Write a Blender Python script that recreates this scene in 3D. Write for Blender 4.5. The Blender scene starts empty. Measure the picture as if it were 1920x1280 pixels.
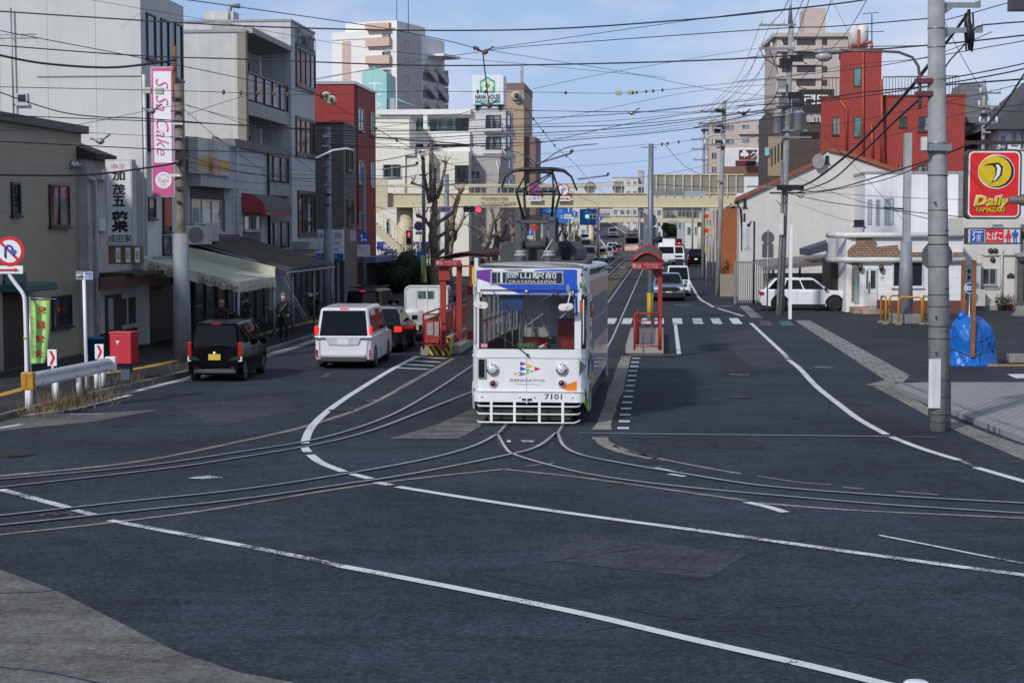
import bpy, bmesh, math, random
from mathutils import Vector, Matrix
R=math.radians;PI=math.pi
scene=bpy.context.scene;COL=scene.collection
random.seed(7)
F=3200.0;CH=4.2;TH=math.atan(215/F);AST=R(5.0)
cd=bpy.data.cameras.new("camera");cam=bpy.data.objects.new("camera",cd);COL.objects.link(cam)
cam.location=(0,0,CH);cam.rotation_euler=(PI/2-TH,0,0)
cd.sensor_width=36;cd.lens=36*F/1920;cd.clip_start=.3;cd.clip_end=6000
scene.camera=cam
SUN_EL=R(33);SUN_AZ=R(214)       # compass direction the light comes from, clockwise from +Y: behind the camera, left
w=bpy.data.worlds.new("World");scene.world=w;w.use_nodes=True
nt=w.node_tree;N=nt.nodes;L=nt.links;N.clear()
out=N.new("ShaderNodeOutputWorld");bg=N.new("ShaderNodeBackground");sky=N.new("ShaderNodeTexSky")
sky.sky_type='NISHITA';sky.sun_disc=False;sky.sun_elevation=SUN_EL;sky.sun_rotation=SUN_AZ
sky.air_density=1.0;sky.dust_density=.3;sky.ozone_density=3.0
tc=N.new("ShaderNodeTexCoord");mp=N.new("ShaderNodeMapping");mp.inputs['Scale'].default_value=(1.3,1.3,3.4)
mp.inputs['Location'].default_value=(.62,.1,.35)
n1=N.new("ShaderNodeTexNoise");n1.inputs['Scale'].default_value=3.6;n1.inputs['Detail'].default_value=9;n1.inputs['Roughness'].default_value=.56
cr=N.new("ShaderNodeValToRGB");cr.color_ramp.elements[0].position=.42;cr.color_ramp.elements[1].position=.62
n2=N.new("ShaderNodeTexNoise");n2.inputs['Scale'].default_value=9;n2.inputs['Detail'].default_value=6
cc=N.new("ShaderNodeMix");cc.data_type='RGBA';cc.inputs[6].default_value=(6.3,6.8,8.5,1);cc.inputs[7].default_value=(7.2,7.5,8.7,1)
fl=N.new("ShaderNodeMath");fl.operation='MULTIPLY_ADD';fl.inputs[1].default_value=.95;fl.inputs[2].default_value=.03
mx=N.new("ShaderNodeMix");mx.data_type='RGBA'
L.new(tc.outputs['Generated'],mp.inputs[0]);L.new(mp.outputs[0],n1.inputs[0]);L.new(mp.outputs[0],n2.inputs[0])
L.new(n1.outputs[0],cr.inputs[0]);L.new(n2.outputs[0],cc.inputs[0]);L.new(cr.outputs[0],fl.inputs[0]);L.new(fl.outputs[0],mx.inputs[0])
sx_=N.new("ShaderNodeSeparateXYZ");L.new(tc.outputs['Generated'],sx_.inputs[0]);hz=N.new("ShaderNodeMapRange");L.new(sx_.outputs[2],hz.inputs[0])
hz.inputs[1].default_value=-.02;hz.inputs[2].default_value=.30;hz.inputs[3].default_value=.92;hz.inputs[4].default_value=.15
hm_=N.new("ShaderNodeMix");hm_.data_type='RGBA';hm_.inputs[7].default_value=(3.5,4.9,8.5,1);L.new(hz.outputs[0],hm_.inputs[0]);L.new(sky.outputs[0],hm_.inputs[6]);L.new(hm_.outputs[2],mx.inputs[6]);L.new(cc.outputs[2],mx.inputs[7]);L.new(mx.outputs[2],bg.inputs[0]);L.new(bg.outputs[0],out.inputs[0])
bg.inputs[1].default_value=.100
sd=bpy.data.lights.new("sun",'SUN');sd.energy=2.85;sd.angle=R(4);sd.color=(1,.97,.92)
sun=bpy.data.objects.new("sun",sd);COL.objects.link(sun)
sdir=Vector((math.sin(SUN_AZ)*math.cos(SUN_EL),math.cos(SUN_AZ)*math.cos(SUN_EL),math.sin(SUN_EL)))
sun.rotation_euler=sdir.to_track_quat('Z','Y').to_euler();sun.location=sdir*60+Vector((0,0,20))
vs=scene.view_settings;vs.view_transform='Standard';vs.look='None';vs.gamma=1;vs.exposure=0.0
scene.cycles.max_bounces=6;scene.cycles.transparent_max_bounces=10
FW=Vector((0,math.cos(TH),-math.sin(TH)));UP=Vector((0,math.sin(TH),math.cos(TH)));CP=Vector((0,0,CH))
def ray(x,y): return Vector(((x-960)/F,0,0))+UP*((640-y)/F)+FW
def at(x,y,Y): d=ray(x,y);return CP+d*(Y/d.y)
def gp(x,y,z=0): d=ray(x,y);return CP+d*((z-CH)/d.z)
SA,CA=math.sin(AST),math.cos(AST)
def xy(v,u): return (v*CA+u*SA, -v*SA+u*CA)
def vu(p): return (p[0]*CA-p[1]*SA, p[0]*SA+p[1]*CA)
def u_at(v,x):           # where the street-parallel plane v meets the column x of the photo
    k=(x-960)/F/1.00226
    return v*(CA+k*SA)/(k*CA-SA)
MATS={}
def M(key,col=(.5,.5,.5),rough=.6,metal=0,var=.12,scale=2.0,dirt=0,hl=0,vl=0,line=.55,lw=.03,bump=0,emit=0,alpha=1,spec=.5,coat=0,fine=0):
    if key in MATS: return MATS[key]
    m=bpy.data.materials.new(key);m.use_nodes=True;t=m.node_tree;n=t.nodes;l=t.links
    b=n['Principled BSDF'];b.inputs['Roughness'].default_value=rough;b.inputs['Metallic'].default_value=metal
    b.inputs['Specular IOR Level'].default_value=spec;b.inputs['Coat Weight'].default_value=coat;b.inputs['Coat Roughness'].default_value=.05
    b.inputs['Alpha'].default_value=alpha
    c=n.new("ShaderNodeTexCoord");col4=(*col,1);cur=None
    def mixmul(sock,fac_sock,dark,fac=1):
        x=n.new("ShaderNodeMix");x.data_type='RGBA'
        l.new(fac_sock,x.inputs[0])
        if sock is None: x.inputs[6].default_value=col4;base=col
        else: l.new(sock,x.inputs[6]);base=col
        x.inputs[7].default_value=(*[k*dark for k in base],1)
        return x.outputs[2]
    if var:
        z=n.new("ShaderNodeTexNoise");z.inputs['Scale'].default_value=scale;z.inputs['Detail'].default_value=7;z.inputs['Roughness'].default_value=.65
        l.new(c.outputs['Object'],z.inputs[0])
        r=n.new("ShaderNodeMapRange");r.inputs[1].default_value=.35;r.inputs[2].default_value=.7;l.new(z.outputs[0],r.inputs[0])
        cur=mixmul(cur,r.outputs[0],1-var*2)
    if fine:
        z=n.new("ShaderNodeTexNoise");z.inputs['Scale'].default_value=fine;z.inputs['Detail'].default_value=3
        l.new(c.outputs['Object'],z.inputs[0])
        r=n.new("ShaderNodeMapRange");r.inputs[1].default_value=.5;r.inputs[2].default_value=.68;l.new(z.outputs[0],r.inputs[0])
        cur=mixmul(cur,r.outputs[0],1.7)
    if dirt:
        mpg=n.new("ShaderNodeMapping");mpg.inputs['Scale'].default_value=(2.2,2.2,.16);l.new(c.outputs['Object'],mpg.inputs[0])
        z=n.new("ShaderNodeTexNoise");z.inputs['Scale'].default_value=1.5;z.inputs['Detail'].default_value=8;z.inputs['Roughness'].default_value=.7
        l.new(mpg.outputs[0],z.inputs[0])
        r=n.new("ShaderNodeMapRange");r.inputs[1].default_value=.48;r.inputs[2].default_value=.78;r.inputs[4].default_value=dirt;l.new(z.outputs[0],r.inputs[0])
        cur=mixmul(cur,r.outputs[0],.35)
    if hl or vl:
        s=n.new("ShaderNodeSeparateXYZ");l.new(c.outputs['Object'],s.inputs[0]);facs=[]
        for sp,src in ((hl,'z'),(vl,'xy')):
            if not sp: continue
            if src=='z': o=s.outputs[2]
            else:
                a=n.new("ShaderNodeMath");a.operation='ADD';l.new(s.outputs[0],a.inputs[0]);l.new(s.outputs[1],a.inputs[1]);o=a.outputs[0]
            a=n.new("ShaderNodeMath");a.operation='DIVIDE';a.inputs[1].default_value=sp;l.new(o,a.inputs[0])
            f=n.new("ShaderNodeMath");f.operation='FRACT';l.new(a.outputs[0],f.inputs[0])
            g=n.new("ShaderNodeMath");g.operation='LESS_THAN';g.inputs[1].default_value=lw/sp;l.new(f.outputs[0],g.inputs[0]);facs.append(g.outputs[0])
        fs=facs[0]
        if len(facs)==2:
            a=n.new("ShaderNodeMath");a.operation='MAXIMUM';l.new(facs[0],a.inputs[0]);l.new(facs[1],a.inputs[1]);fs=a.outputs[0]
        cur=mixmul(cur,fs,line)
    if cur is None: b.inputs['Base Color'].default_value=col4
    else: l.new(cur,b.inputs['Base Color'])
    if bump:
        z=n.new("ShaderNodeTexNoise");z.inputs['Scale'].default_value=bump;z.inputs['Detail'].default_value=5;l.new(c.outputs['Object'],z.inputs[0])
        bp=n.new("ShaderNodeBump");bp.inputs['Strength'].default_value=.35;bp.inputs['Distance'].default_value=.03;l.new(z.outputs[0],bp.inputs['Height']);l.new(bp.outputs[0],b.inputs['Normal'])
    if emit:
        b.inputs['Emission Color'].default_value=col4;b.inputs['Emission Strength'].default_value=emit
    MATS[key]=m;return m
def brick_mat(key,c1,c2,mortar,scale,bw=.5,rh=.25,bump=.4,ms=.02,flat=False):
    if key in MATS: return MATS[key]
    m=bpy.data.materials.new(key);m.use_nodes=True;t=m.node_tree;n=t.nodes;l=t.links;b=n['Principled BSDF'];b.inputs['Roughness'].default_value=.85
    c=n.new("ShaderNodeTexCoord");s=n.new("ShaderNodeSeparateXYZ");a=n.new("ShaderNodeMath");a.operation='ADD';cm=n.new("ShaderNodeCombineXYZ")
    l.new(c.outputs['Object'],s.inputs[0]);l.new(s.outputs[0],a.inputs[0]);l.new(s.outputs[1],a.inputs[1]);l.new(s.outputs[0] if flat else a.outputs[0],cm.inputs[0]);l.new(s.outputs[1 if flat else 2],cm.inputs[1])
    k=n.new("ShaderNodeTexBrick");k.inputs['Color1'].default_value=(*c1,1);k.inputs['Color2'].default_value=(*c2,1);k.inputs['Mortar'].default_value=(*mortar,1)
    k.inputs['Scale'].default_value=scale;k.inputs['Brick Width'].default_value=bw;k.inputs['Row Height'].default_value=rh;k.inputs['Mortar Size'].default_value=ms
    l.new(cm.outputs[0],k.inputs[0]);l.new(k.outputs[0],b.inputs['Base Color'])
    bp=n.new("ShaderNodeBump");bp.inputs['Strength'].default_value=bump;bp.inputs['Distance'].default_value=.02;bp.invert=True;l.new(k.outputs[1],bp.inputs['Height']);l.new(bp.outputs[0],b.inputs['Normal'])
    MATS[key]=m;return m
def asphalt(key,base,seed=0,tint=(1,1,1),gr=1):
    m=bpy.data.materials.new(key);m.use_nodes=True;t=m.node_tree;n=t.nodes;l=t.links;b=n['Principled BSDF'];b.inputs['Roughness'].default_value=.85;b.inputs['Specular IOR Level'].default_value=.16
    c=n.new("ShaderNodeTexCoord")
    def nz(sc,det,a,bb,lo,hi,rough=.6,mapscale=None):
        src=c.outputs['Object']
        if mapscale:
            mm=n.new("ShaderNodeMapping");mm.inputs['Scale'].default_value=mapscale;mm.inputs['Location'].default_value=(seed,seed*2,0);l.new(src,mm.inputs[0]);src=mm.outputs[0]
        z=n.new("ShaderNodeTexNoise");z.inputs['Scale'].default_value=sc;z.inputs['Detail'].default_value=det;z.inputs['Roughness'].default_value=rough;l.new(src,z.inputs[0])
        r=n.new("ShaderNodeMapRange");r.inputs[1].default_value=a;r.inputs[2].default_value=bb;r.inputs[3].default_value=lo;r.inputs[4].default_value=hi;l.new(z.outputs[0],r.inputs[0]);return r.outputs[0]
    f1=nz(.22,8,.36,.64,.74,1.24,.65);f2=nz(12,6,.38,.62,1-.42*gr,1+.40*gr,.8);f3=nz(19,3,.55,.68,1,1+.95*gr,.7);f4=nz(.9,9,.50,.66,1.04,.66,.75,(.35,1.6,1));f5=nz(3.0,7,.40,.60,.84,1.16,.7)
    cur=None
    for f in (f1,f2,f3,f4,f5):
        if cur is None: cur=f
        else:
            x=n.new("ShaderNodeMath");x.operation='MULTIPLY';l.new(cur,x.inputs[0]);l.new(f,x.inputs[1]);cur=x.outputs[0]
    vm=n.new("ShaderNodeVectorMath");vm.operation='SCALE';vm.inputs[0].default_value=[base*k for k in tint];l.new(cur,vm.inputs['Scale']);l.new(vm.outputs[0],b.inputs['Base Color'])
    z=n.new("ShaderNodeTexNoise");z.inputs['Scale'].default_value=70;l.new(c.outputs['Object'],z.inputs[0])
    bp=n.new("ShaderNodeBump");bp.inputs['Strength'].default_value=.5;bp.inputs['Distance'].default_value=.01;l.new(z.outputs[0],bp.inputs['Height']);l.new(bp.outputs[0],b.inputs['Normal'])
    MATS[key]=m;return m
def worn_paint(key,col,amount=.5,road=.05):
    """road paint with the bare asphalt showing through where tyres wore it off"""
    m=bpy.data.materials.new(key);m.use_nodes=True;t=m.node_tree;n=t.nodes;l=t.links;b=n['Principled BSDF'];b.inputs['Roughness'].default_value=.75
    c=n.new("ShaderNodeTexCoord");z=n.new("ShaderNodeTexNoise");z.inputs['Scale'].default_value=26;z.inputs['Detail'].default_value=6;z.inputs['Roughness'].default_value=.75;l.new(c.outputs['Object'],z.inputs[0])
    z2=n.new("ShaderNodeTexNoise");z2.inputs['Scale'].default_value=1.3;z2.inputs['Detail'].default_value=4;l.new(c.outputs['Object'],z2.inputs[0])
    a=n.new("ShaderNodeMath");a.operation='MULTIPLY_ADD';a.inputs[1].default_value=.75;l.new(z2.outputs[0],a.inputs[0]);l.new(z.outputs[0],a.inputs[2])
    r=n.new("ShaderNodeMapRange");r.inputs[1].default_value=1.12-amount*.42;r.inputs[2].default_value=1.22-amount*.42;l.new(a.outputs[0],r.inputs[0])
    x=n.new("ShaderNodeMix");x.data_type='RGBA';l.new(r.outputs[0],x.inputs[0]);x.inputs[6].default_value=(*col,1);x.inputs[7].default_value=(road,road*1.03,road*1.1,1);l.new(x.outputs[2],b.inputs['Base Color'])
    MATS[key]=m;return m
def glass_mat(key,col,rough=.04,spec=.5,curtain=None):
    """window glazing seen from the street: dark room, pale curtains in broad vertical bands"""
    if key in MATS: return MATS[key]
    m=bpy.data.materials.new(key);m.use_nodes=True;t=m.node_tree;n=t.nodes;l=t.links;b=n['Principled BSDF'];b.inputs['Roughness'].default_value=rough;b.inputs['Specular IOR Level'].default_value=spec
    c=n.new("ShaderNodeTexCoord");mm=n.new("ShaderNodeMapping");mm.inputs['Scale'].default_value=(3.1,3.1,.5);l.new(c.outputs['Object'],mm.inputs[0])
    z=n.new("ShaderNodeTexNoise");z.inputs['Scale'].default_value=.7;z.inputs['Detail'].default_value=3;l.new(mm.outputs[0],z.inputs[0])
    r=n.new("ShaderNodeMapRange");r.inputs[1].default_value=.47;r.inputs[2].default_value=.53;l.new(z.outputs[0],r.inputs[0])
    x=n.new("ShaderNodeMix");x.data_type='RGBA';l.new(r.outputs[0],x.inputs[0]);x.inputs[6].default_value=(*col,1);x.inputs[7].default_value=(*(curtain or [k*1.8 for k in col]),1);l.new(x.outputs[2],b.inputs['Base Color'])
    MATS[key]=m;return m
class MB:
    def __init__(s): s.v=[];s.f=[];s.mi=[];s.m=0;s.sm=[];s.smooth=False
    def face(s,pts):
        i=len(s.v);s.v+= [tuple(p) for p in pts];s.f.append(tuple(range(i,i+len(pts))));s.mi.append(s.m);s.sm.append(s.smooth)
    def _add(s,vs,fs):
        i=len(s.v);s.v+=[tuple(p) for p in vs]
        for f in fs: s.f.append(tuple(k+i for k in f));s.mi.append(s.m);s.sm.append(s.smooth)
    def box(s,x0,x1,y0,y1,z0,z1):
        if x0>x1: x0,x1=x1,x0
        if y0>y1: y0,y1=y1,y0
        if z0>z1: z0,z1=z1,z0
        s._add([(x0,y0,z0),(x1,y0,z0),(x1,y1,z0),(x0,y1,z0),(x0,y0,z1),(x1,y0,z1),(x1,y1,z1),(x0,y1,z1)],
               [(0,3,2,1),(4,5,6,7),(0,1,5,4),(1,2,6,5),(2,3,7,6),(3,0,4,7)]);return s
    def prism(s,poly,axis,a0,a1):
        """poly: 2d points;axis the extrusion axis ('x': poly=(y,z), 'y': (x,z), 'z': (x,y))"""
        def P(p,a): return {'x':(a,p[0],p[1]),'y':(p[0],a,p[1]),'z':(p[0],p[1],a)}[axis]
        n=len(poly);vs=[P(p,a0) for p in poly]+[P(p,a1) for p in poly]
        s._add(vs,[tuple(range(n))[::-1],tuple(range(n,2*n))]+[(i,(i+1)%n,n+(i+1)%n,n+i) for i in range(n)]);return s
    def tube(s,pts,r,n=8,cap=True,closed=False):
        pts=[Vector(p) for p in pts];rs=r if isinstance(r,(list,tuple)) else [r]*len(pts);sm=s.smooth;s.smooth=True
        i0=len(s.v);up=None;N_=len(pts)
        for k,p in enumerate(pts):
            t=(pts[min(k+1,N_-1)]-pts[max(k-1,0)]).normalized()
            if up is None or abs(t.dot(up))>.98: up=Vector((0,0,1)) if abs(t.z)<.9 else Vector((1,0,0))
            a=t.cross(up).normalized();b=a.cross(t);up=b
            for j in range(n):
                an=2*PI*j/n;s.v.append(tuple(p+(a*math.cos(an)+b*math.sin(an))*rs[k]))
        for k in range(N_-1):
            for j in range(n):
                s.f.append((i0+k*n+j,i0+k*n+(j+1)%n,i0+(k+1)*n+(j+1)%n,i0+(k+1)*n+j));s.mi.append(s.m);s.sm.append(True)
        if cap:
            s.f.append(tuple(range(i0,i0+n))[::-1]);s.mi.append(s.m);s.sm.append(False)
            e=i0+(N_-1)*n;s.f.append(tuple(range(e,e+n)));s.mi.append(s.m);s.sm.append(False)
        s.smooth=sm;return s
    def cyl(s,c,r,axis,h,n=16,r2=None):
        c=Vector(c);d={'x':Vector((1,0,0)),'y':Vector((0,1,0)),'z':Vector((0,0,1))}[axis]
        return s.tube([c,c+d*h],[r,r if r2 is None else r2],n)
    def lathe(s,prof,c=(0,0,0),axis='z',n=16):
        """prof: (r, along) pairs"""
        d={'x':Vector((1,0,0)),'y':Vector((0,1,0)),'z':Vector((0,0,1))}[axis]
        c=Vector(c);return s.tube([c+d*(a+i*1e-5) for i,(r,a) in enumerate(prof)],[max(r,1e-4) for r,a in prof],n)
    def disc(s,c,r,axis,n=20,flip=False,ry=None):
        pts=[]
        for j in range(n):
            a=2*PI*j/n;x,y=r*math.cos(a),(ry or r)*math.sin(a)
            pts.append({'y':(c[0]+x,c[1],c[2]+y),'x':(c[0],c[1]+x,c[2]+y),'z':(c[0]+x,c[1]+y,c[2])}[axis])
        s.face(pts[::-1] if flip else pts);return s
    def loft(s,rings,closed=True,cap=False,smooth=True):
        n=len(rings[0]);i0=len(s.v)
        for r in rings: s.v+=[tuple(p) for p in r]
        for k in range(len(rings)-1):
            for j in range(n if closed else n-1):
                s.f.append((i0+k*n+j,i0+k*n+(j+1)%n,i0+(k+1)*n+(j+1)%n,i0+(k+1)*n+j));s.mi.append(s.m);s.sm.append(smooth)
        if cap:
            s.f.append(tuple(range(i0,i0+n))[::-1]);e=i0+(len(rings)-1)*n;s.f.append(tuple(range(e,e+n)));s.mi+=[s.m]*2;s.sm+=[False]*2
        return s
    def blob(s,c,r,n=8,m=6,jit=0,sc=(1,1,1)):
        rings=[]
        for k in range(m+1):
            a=PI*k/m;ring=[]
            for j in range(n):
                b=2*PI*j/n;q=1+random.uniform(-jit,jit)
                ring.append((c[0]+r*sc[0]*q*math.sin(a)*math.cos(b),c[1]+r*sc[1]*q*math.sin(a)*math.sin(b),c[2]-r*sc[2]*q*math.cos(a)))
            rings.append(ring)
        return s.loft(rings)
    def build(s,name,mats,parent=None,bevel=0,seg=2,loc=None,rz=None,fix=True):
        me=bpy.data.meshes.new(name);me.from_pydata(s.v,[],s.f)
        for m in (mats if isinstance(mats,(list,tuple)) else [mats]): me.materials.append(m)
        me.polygons.foreach_set('material_index',s.mi);me.polygons.foreach_set('use_smooth',s.sm)
        if fix:
            b=bmesh.new();b.from_mesh(me);bmesh.ops.remove_doubles(b,verts=b.verts,dist=1e-5);bmesh.ops.recalc_face_normals(b,faces=b.faces);b.to_mesh(me);b.free()
        me.update();o=bpy.data.objects.new(name,me);COL.objects.link(o)
        if parent is not None: o.parent=parent
        if loc is not None: o.location=loc
        if rz is not None: o.rotation_euler=(0,0,rz)
        if bevel:
            md=o.modifiers.new("bevel",'BEVEL');md.width=bevel;md.segments=seg;md.limit_method='ANGLE';md.angle_limit=R(35)
        return o
def tag(o,label=None,cat=None,group=None,kind=None):
    if label: o['label']=label
    if cat: o['category']=cat
    if group: o['group']=group
    if kind: o['kind']=kind
    return o
def empty(name,loc,rz=0,label=None,cat=None,group=None):
    o=bpy.data.objects.new(name,None);COL.objects.link(o);o.location=loc;o.rotation_euler=(0,0,rz);o.empty_display_size=.3
    return tag(o,label,cat,group)
def struct(name,mb,mat): o=mb.build(name,mat);o['kind']='structure';return o
def kids(o): return [c for c in ALLKIDS.get(o.name,[])]
def copy_tree(o,children_of):
    c=o.copy();COL.objects.link(c)
    for k in children_of(o):
        d=copy_tree(k,children_of);d.parent=c
    return c
def children_of(o): return list(o.children)
TXT={}
def text(body,w,h,mat,parent,loc,rot=(PI/2,0,0),name='lettering',ext=.004,shear=0,bold=0,ls=1.0,vert=False):
    """real lettering: glyph outlines scaled into a w x h box centred on loc (facing -Y of its parent for the default rot)"""
    if vert: body="\n".join(body)
    key=(body,round(bold,3),round(shear,2))
    c=bpy.data.curves.new('glyphs','FONT');c.body=body;c.align_x='CENTER';c.align_y='CENTER';c.resolution_u=2;c.shear=shear;c.offset=bold;c.space_line=.82 if vert else ls
    o=bpy.data.objects.new('glyphs',c);COL.objects.link(o);dg=bpy.context.evaluated_depsgraph_get()
    me=bpy.data.meshes.new_from_object(o.evaluated_get(dg));bpy.data.objects.remove(o);bpy.data.curves.remove(c)
    vs=[v.co for v in me.vertices]
    if not vs: return None
    x0,x1=min(v.x for v in vs),max(v.x for v in vs);y0,y1=min(v.y for v in vs),max(v.y for v in vs)
    sx=w/(x1-x0) if w else h/(y1-y0);sy=h/(y1-y0) if h else sx
    for v in me.vertices: v.co=Vector(((v.co.x-(x0+x1)/2)*sx,(v.co.y-(y0+y1)/2)*sy,0))
    me.name=name;me.materials.clear();me.materials.append(mat);ob=bpy.data.objects.new(name,me);COL.objects.link(ob);ob.parent=parent;ob.location=loc;ob.rotation_euler=rot
    return ob
white=M('white_paint',(.78,.79,.80),.45,var=.05);offwhite=M('off_white',(.70,.69,.66),.6,dirt=.35)
steel=M('galvanised',(.33,.35,.37),.45,.6,var=.15,scale=6);darksteel=M('dark_steel',(.06,.06,.065),.5,.5);black=M('black_trim',(.012,.012,.013),.45)
rubber=M('rubber',(.015,.015,.016),.85);chrome=M('chrome',(.75,.75,.76),.12,1,var=0);alu=M('aluminium',(.5,.52,.54),.35,.8,var=.06)
red=M('red_paint',(.42,.022,.018),.5,var=.1);concrete=M('concrete',(.30,.29,.27),.85,var=.16,scale=3,dirt=.3,bump=30)
polecon=M('pole_concrete',(.33,.335,.34),.85,var=.2,scale=2.2,dirt=.45,bump=25)
glass=glass_mat('window_glass',(.02,.026,.032),curtain=(.05,.06,.07));glassc=glass_mat('curtained_glass',(.03,.04,.05),curtain=(.22,.24,.26));glasst=glass_mat('teal_glass',(.05,.12,.12),curtain=(.12,.24,.24))
carglass=M('car_glass',(.004,.005,.006),.03,var=0,spec=.3);frame_dk=M('dark_frame',(.03,.032,.036),.4,.3);frame_al=M('alu_frame',(.42,.44,.46),.4,.5,var=.05)
lampred=M('tail_red',(.35,.008,.008),.25,var=0);brake=M('brake_lit',(.95,.02,.01),.3,var=0,emit=.9);lampclear=M('lamp_clear',(.75,.77,.80),.08,var=0,spec=.8);amber=M('amber',(.75,.22,.01),.3,var=0)
yellow=M('yellow_paint',(.62,.42,.02),.55);orange=M('orange_paint',(.75,.22,.02),.5,var=.08);blue=M('sign_blue',(.02,.12,.46),.45,var=.04);green=M('sign_green',(.03,.25,.12),.5)
signwhite=M('sign_white',(.80,.81,.82),.4,var=.03);signred=M('sign_red',(.62,.02,.025),.4,var=.03);ink=M('ink',(.012,.012,.015),.6,var=0)
wood=M('stake_wood',(.32,.14,.06),.8,var=.2,scale=5);bark=M('bark',(.24,.18,.13),.95,var=.38,scale=6,bump=12,fine=9);leaf=M('hedge_leaf',(.016,.035,.013),.7,var=.35,scale=2)
def BX(name,mat,par,*d): return MB().box(*d).build(name,mat,par)
def TU(name,mat,par,pts,r,n=8): return MB().tube(pts,r,n).build(name,mat,par)
asp=asphalt('asphalt',.036,0,(.82,1.0,1.36));asp_tram=asphalt('asphalt_tram',.038,3,(.98,1.0,1.1));asp_walk=asphalt('asphalt_walk',.036,5,(1,1,1.05));asp_lot=asphalt('asphalt_lot',.037,9,(.9,1,1.2))
conc_slab=asphalt('old_concrete',.125,4,(1.03,1.0,.97),.55);conc_strip=asphalt('strip_concrete',.20,6,(1.08,1,.9),.5);kerbcon=asphalt('kerb_concrete',.18,8,(1.03,1,.95))
pave=brick_mat('paving_blocks',(.31,.31,.31),(.26,.26,.265),(.12,.12,.12),3.2,.62,.62,.3,.05,True)
paint=worn_paint('road_paint',(.60,.61,.62),.34);paint_w=worn_paint('road_paint_worn',(.64,.65,.66),.62);paint_o=worn_paint('orange_marking',(.55,.18,.05),1.0);paint_g=worn_paint('green_paint',(.02,.22,.16),.7);paint_y=worn_paint('tactile_yellow',(.50,.29,.04),.35)
mb=MB();mb.face([(-900,-60,0),(900,-60,0),(900,3200,0),(-900,3200,0)]);struct('ground',mb,asp)
def sm(pts,n=6):
    """smooth polyline through the points (Catmull-Rom)"""
    out=[];P=[Vector(p) for p in pts]
    if len(P)<3: return P
    for i in range(len(P)-1):
        a,b,c,d=P[max(i-1,0)],P[i],P[i+1],P[min(i+2,len(P)-1)]
        for k in range(n):
            t=k/n;out.append(.5*((2*b)+(c-a)*t+(2*a-5*b+4*c-d)*t*t+(3*b-a-3*c+d)*t**3))
    return out+[P[-1]]
def ribbon_pts(P,w,z,jit=0):
    mbb=MB();l=[];r=[]
    for i,p in enumerate(P):
        t=(P[min(i+1,len(P)-1)]-P[max(i-1,0)]);t.z=0;t.normalize();n_=Vector((t.y,-t.x,0));q=w/2*(1+random.uniform(-jit,jit))
        l.append((p.x-n_.x*q,p.y-n_.y*q,z));r.append((p.x+n_.x*q,p.y+n_.y*q,z))
    for i in range(len(P)-1): mbb.face([l[i],r[i],r[i+1],l[i+1]])
    return mbb
def ribbon(name,px,w,mat,z=.008,n=6,jit=0): return struct(name,ribbon_pts(sm([gp(*p) for p in px],n),w,z,jit),mat)
def gpoly(name,px,mat,z=.008):
    mbb=MB();mbb.face([(*gp(*p)[:2],z) for p in px]);return struct(name,mbb,mat)
def vpoly(name,pts,mat,z):
    mbb=MB();mbb.face([(*xy(*p),z) for p in pts]);return struct(name,mbb,mat)
vpoly('tram_bed',[(-7.6,52),(-.9,44),(-.9,320),(-7.6,320)],asp_tram,.004)
vpoly('median_strip',[(-4.3,84),(-3.2,84),(-3.2,300),(-4.3,300)],asphalt('brown_bed',.085,7,(1.25,1,.75)),.008)
gpoly('pavement_concrete',[(-250,960),(0,1068),(110,1110),(200,1155),(330,1222),(450,1262),(560,1282),(760,1345),(500,1600),(-400,1500)],conc_slab,.010)
ribbon('slab_joint',[(0,1113),(60,1112),(103,1108)],.03,asp,.014);ribbon('slab_joint',[(0,1252),(90,1262),(200,1285)],.03,asp,.014)
W1=[(783,668),(740,690),(690,720),(640,752),(604,780),(581,806),(571,832)]
ribbon('lane_line',W1,.17,paint,.012);ribbon('lane_line',[(570,838),(577,848)],.17,paint,.012);ribbon('lane_line',[(582,853),(602,868),(645,885)],.17,paint,.012);ribbon('lane_line',[(660,889),(694,898)],.17,paint,.012);ribbon('lane_line',[(706,905),(732,910)],.17,paint,.012)
ribbon('lane_line',[(745,913),(850,930),(1000,953),(1150,974),(1300,994)],.17,paint,.012);ribbon('lane_line',[(1300,994),(1500,1022),(1700,1050),(1920,1079),(2100,1100)],.17,paint_w,.0125)
ribbon('lane_line',[(230,981),(400,1013),(560,1044),(640,1062)],.15,paint_w,.012);ribbon('lane_line',[(640,1062),(720,1077),(900,1112),(1100,1153),(1300,1200),(1500,1245),(1650,1281),(1800,1318)],.17,paint,.012)
ribbon('lane_line',[(0,918),(30,926),(75,938),(130,953)],.17,paint_w,.012);ribbon('lane_line',[(140,957),(178,966)],.15,paint_w,.012);ribbon('lane_line',[(205,976),(228,980)],.13,paint_w,.012)
ribbon('lane_line',[(1408,606),(1440,636),(1470,664)],.15,paint,.012);ribbon('lane_line',[(1480,676),(1500,692),(1530,724),(1570,756),(1610,786),(1662,815)],.16,paint,.012);ribbon('lane_line',[(1672,820),(1730,842),(1798,863)],.16,paint,.012);ribbon('lane_line',[(1830,877),(1920,903),(2000,925)],.17,paint,.012)
ribbon('lane_line',[(1470,664),(1480,676)],.15,paint_w,.012,2);ribbon('lane_line',[(1798,863),(1830,877)],.12,worn_paint('road_paint_gone',(.5,.51,.52),1.05),.012,2);ribbon('lane_line',[(1345,578),(1394,593)],.15,paint,.012);ribbon('lane_line',[(1292,526),(1300,541),(1312,560),(1328,570),(1338,576)],.15,paint,.012);ribbon('lane_line',[(1280,482),(1284,500),(1292,526)],.12,paint,.012)
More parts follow.
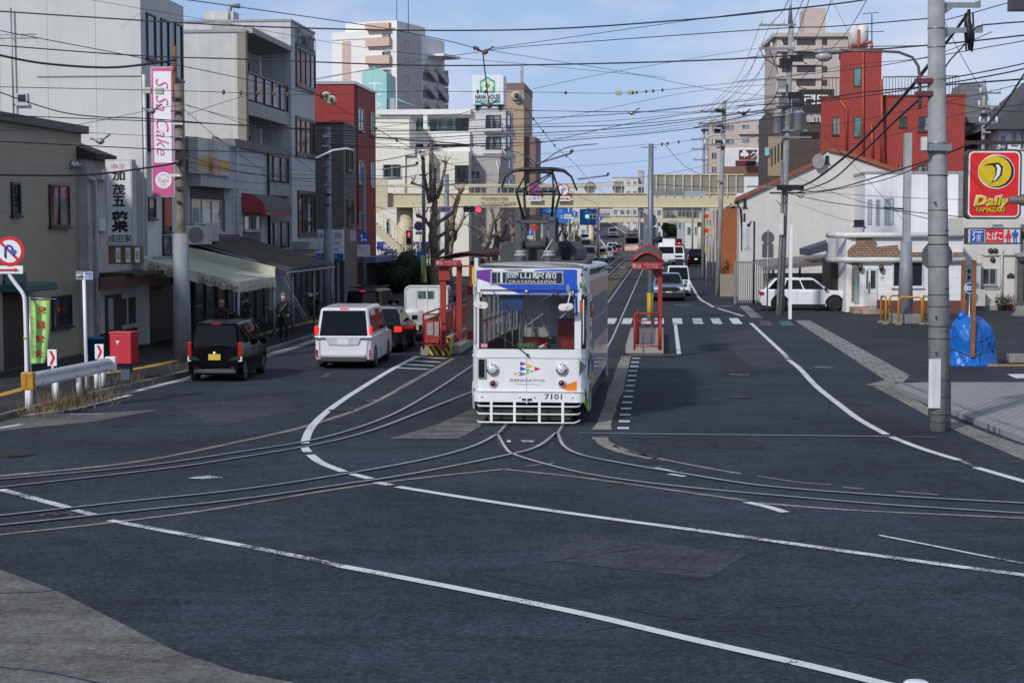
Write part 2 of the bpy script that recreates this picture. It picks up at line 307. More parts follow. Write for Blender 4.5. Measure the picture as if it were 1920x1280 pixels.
ribbon('lane_line',[(1338,573),(1374,574)],.2,paint_w,.012);ribbon('lane_line',[(1265,572),(1296,573)],.2,paint_w,.012)
ribbon('lane_line',[(1266,606),(1270,640),(1273,664)],.14,paint,.012);ribbon('lane_line',[(1273,665),(1180,666)],.1,paint,.0125)
ribbon('lane_line',[(1400,942),(1440,951),(1472,961)],.16,paint,.012);ribbon('lane_line',[(1648,1004),(1750,1024),(1830,1040),(1920,1057)],.07,paint_w,.012)
ribbon('lane_line',[(1230,877),(1262,885)],.12,paint_w,.012);ribbon('lane_line',[(1255,889),(1285,894)],.12,paint_w,.012)
for a,b in (((484,670),(500,666)),((507,662),(557,651)),((564,646.5),(591,638)),((258,733),(352,709)),((132,769),(244,741)),((0,784),(108,772)),((0,803),(40,796)),((606,634),(640,625))): ribbon('edge_line',[a,b],.15,paint,.012,1)
ribbon('edge_line',[(130,777),(192,776)],.06,paint_w,.012,1)
for q in (((774,669),(836,672.5)),((764,676),(826,679.6)),((753,683),(814,686.4)),((739,689.6),(803,693))): ribbon('hatch_stripe',q,.20,paint,.0125,1)
for i in range(14):
    t=i/13;y=672+(803-672)*(.72*t+.28*t*t);x=1193+(1169-1193)*t*(1.02);s=(y-425)/4.2;
    c=gp(x,y);vv,uu=vu(c);vpoly('dotted_line',[(vv-.12,uu-.17),(vv+.12,uu-.17),(vv+.12,uu+.17),(vv-.12,uu+.17)],paint,.012)
for xc in (1146,1176,1212,1236,1270,1308,1343,1379):
    vv,uu=vu(gp(xc,602));vpoly('crosswalk_stripe',[(vv-.21,uu-2.3),(vv+.21,uu-2.3),(vv+.21,uu+2.3),(vv-.21,uu+2.3)],paint_w if xc in(1343,1308) else paint,.012)
for k in range(9):
    vv,uu=-10.5+k*1.3,175;vpoly('crosswalk_stripe',[(vv-.3,uu-1.8),(vv+.3,uu-1.8),(vv+.3,uu+1.8),(vv-.3,uu+1.8)],paint,.012)
gpoly('diamond_marking',[(352,897),(390,892),(420,896),(380,898.5)],paint_w,.012);
for x0 in (1422,1460): gpoly('green_marking',[(x0,602),(x0+20,602),(x0+30,611),(x0+6,611)],paint_g if x0==1460 else worn_paint('green_paint_faded',(.02,.16,.12),1.25),.012)
ribbon('marking',[(1528,688),(1566,690)],.09,paint_w,.012,1);ribbon('marking',[(1368,702),(1406,703)],.09,paint_w,.012,1);ribbon('marking',[(690,753),(705,750)],.09,paint_w,.012,1)
def gtext(body,px,wd,hd,mat,rz):
    o=text(body,wd,hd,mat,None,gp(*px)+Vector((0,0,.016)),(0,0,rz),'road_number');o['kind']='structure'
gtext('51',(977,828),.55,.30,paint,PI);gtext('3',(108,966),.3,.5,paint_o,PI/2)
ribbon('orange_scribble',[(605,708),(618,700),(632,698)],.16,paint_o,.012,2);ribbon('orange_scribble',[(612,708),(620,706)],.1,paint_o,.012,2)
ribbon('drain_cover',[(1085,813),(1400,816.5),(1680,819.5)],.10,M('drain_steel',(.36,.38,.41),.35,.6,var=.3,scale=8),.02,3);ribbon('drain_cover',[(1690,820),(1756,821.5)],.08,M('drain_rust',(.13,.10,.08),.7),.02,3)
CS=[([(-40,897),(0,893),(250,867),(440,830),(575,799),(690,760),(770,717),(850,672)],.15),([(-40,1008),(0,1003),(200,981),(400,955),(640,916),(800,895),(945,880)],.11),([(945,880),(1100,897),(1300,925),(1400,939)],.11),([(1420,943),(1600,957),(1920,972),(2050,979)],.12),
 ([(1124,820),(1135,832),(1160,845),(1225,860)],.28),([(1150,836),(1200,852),(1290,871),(1390,889)],.10),([(1420,893),(1500,905),(1560,909)],.08),([(1580,914),(1620,917)],.10),([(1680,922),(1760,928)],.10),([(1128,806),(1144,762),(1159,717),(1174,668)],.36),([(1040,868),(985,874)],.08)]
for p,wd in CS: ribbon('track_edging',p,wd,conc_strip,.010,6,.22)
gpoly('concrete_slab',[(730,823),(820,796),(884,768),(925,772),(900,800),(862,822)],conc_slab,.009)
for k in range(5): ribbon('slab_joint',[(770+k*22,818-k*9),(870+k*12,818-k*9)],.035,asp,.013,1)
railtop=M('rail_steel',(.52,.58,.68),.25,.35,var=.15,scale=4);groove=M('rail_groove',(.008,.008,.009),.9,var=0);railside=M('rail_rust',(.035,.032,.032),.8,var=.3)
def pxs(pts): return [gp(*p) for p in pts]
def stv(v,u0,u1): return [Vector((*xy(v,u),0)) for u in (u0,(u0*2+u1)/3,(u0+2*u1)/3,u1)]
TRK=[(pxs([(-60,904),(0,899),(250,876),(440,849),(600,822),(720,784),(800,742),(878,691)])+stv(-5.69,62,360),1),(pxs([(-60,920),(0,914),(300,880),(450,858),(600,832),(700,806),(800,768),(885,735)])+stv(-4.62,54,360),1),
 (pxs([(-60,973),(0,967),(227,942),(453,918),(640,890),(799,861),(889,836),(935,812)])+stv(-2.93,64,360),1),(pxs([(-60,991),(0,985),(227,961),(453,936),(640,909),(776,888),(957,852),(1010,836),(1042,812)]),0),
 (pxs([(2050,952),(1920,944),(1655,929),(1430,911),(1280,888),(1184,872),(1093,854),(1057,836),(1046,812)])+stv(-1.83,64,360),1),(pxs([(2050,972),(1920,963),(1655,946),(1430,927),(1280,913),(1138,895),(1048,877),(966,853),(948,840),(932,812)]),0)]
for P,far in TRK:
    Q=sm(P[:-4],6)+list(P[-4:]) if far else sm(P,6)
    struct('tram_rail',ribbon_pts(Q,.055,.016),railtop)
    off=[]
    for i,p in enumerate(Q):
        t=(Q[min(i+1,len(Q)-1)]-Q[max(i-1,0)]).normalized();off.append(p+Vector((t.y,-t.x,0))*(.062*(1 if t.y>0 else 1)*(-1 if P in (TRK[4][0],) else 1)))
    struct('rail_groove',ribbon_pts(off,.07,.014),groove);struct('rail_bed',ribbon_pts(Q,.19,.0115,.2),railside)
for c in ([(850,1076),(990,1062),(1100,1042),(1280,1018),(1340,1008)],[(885,1070),(960,1089),(1080,1113),(1180,1142),(1290,1160),(1360,1145),(1600,1130)],[(1060,1190),(1190,1170),(1300,1158)],[(1640,890),(1700,893),(1780,888),(1800,880)],[(1780,890),(1830,908),(1870,935)],[(1500,690),(1512,718),(1560,770),(1500,772)],[(1560,740),(1550,790),(1568,806)],[(1400,1185),(1500,1205),(1640,1232),(1740,1260)],[(1420,612),(1468,650),(1516,688),(1370,687)],[(590,1040),(640,1034)]):
    ribbon('road_crack',c,.014,M('crack',(.02,.02,.022),.95,var=0),.0105,5,.9)
for c in ([(1060,900),(1090,896),(1140,905),(1100,912)],[(1600,880),(1700,868),(1900,880),(1760,900)]): pass
pd=asphalt('asphalt_patch',.031,12,(.95,1,1.15));pl_=asphalt('asphalt_patch_pale',.046,14,(.9,1,1.25))
for q in ([(1560,742),(1640,762),(1740,812),(1690,816),(1600,786)],[(1180,820),(1420,826),(1440,842),(1240,838)],[(1690,832),(1800,842),(1860,872),(1760,862)],[(1330,655),(1372,655),(1420,700),(1360,702)],[(735,875),(880,868),(930,884),(800,893)]): gpoly('road_patch',q,pd,.0045)
for q in ([(1420,612),(1470,655),(1512,690),(1370,688),(1330,630)],[(330,760),(520,742),(560,770),(400,800)],[(1090,1000),(1400,1040),(1330,1085),(1020,1050)]): gpoly('road_patch',q,pl_,.0043)
for c,rr in (((20,853),.42),((1385,745),.3),((640,770),.3)):
    if rr:
        p=gp(*c);m_=MB();m_.lathe([(0,0),(rr,0),(rr,.014),(0,.014)],(p.x,p.y,0.001),n=24);struct('manhole_cover',m_,M('iron',(.035,.036,.04),.55,.6,var=.3,scale=20))
def slab(name,poly,h,mat,z0=0):
    mbb=MB();mbb.prism([tuple(p) for p in poly],'z',z0,h);return struct(name,mbb,mat)
KL=[gp(*p) for p in ((-200,845),(-60,806),(70,772),(207,738),(350,705),(480,668),(590,634),(660,608))]
KL=sm([k for k in KL],4);KU=[Vector((*xy(-13.0,u),0)) for u in (95,130,200,300,420)]
KL=[p for p in KL if vu(p)[1]<90]+KU
WL=[Vector((*xy(-19.5,u),0)) for u in (420,300,200,130,90,75,60,45,30,24)]
inner=[p+Vector((-.16,0,0)) for p in KL]
slab('pavement',[p[:2] for p in inner]+[p[:2] for p in WL],.13,asp_walk)
mbk=MB()
for i in range(len(KL)-1):
    a,b=KL[i],KL[i+1];a2,b2=inner[i],inner[i+1]
    mbk.face([(a.x,a.y,.14),(b.x,b.y,.14),(b2.x,b2.y,.14),(a2.x,a2.y,.14)]);mbk.face([(a.x,a.y,0),(b.x,b.y,0),(b.x,b.y,.14),(a.x,a.y,.14)])
struct('kerb',mbk,kerbcon)
gut=[p+Vector((.28,0,0)) for p in KL if vu(p)[1]<110];struct('gutter',ribbon_pts(gut,.45,.006,.1),kerbcon)
ribbon('tactile_strip',[(-60,752,.14),(0,740,.14),(110,712,.14),(260,690,.14),(360,668,.14)],.32,paint_y,.138);ribbon('tactile_strip',[(480,629,.14),(520,618,.14),(560,608,.14),(600,599,.14)],.34,paint_y,.138)
gpoly('tactile_strip',[(578,600,.14),(600,600,.14),(604,604,.14),(580,606,.14)],paint_y,.137)
gpoly('concrete_slab',[(0,775),(70,772),(160,776),(300,768),(180,790),(0,808),(-100,830),(-100,800)],conc_slab,.007)
gpoly('parking_lot',[(1400,575),(1500,600),(1600,650),(1702,707),(1690,716),(2200,716),(2200,566),(1500,566)],asp_lot,.005)
gpoly('gutter_slabs',[(1490,601),(1518,601),(1706,704),(1700,711),(1660,713)],brick_mat('gutter_concrete',(.26,.25,.23),(.20,.195,.18),(.05,.05,.05),1.0,.62,.62,.3,.03,True),.010)
gpoly('gutter_slabs',[(1385,573),(1402,573),(1430,596),(1408,596)],kerbcon,.010)
gpoly('gutter_slabs',[(1622,722),(1660,713),(1700,711),(1684,722),(1668,724)],conc_strip,.011)
gpoly('gutter_slabs',[(1636,724),(1675,724),(1760,775),(1850,812),(1960,850),(2020,880),(1960,880),(1800,812),(1740,780)],kerbcon,.009)
PC=[(1676,722),(1690,718),(1740,716),(2300,716),(2500,950),(2080,900),(1920,820),(1840,790),(1760,757)]
slab('pavement',[gp(x,y,.12)[:2] for x,y in PC],.12,pave)
ke=[gp(*p) for p in ((1676,722),(1760,757),(1840,790),(1920,820),(2080,900))]
mbk=MB()
for i in range(len(ke)-1):
    a,b=ke[i],ke[i+1];n_=Vector(((b-a).y,-(b-a).x,0)).normalized()*-.16
    mbk._add([(a.x,a.y,0),(b.x,b.y,0),(b.x+n_.x,b.y+n_.y,0),(a.x+n_.x,a.y+n_.y,0),(a.x,a.y,.125),(b.x,b.y,.125),(b.x+n_.x,b.y+n_.y,.125),(a.x+n_.x,a.y+n_.y,.125)],[(4,5,6,7),(0,1,5,4),(1,2,6,5),(2,3,7,6),(3,0,4,7)])
struct('kerb',mbk,kerbcon)
vpoly('pavement_strip',[(7.4,95),(10,95),(10,400),(7.4,400)],kerbcon,.006)
gpoly('concrete_apron',[(1895,592),(1905,582),(1960,580),(1960,596)],conc_strip,.012);gpoly('bay_line',[(1888,702),(1935,701),(1950,708),(1905,710)],paint,.012)
ribbon('bay_line',[(1480,583),(1560,583.5),(1640,584)],.09,paint_w,.012,1)
rp=[(232,-13.2,-2.2,.03),(280,-15,-3.4,1.0),(340,-19.5,-7.0,3.2),(420,-28,-14.6,6.6),(520,-42,-28,9.4)]
def ramp_at(t,side):
    k=t*(len(rp)-1);i=min(int(k),len(rp)-2);f=k-i;a,b=rp[i],rp[i+1];u=a[0]+(b[0]-a[0])*f;v0=a[1]+(b[1]-a[1])*f;v1=a[2]+(b[2]-a[2])*f;z=a[3]+(b[3]-a[3])*f
    return Vector((*xy(v0+(v1-v0)*side,u),z))
mbr=MB();ml=MB()
for i in range(24):
    t0,t1=i/24,(i+1)/24
    mbr.face([ramp_at(t0,0),ramp_at(t0,1),ramp_at(t1,1),ramp_at(t1,0)])
    for sd in (0,1):
        a,b=ramp_at(t0,sd),ramp_at(t1,sd);mbr.face([a,b,(b.x,b.y,0),(a.x,a.y,0)])
    for sd in (.04,.5,.96):
        e=Vector((0,0,.02));ml.face([ramp_at(t0,sd-.012)+e,ramp_at(t0,sd+.012)+e,ramp_at(t1,sd+.012)+e,ramp_at(t1,sd-.012)+e])
struct('road_ramp',mbr,asphalt('asphalt_far',.075,2));struct('lane_line',ml,paint)
mbw=MB()
for i in range(24):
    a,b=ramp_at(i/24,1.0),ramp_at((i+1)/24,1.0);d=Vector((.25,0,0));h=Vector((0,0,.9))
    mbw._add([a,b,b+d,a+d,a+h,b+h,b+d+h,a+d+h],[(4,5,6,7),(0,1,5,4),(2,3,7,6)])
tag(mbw.build('parapet_wall',concrete),'long grey concrete parapet wall climbing beside the distant ramp','wall')
class Bld:
    """one building: an Empty at its near corner, local x along the camera-side wall, local y along the street, z up"""
    def __init__(s,name,label,cat,o,W,D,h,mat,side='L',rz=-AST,group=None,z0=0,wall=True,parapet=0,capmat=None):
        s.o=Vector((o[0],o[1],0));s.rz=rz;s.W=W;s.D=D;s.h=h;s.side=side;s.z0=z0
        s.root=empty(name,s.o,rz,label,cat,group);s.ca,s.sa=math.cos(rz),math.sin(rz)
        if wall:
            m=MB();m.box(0,W,0,D,z0,h);s.wall=m.build('wall',mat,s.root)
        if parapet:
            m=MB();e=.08
            m.box(-e,W+e,-e,.12,h,h+parapet);m.box(-e,W+e,D-.12,D+e,h,h+parapet);m.box(-e,.12,.12,D-.12,h,h+parapet);m.box(W-.12,W+e,.12,D-.12,h,h+parapet)
            m.build('parapet',capmat or mat,s.root)
    def l(s,p): q=Vector(p)-s.o;return Vector((q.x*s.ca+q.y*s.sa,-q.x*s.sa+q.y*s.ca,q.z))
    def hit(s,face,x,y,off=0):
        c=s.l(CP);d=ray(x,y);d=Vector((d.x*s.ca+d.y*s.sa,-d.x*s.sa+d.y*s.ca,d.z))
        if face=='front': t=(-off-c.y)/d.y;p=c+d*t;return p.x,p.z
        X=s.W+off if s.side=='L' else -off
        t=(X-c.x)/d.x;p=c+d*t;return p.y,p.z
    def rect(s,face,x0,y0,x1,y1,off=0):
        a0=s.hit(face,x0,(y0+y1)/2,off)[0];a1=s.hit(face,x1,(y0+y1)/2,off)[0];xm=(x0+x1)/2
        z1=s.hit(face,xm,y0,off)[1];z0=s.hit(face,xm,y1,off)[1]
        return min(a0,a1),max(a0,a1),z0,z1
    def fb(s,m,face,a0,a1,z0,z1,d0,d1):
        if face=='front': m.box(a0,a1,-d1,-d0,z0,z1)
        elif s.side=='L': m.box(s.W+d0,s.W+d1,a0,a1,z0,z1)
        else: m.box(-d1,-d0,a0,a1,z0,z1)
        return m
    def part(s,name,face,px,mat,d=.05,d0=0,off=0,bevel=0,parent=None):
        a=s.rect(face,*px,off=off);m=MB();s.fb(m,face,*a,d0,d);return m.build(name,mat,parent or s.root,bevel)
    def win(s,face,x0,y0,x1,y1,n=2,fr=None,gl=None,sill=True,rails=0,hz=0,t=.06,raw=None):
        a0,a1,z0,z1=raw or s.rect(face,x0,y0,x1,y1);m=MB();fr=fr or frame_al;gl=gl or glass
        s.fb(m,face,a0,a1,z1-t,z1,.005,.07);s.fb(m,face,a0,a1,z0,z0+t,.005,.07);s.fb(m,face,a0,a0+t,z0+t,z1-t,.005,.07);s.fb(m,face,a1-t,a1,z0+t,z1-t,.005,.07)
        for k in range(1,n): c=a0+(a1-a0)*k/n;s.fb(m,face,c-t*.45,c+t*.45,z0+t,z1-t,.006,.062)
        for k in range(hz): c=z0+(z1-z0)*(k+1)/(hz+1);s.fb(m,face,a0+t,a1-t,c-t*.3,c+t*.3,.006,.058)
        f=m.build('window',fr,s.root);m=MB();s.fb(m,face,a0+t*.9,a1-t*.9,z0+t*.9,z1-t*.9,.004,.025);m.build('pane',gl,f)
        if sill: m=MB();s.fb(m,face,a0-.06,a1+.06,z0-.07,z0-.002,.003,.12);m.build('sill',fr,f)
        if rails:
            m=MB();hz_=z0+(z1-z0)*rails
            s.fb(m,face,a0-.05,a1+.05,hz_-.04,hz_,.26,.30);s.fb(m,face,a0-.05,a1+.05,z0+.0,z0+.04,.26,.30)
            k=int((a1-a0)/.14)
            for i in range(k+1): c=a0+(a1-a0)*i/max(k,1);s.fb(m,face,c-.012,c+.012,z0+.04,hz_-.04,.27,.29)
            for c in (a0-.05,a1+.01): s.fb(m,face,c,c+.04,hz_-.04,hz_,.0,.26)
            m.build('railing',frame_dk,f)
        return f
    def txt(s,face,body,px,mat,off=.06,**k):
        a0,a1,z0,z1=s.rect(face,*px);
        rot=(PI/2,0,0) if face=='front' else ((PI/2,0,PI/2) if s.side=='L' else (PI/2,0,-PI/2))
        c=(a0+a1)/2;z=(z0+z1)/2
        loc=(c,-off,z) if face=='front' else ((s.W+off,c,z) if s.side=='L' else (-off,c,z))
        return text(body,a1-a0,z1-z0,mat,k.pop('parent',s.root),loc,rot,**k)
    def pipe(s,face,pts,r,mat,off=.1,name='pipe'):
        q=[]
        for x,y in pts:
            a,z=s.hit(face,x,y);q.append((a,-off,z) if face=='front' else ((s.W+off,a,z) if s.side=='L' else (-off,a,z)))
        m=MB();m.tube(q,r,8);return m.build(name,mat,s.root)
def zat(v,x,y): u=u_at(v,x);return at(x,y,-v*SA+u*CA).z
def left(name,label,cat,v,x0,x1,top,mat,depth=9,h=None,**k):
    """building of the left row: its street wall lies on v between photo columns x0..x1;top=(x,y) on that wall"""
    u0,u1=u_at(v,x0),u_at(v,x1);return Bld(name,label,cat,xy(v-depth,u0),depth,u1-u0,h or zat(v,*top),mat,'L',**k)
def byfront(name,label,cat,x0,x1,ytop,Y,D,mat,side='L',rz=-AST,**k):
    """building placed by its camera-side wall: photo columns x0..x1 at depth Y, top edge at ytop"""
    a=at(x0,425,Y);W=(x1-x0)/F*Y;c,s_=math.cos(rz),math.sin(rz)
    if side=='L': b=at(x1,425,Y);a=b-Vector((c,s_,0))*W
    return Bld(name,label,cat,a,W,D,at(x0,ytop,Y).z,mat,side,rz,**k)
def ac_unit(loc,rz,label,group='outdoor air conditioner units',sc=1):
    r=empty('air_conditioner',loc,rz,label,'air conditioner',group)
    m=MB();m.box(-.42*sc,.42*sc,-.16*sc,.16*sc,.06*sc,.68*sc);m.build('casing',M('ac_casing',(.55,.54,.50),.5,var=.08,dirt=.4),r,.02)
    m=MB();m.disc((-.1*sc,-.166*sc,.37*sc),.26*sc,'y',20);
    m.build('fan_grille',M('ac_grille',(.16,.16,.16),.6,var=.1),r);m=MB()
    for k in range(5): m.tube([(-.1*sc+.055*sc*(k+1)*math.cos(t*PI/12),-.172*sc,.37*sc+.055*sc*(k+1)*math.sin(t*PI/12)) for t in range(25)],.004*sc,4)
    m.build('guard',offwhite,r);m=MB();m.box(-.36*sc,-.28*sc,-.15*sc,.15*sc,0,.06*sc);m.box(.28*sc,.36*sc,-.15*sc,.15*sc,0,.06*sc);m.build('foot',black,r);return r
wp=M('wall_cream_panel',(.55,.55,.54),.65,var=.05,scale=.6,dirt=.16,vl=1.7,lw=.025,line=.6)
b1=left('beige_house','beige sided two storey house with teal door canopy behind the guardrail','house',-18.4,-90,155,(154,250),M('beige_siding',(.36,.32,.235),.7,var=.06,dirt=.12,hl=.46,lw=.018,line=.7),parapet=0)
m=MB();b1.fb(m,'street',-.1,b1.D+.12,b1.h-.02,b1.h+.22,-.3,.22);m.build('roof_edge',M('fascia_dark',(.045,.045,.05),.5),b1.root)
m=MB();m.prism([(0,b1.h+.2),(b1.W+.2,b1.h+.2),(b1.W*.4,b1.h+.9)],'y',-.1,b1.D+.1);m.build('roof',M('roof_slate',(.05,.05,.055),.7,var=.15,vl=.3),b1.root)
for q in ((91,347,128,425),(96,554,132,613)): b1.win('street',*q,fr=frame_dk,gl=glassc)
b1.win('street',20,342,36,404,n=1,fr=frame_dk)
m=MB();a=b1.rect('street',6,545,46,700);b1.fb(m,'street',a[0],a[1],.15,a[3]+.3,.002,.012);m.build('entrance_shade',M('recess_shade',(.05,.043,.03),.8,hl=.3),b1.root)  # flat panel; the porch shade is put into its dark siding colour
a=b1.rect('street',0,533,62,545);m=MB();b1.fb(m,'street',a[0],a[1],a[2],a[3]+.04,0,.75);m.build('canopy',M('teal_metal',(.025,.11,.11),.4),b1.root,.03);b1.part('fascia_panel','street',(6,512,46,533),M('teal_metal'),.06)
for x in (133,140,147):
    a,z=b1.hit('street',x,309);m=MB();m.lathe([(0,0),(.13,0),(.13,.08),(.10,.13),(0,.15)],(b1.W,a,z),'x',14);m.build('vent_hood',alu,b1.root)
b1.part('plinth','street',(-90,688,155,705),M('plinth',(.10,.10,.105),.8,var=.15),.03)
b1.pipe('street',[(148,283),(154,286),(155,330),(158,500),(160,672)],.07,black,.18,'downpipe')
dirtyw=M('dirty_render',(.48,.47,.43),.8,var=.14,scale=1.4,dirt=.75)
b2=left('old_bar','narrow grimy white two storey bar with brown tiled shopfront and tall sign','shop',-18.1,165,272,(200,296),dirtyw)
m=MB();m.prism([(-.1,b2.h),(b2.W+.35,b2.h-.12),(b2.W+.35,b2.h+.05),(b2.W-2.5,b2.h+1.1),(-.1,b2.h+1.1)],'y',-.1,1.9);m.build('roof',brick_mat('roof_tile_brown',(.10,.06,.045),(.06,.042,.035),(.02,.015,.012),5,.5,.4,.8,.06),b2.root)
b2.pipe('street',[(163,333),(172,338),(176,440),(178,660)],.06,M('pvc',(.55,.58,.62),.5),.1,'downpipe')
b2.part('wall_box','street',(177,318,194,337),offwhite,.25);b2.part('wall_box','street',(178,410,194,433),offwhite,.15)
a=b2.rect('street',185,506,292,516);m=MB();b2.fb(m,'street',a[0],a[1],a[2]+.05,a[3]-.02,0,1.15);m.build('canopy',M('canopy_rust',(.06,.045,.035),.8,var=.3,dirt=.5),b2.root)
a=b2.rect('street',187,516,288,538,off=.9);m=MB();b2.fb(m,'street',a[0],a[1],a[2],a[3],.85,.92);m.build('fascia_board',M('fascia_maroon',(.10,.018,.012),.6,var=.3,scale=3,dirt=.4),b2.root)
b2.part('shopfront','street',(188,540,268,668),M('shop_boards',(.50,.50,.47),.7,hl=.22,lw=.02,dirt=.2),.02);b2.part('tile_dado','street',(188,618,268,668),brick_mat('maroon_tile',(.11,.022,.018),(.08,.018,.015),(.03,.01,.01),7,.5,.25),.035)
f=b2.part('door','street',(196,552,226,668),M('door_dark',(.018,.016,.015),.5),.06);b2.part('pane','street',(200,559,209,618),M('pane_pale',(.42,.44,.46),.2),.07,parent=f)
for q in ((228,560,235,608),(240,557,252,606),(256,557,268,600)): b2.part('window','street',q,M('door_dark'),.05)
b2.part('meter_box','street',(277,597,287,617),offwhite,.2);b2.part('meter_box','street',(279,550,289,580),M('meter_dark',(.06,.06,.065),.5),.18)
b2.pipe('street',[(262,484),(296,482),(297,535),(284,540),(276,545)],.05,M('pvc_grey',(.3,.31,.32),.5),.5,'drain_pipe');b2.pipe('street',[(277,545),(278,660)],.03,M('pvc_grey'),.15,'conduit');b2.pipe('street',[(283,560),(284,655)],.02,M('pvc_grey'),.12,'conduit')
def signbox(name,label,px,Y,thick,rz,face,edge,cat='sign',group=None,z=None,bevel=.015):
    x0,y0,x1,y1=px;p0,p1=at(x0,(y0+y1)/2,Y),at(x1,(y0+y1)/2,Y);W=abs(x1-x0)/F*Y/max(math.cos(rz),.2);zt,zb=at((x0+x1)/2,y0,Y).z,at((x0+x1)/2,y1,Y).z
    c=(p0+p1)/2;r=empty(name,(c.x,c.y,zb),rz,label,cat,group);H=zt-zb
    m=MB();m.box(-W/2,W/2,0,thick,0,H);m.build('sign_box',edge,r,bevel)
    BX('face_panel',face,r,-W/2+.05,W/2-.05,-.012,-.001,.05,H-.05)
    return r,W,H
def puton(W,H,px,q):
    """box of the photo (q) inside the sign drawn at px -> centre x, z, width, height on a sign W x H"""
    x0,y0,x1,y1=px;sx=W/(x1-x0);sz=H/(y1-y0)
    return ((q[0]+q[2])/2-(x0+x1)/2)*sx,(y1-(q[1]+q[3])/2)*sz,(q[2]-q[0])*sx,(q[3]-q[1])*sz
def sgtext(r,W,H,px,body,q,mat,**k):
    cx,cz,w_,h_=puton(W,H,px,q);return text(body,w_,h_,mat,r,(cx,k.pop('off',-.016),cz),**k)
def sgpanel(r,W,H,px,q,mat,name='colour_panel',d=.018):
    cx,cz,w_,h_=puton(W,H,px,q);m=MB();m.box(cx-w_/2,cx+w_/2,-d,-.0125,cz-h_/2,cz+h_/2);return m.build(name,mat,r)
px=(197,299,249,460);r,W,H=signbox('shop_sign','tall white sake sign with black brush characters on the grimy bar',px,53.0,.35,R(-8),M('sign_aged',(.66,.68,.70),.5,dirt=.3),M('sign_edge',(.45,.45,.44),.5))
sgtext(r,W,H,px,'酒王',(208,308,238,316),M('faded_red',(.55,.10,.08),.6))
for i,ch in enumerate('加茂五葉'): y=(321,345,367,395)[i];sgtext(r,W,H,px,ch,((211,y,236,y+(18,21,20,38)[i]) if i<3 else (208,395,241,436)),ink,bold=.035)
sgtext(r,W,H,px,'成田家',(201,440,247,455),ink,bold=.015)
px=(202,461,265,495);r,W,H=signbox('lantern_sign','brown sign with three white character plates under the tall sake sign',px,53.1,.3,R(-8),M('sign_tan',(.17,.12,.06),.6),M('sign_tan'))
for i,ch in enumerate('成田家'):
    x=(217,236,254)[i];sgpanel(r,W,H,px,(x,464,x+9,492),signwhite);sgtext(r,W,H,px,ch,(x+1.5,470,x+7.5,486),ink,off=-.022)
b3=left('white_office_block','tall plain white panelled block with narrow windows above the cake shop','building',-17.8,269,349,(348,12),wp,22)
for q in ((274,27,290,112),(301,37,315,150),(327,46,340,150)): b3.win('street',*q,n=1,fr=frame_dk,gl=glass_mat('blue_glass',(.05,.085,.13),curtain=(.07,.11,.16)),hz=0)
for q in ((276,170,284,280),(276,370,290,410),(304,352,319,435),(304,442,319,478),(330,180,338,300)): b3.win('street',*q,n=1,fr=frame_dk,gl=glassc)
b3.part('red_poster','street',(306,372,318,425),M('poster_red',(.45,.06,.03),.5),.075);  # flat red poster panel on the street wall
b3.win('front',32,175,53,195,n=1);m=MB();b3.fb(m,'front',*b3.rect('front',70,142,266,144),.005,.04);m.build('flashing',M('flash',(.3,.3,.3),.5),b3.root)
m=MB();q=[b3.hit('front',23,16),b3.hit('front',29,222)];m.tube([(q[0][0],-.15,q[0][1]),(q[1][0],-.15,q[1][1])],.03,6);m.build('antenna_mast',steel,b3.root)
m=MB();z=b3.hit('front',23,66)[1];x=q[0][0];m.tube([(x-1.0,-.15,z),(x+.9,-.15,z)],.015,5)
for k in range(5): m.tube([(x-.9+k*.4,-.35,z),(x-.9+k*.4,.05,z)],.01,4)
m.build('antenna',steel,b3.root)
b3.pipe('street',[(263,140),(267,300),(268,480)],.06,offwhite,.12,'downpipe')
b3.part('shopfront','street',(281,520,345,655),M('shop_dark',(.012,.011,.010),.5),.02)  # near-black sheet; shade under the awning put into its colour
px=(283,125,327,370);r,W,H=signbox('banner_sign','tall pink and white projecting cake sign on the white block',px,57.6,.22,R(-2),M('pink',(.62,.09,.28),.5,var=.04),M('sign_edge'))
sgpanel(r,W,H,px,(289,134,322,305),signwhite)
pink=M('pink')
cx,cz,w_,h_=puton(W,H,px,(293,148,317,292));text('SaSa Cake',h_,w_,pink,r,(cx,-.022,cz),(0,0,0),shear=.35).rotation_euler=(Matrix.Rotation(PI/2,3,'Y')@Matrix.Rotation(PI/2,3,'X')).to_euler()
cx,cz,w_,h_=puton(W,H,px,(290,322,321,354));m=MB();m.disc((cx,-.018,cz),w_/2,'y',24);m.build('badge',signwhite,r)
text('Cake',w_*.62,h_*.22,pink,r,(cx,-.024,cz));m=MB()
for k in range(4): m.box(cx-w_*.16+k*w_*.1,cx-w_*.14+k*w_*.1,-.024,-.02,cz-h_*.36,cz-h_*.16)
m.tube([(cx+w_*.3*math.cos(t*PI/10),-.022,cz+h_*.08+h_*.26*math.sin(t*PI/10)) for t in range(11)],.008,4);m.build('cupcake_drawing',pink,r)
lilac=M('lilac_wall',(.43,.43,.45),.75,var=.08,dirt=.35);sidw=M('white_siding',(.50,.51,.53),.7,var=.08,dirt=.45,hl=.36,lw=.03,line=.5)
b4=left('rice_shop','low grey shop with red and yellow signboard above the canopy','shop',-17.9,352,436,(400,272),lilac)
a=b4.rect('street',352,326,432,352);m=MB();b4.fb(m,'street',a[0],a[1],a[2],a[3],0,.5);m.build('eave_band',lilac,b4.root)
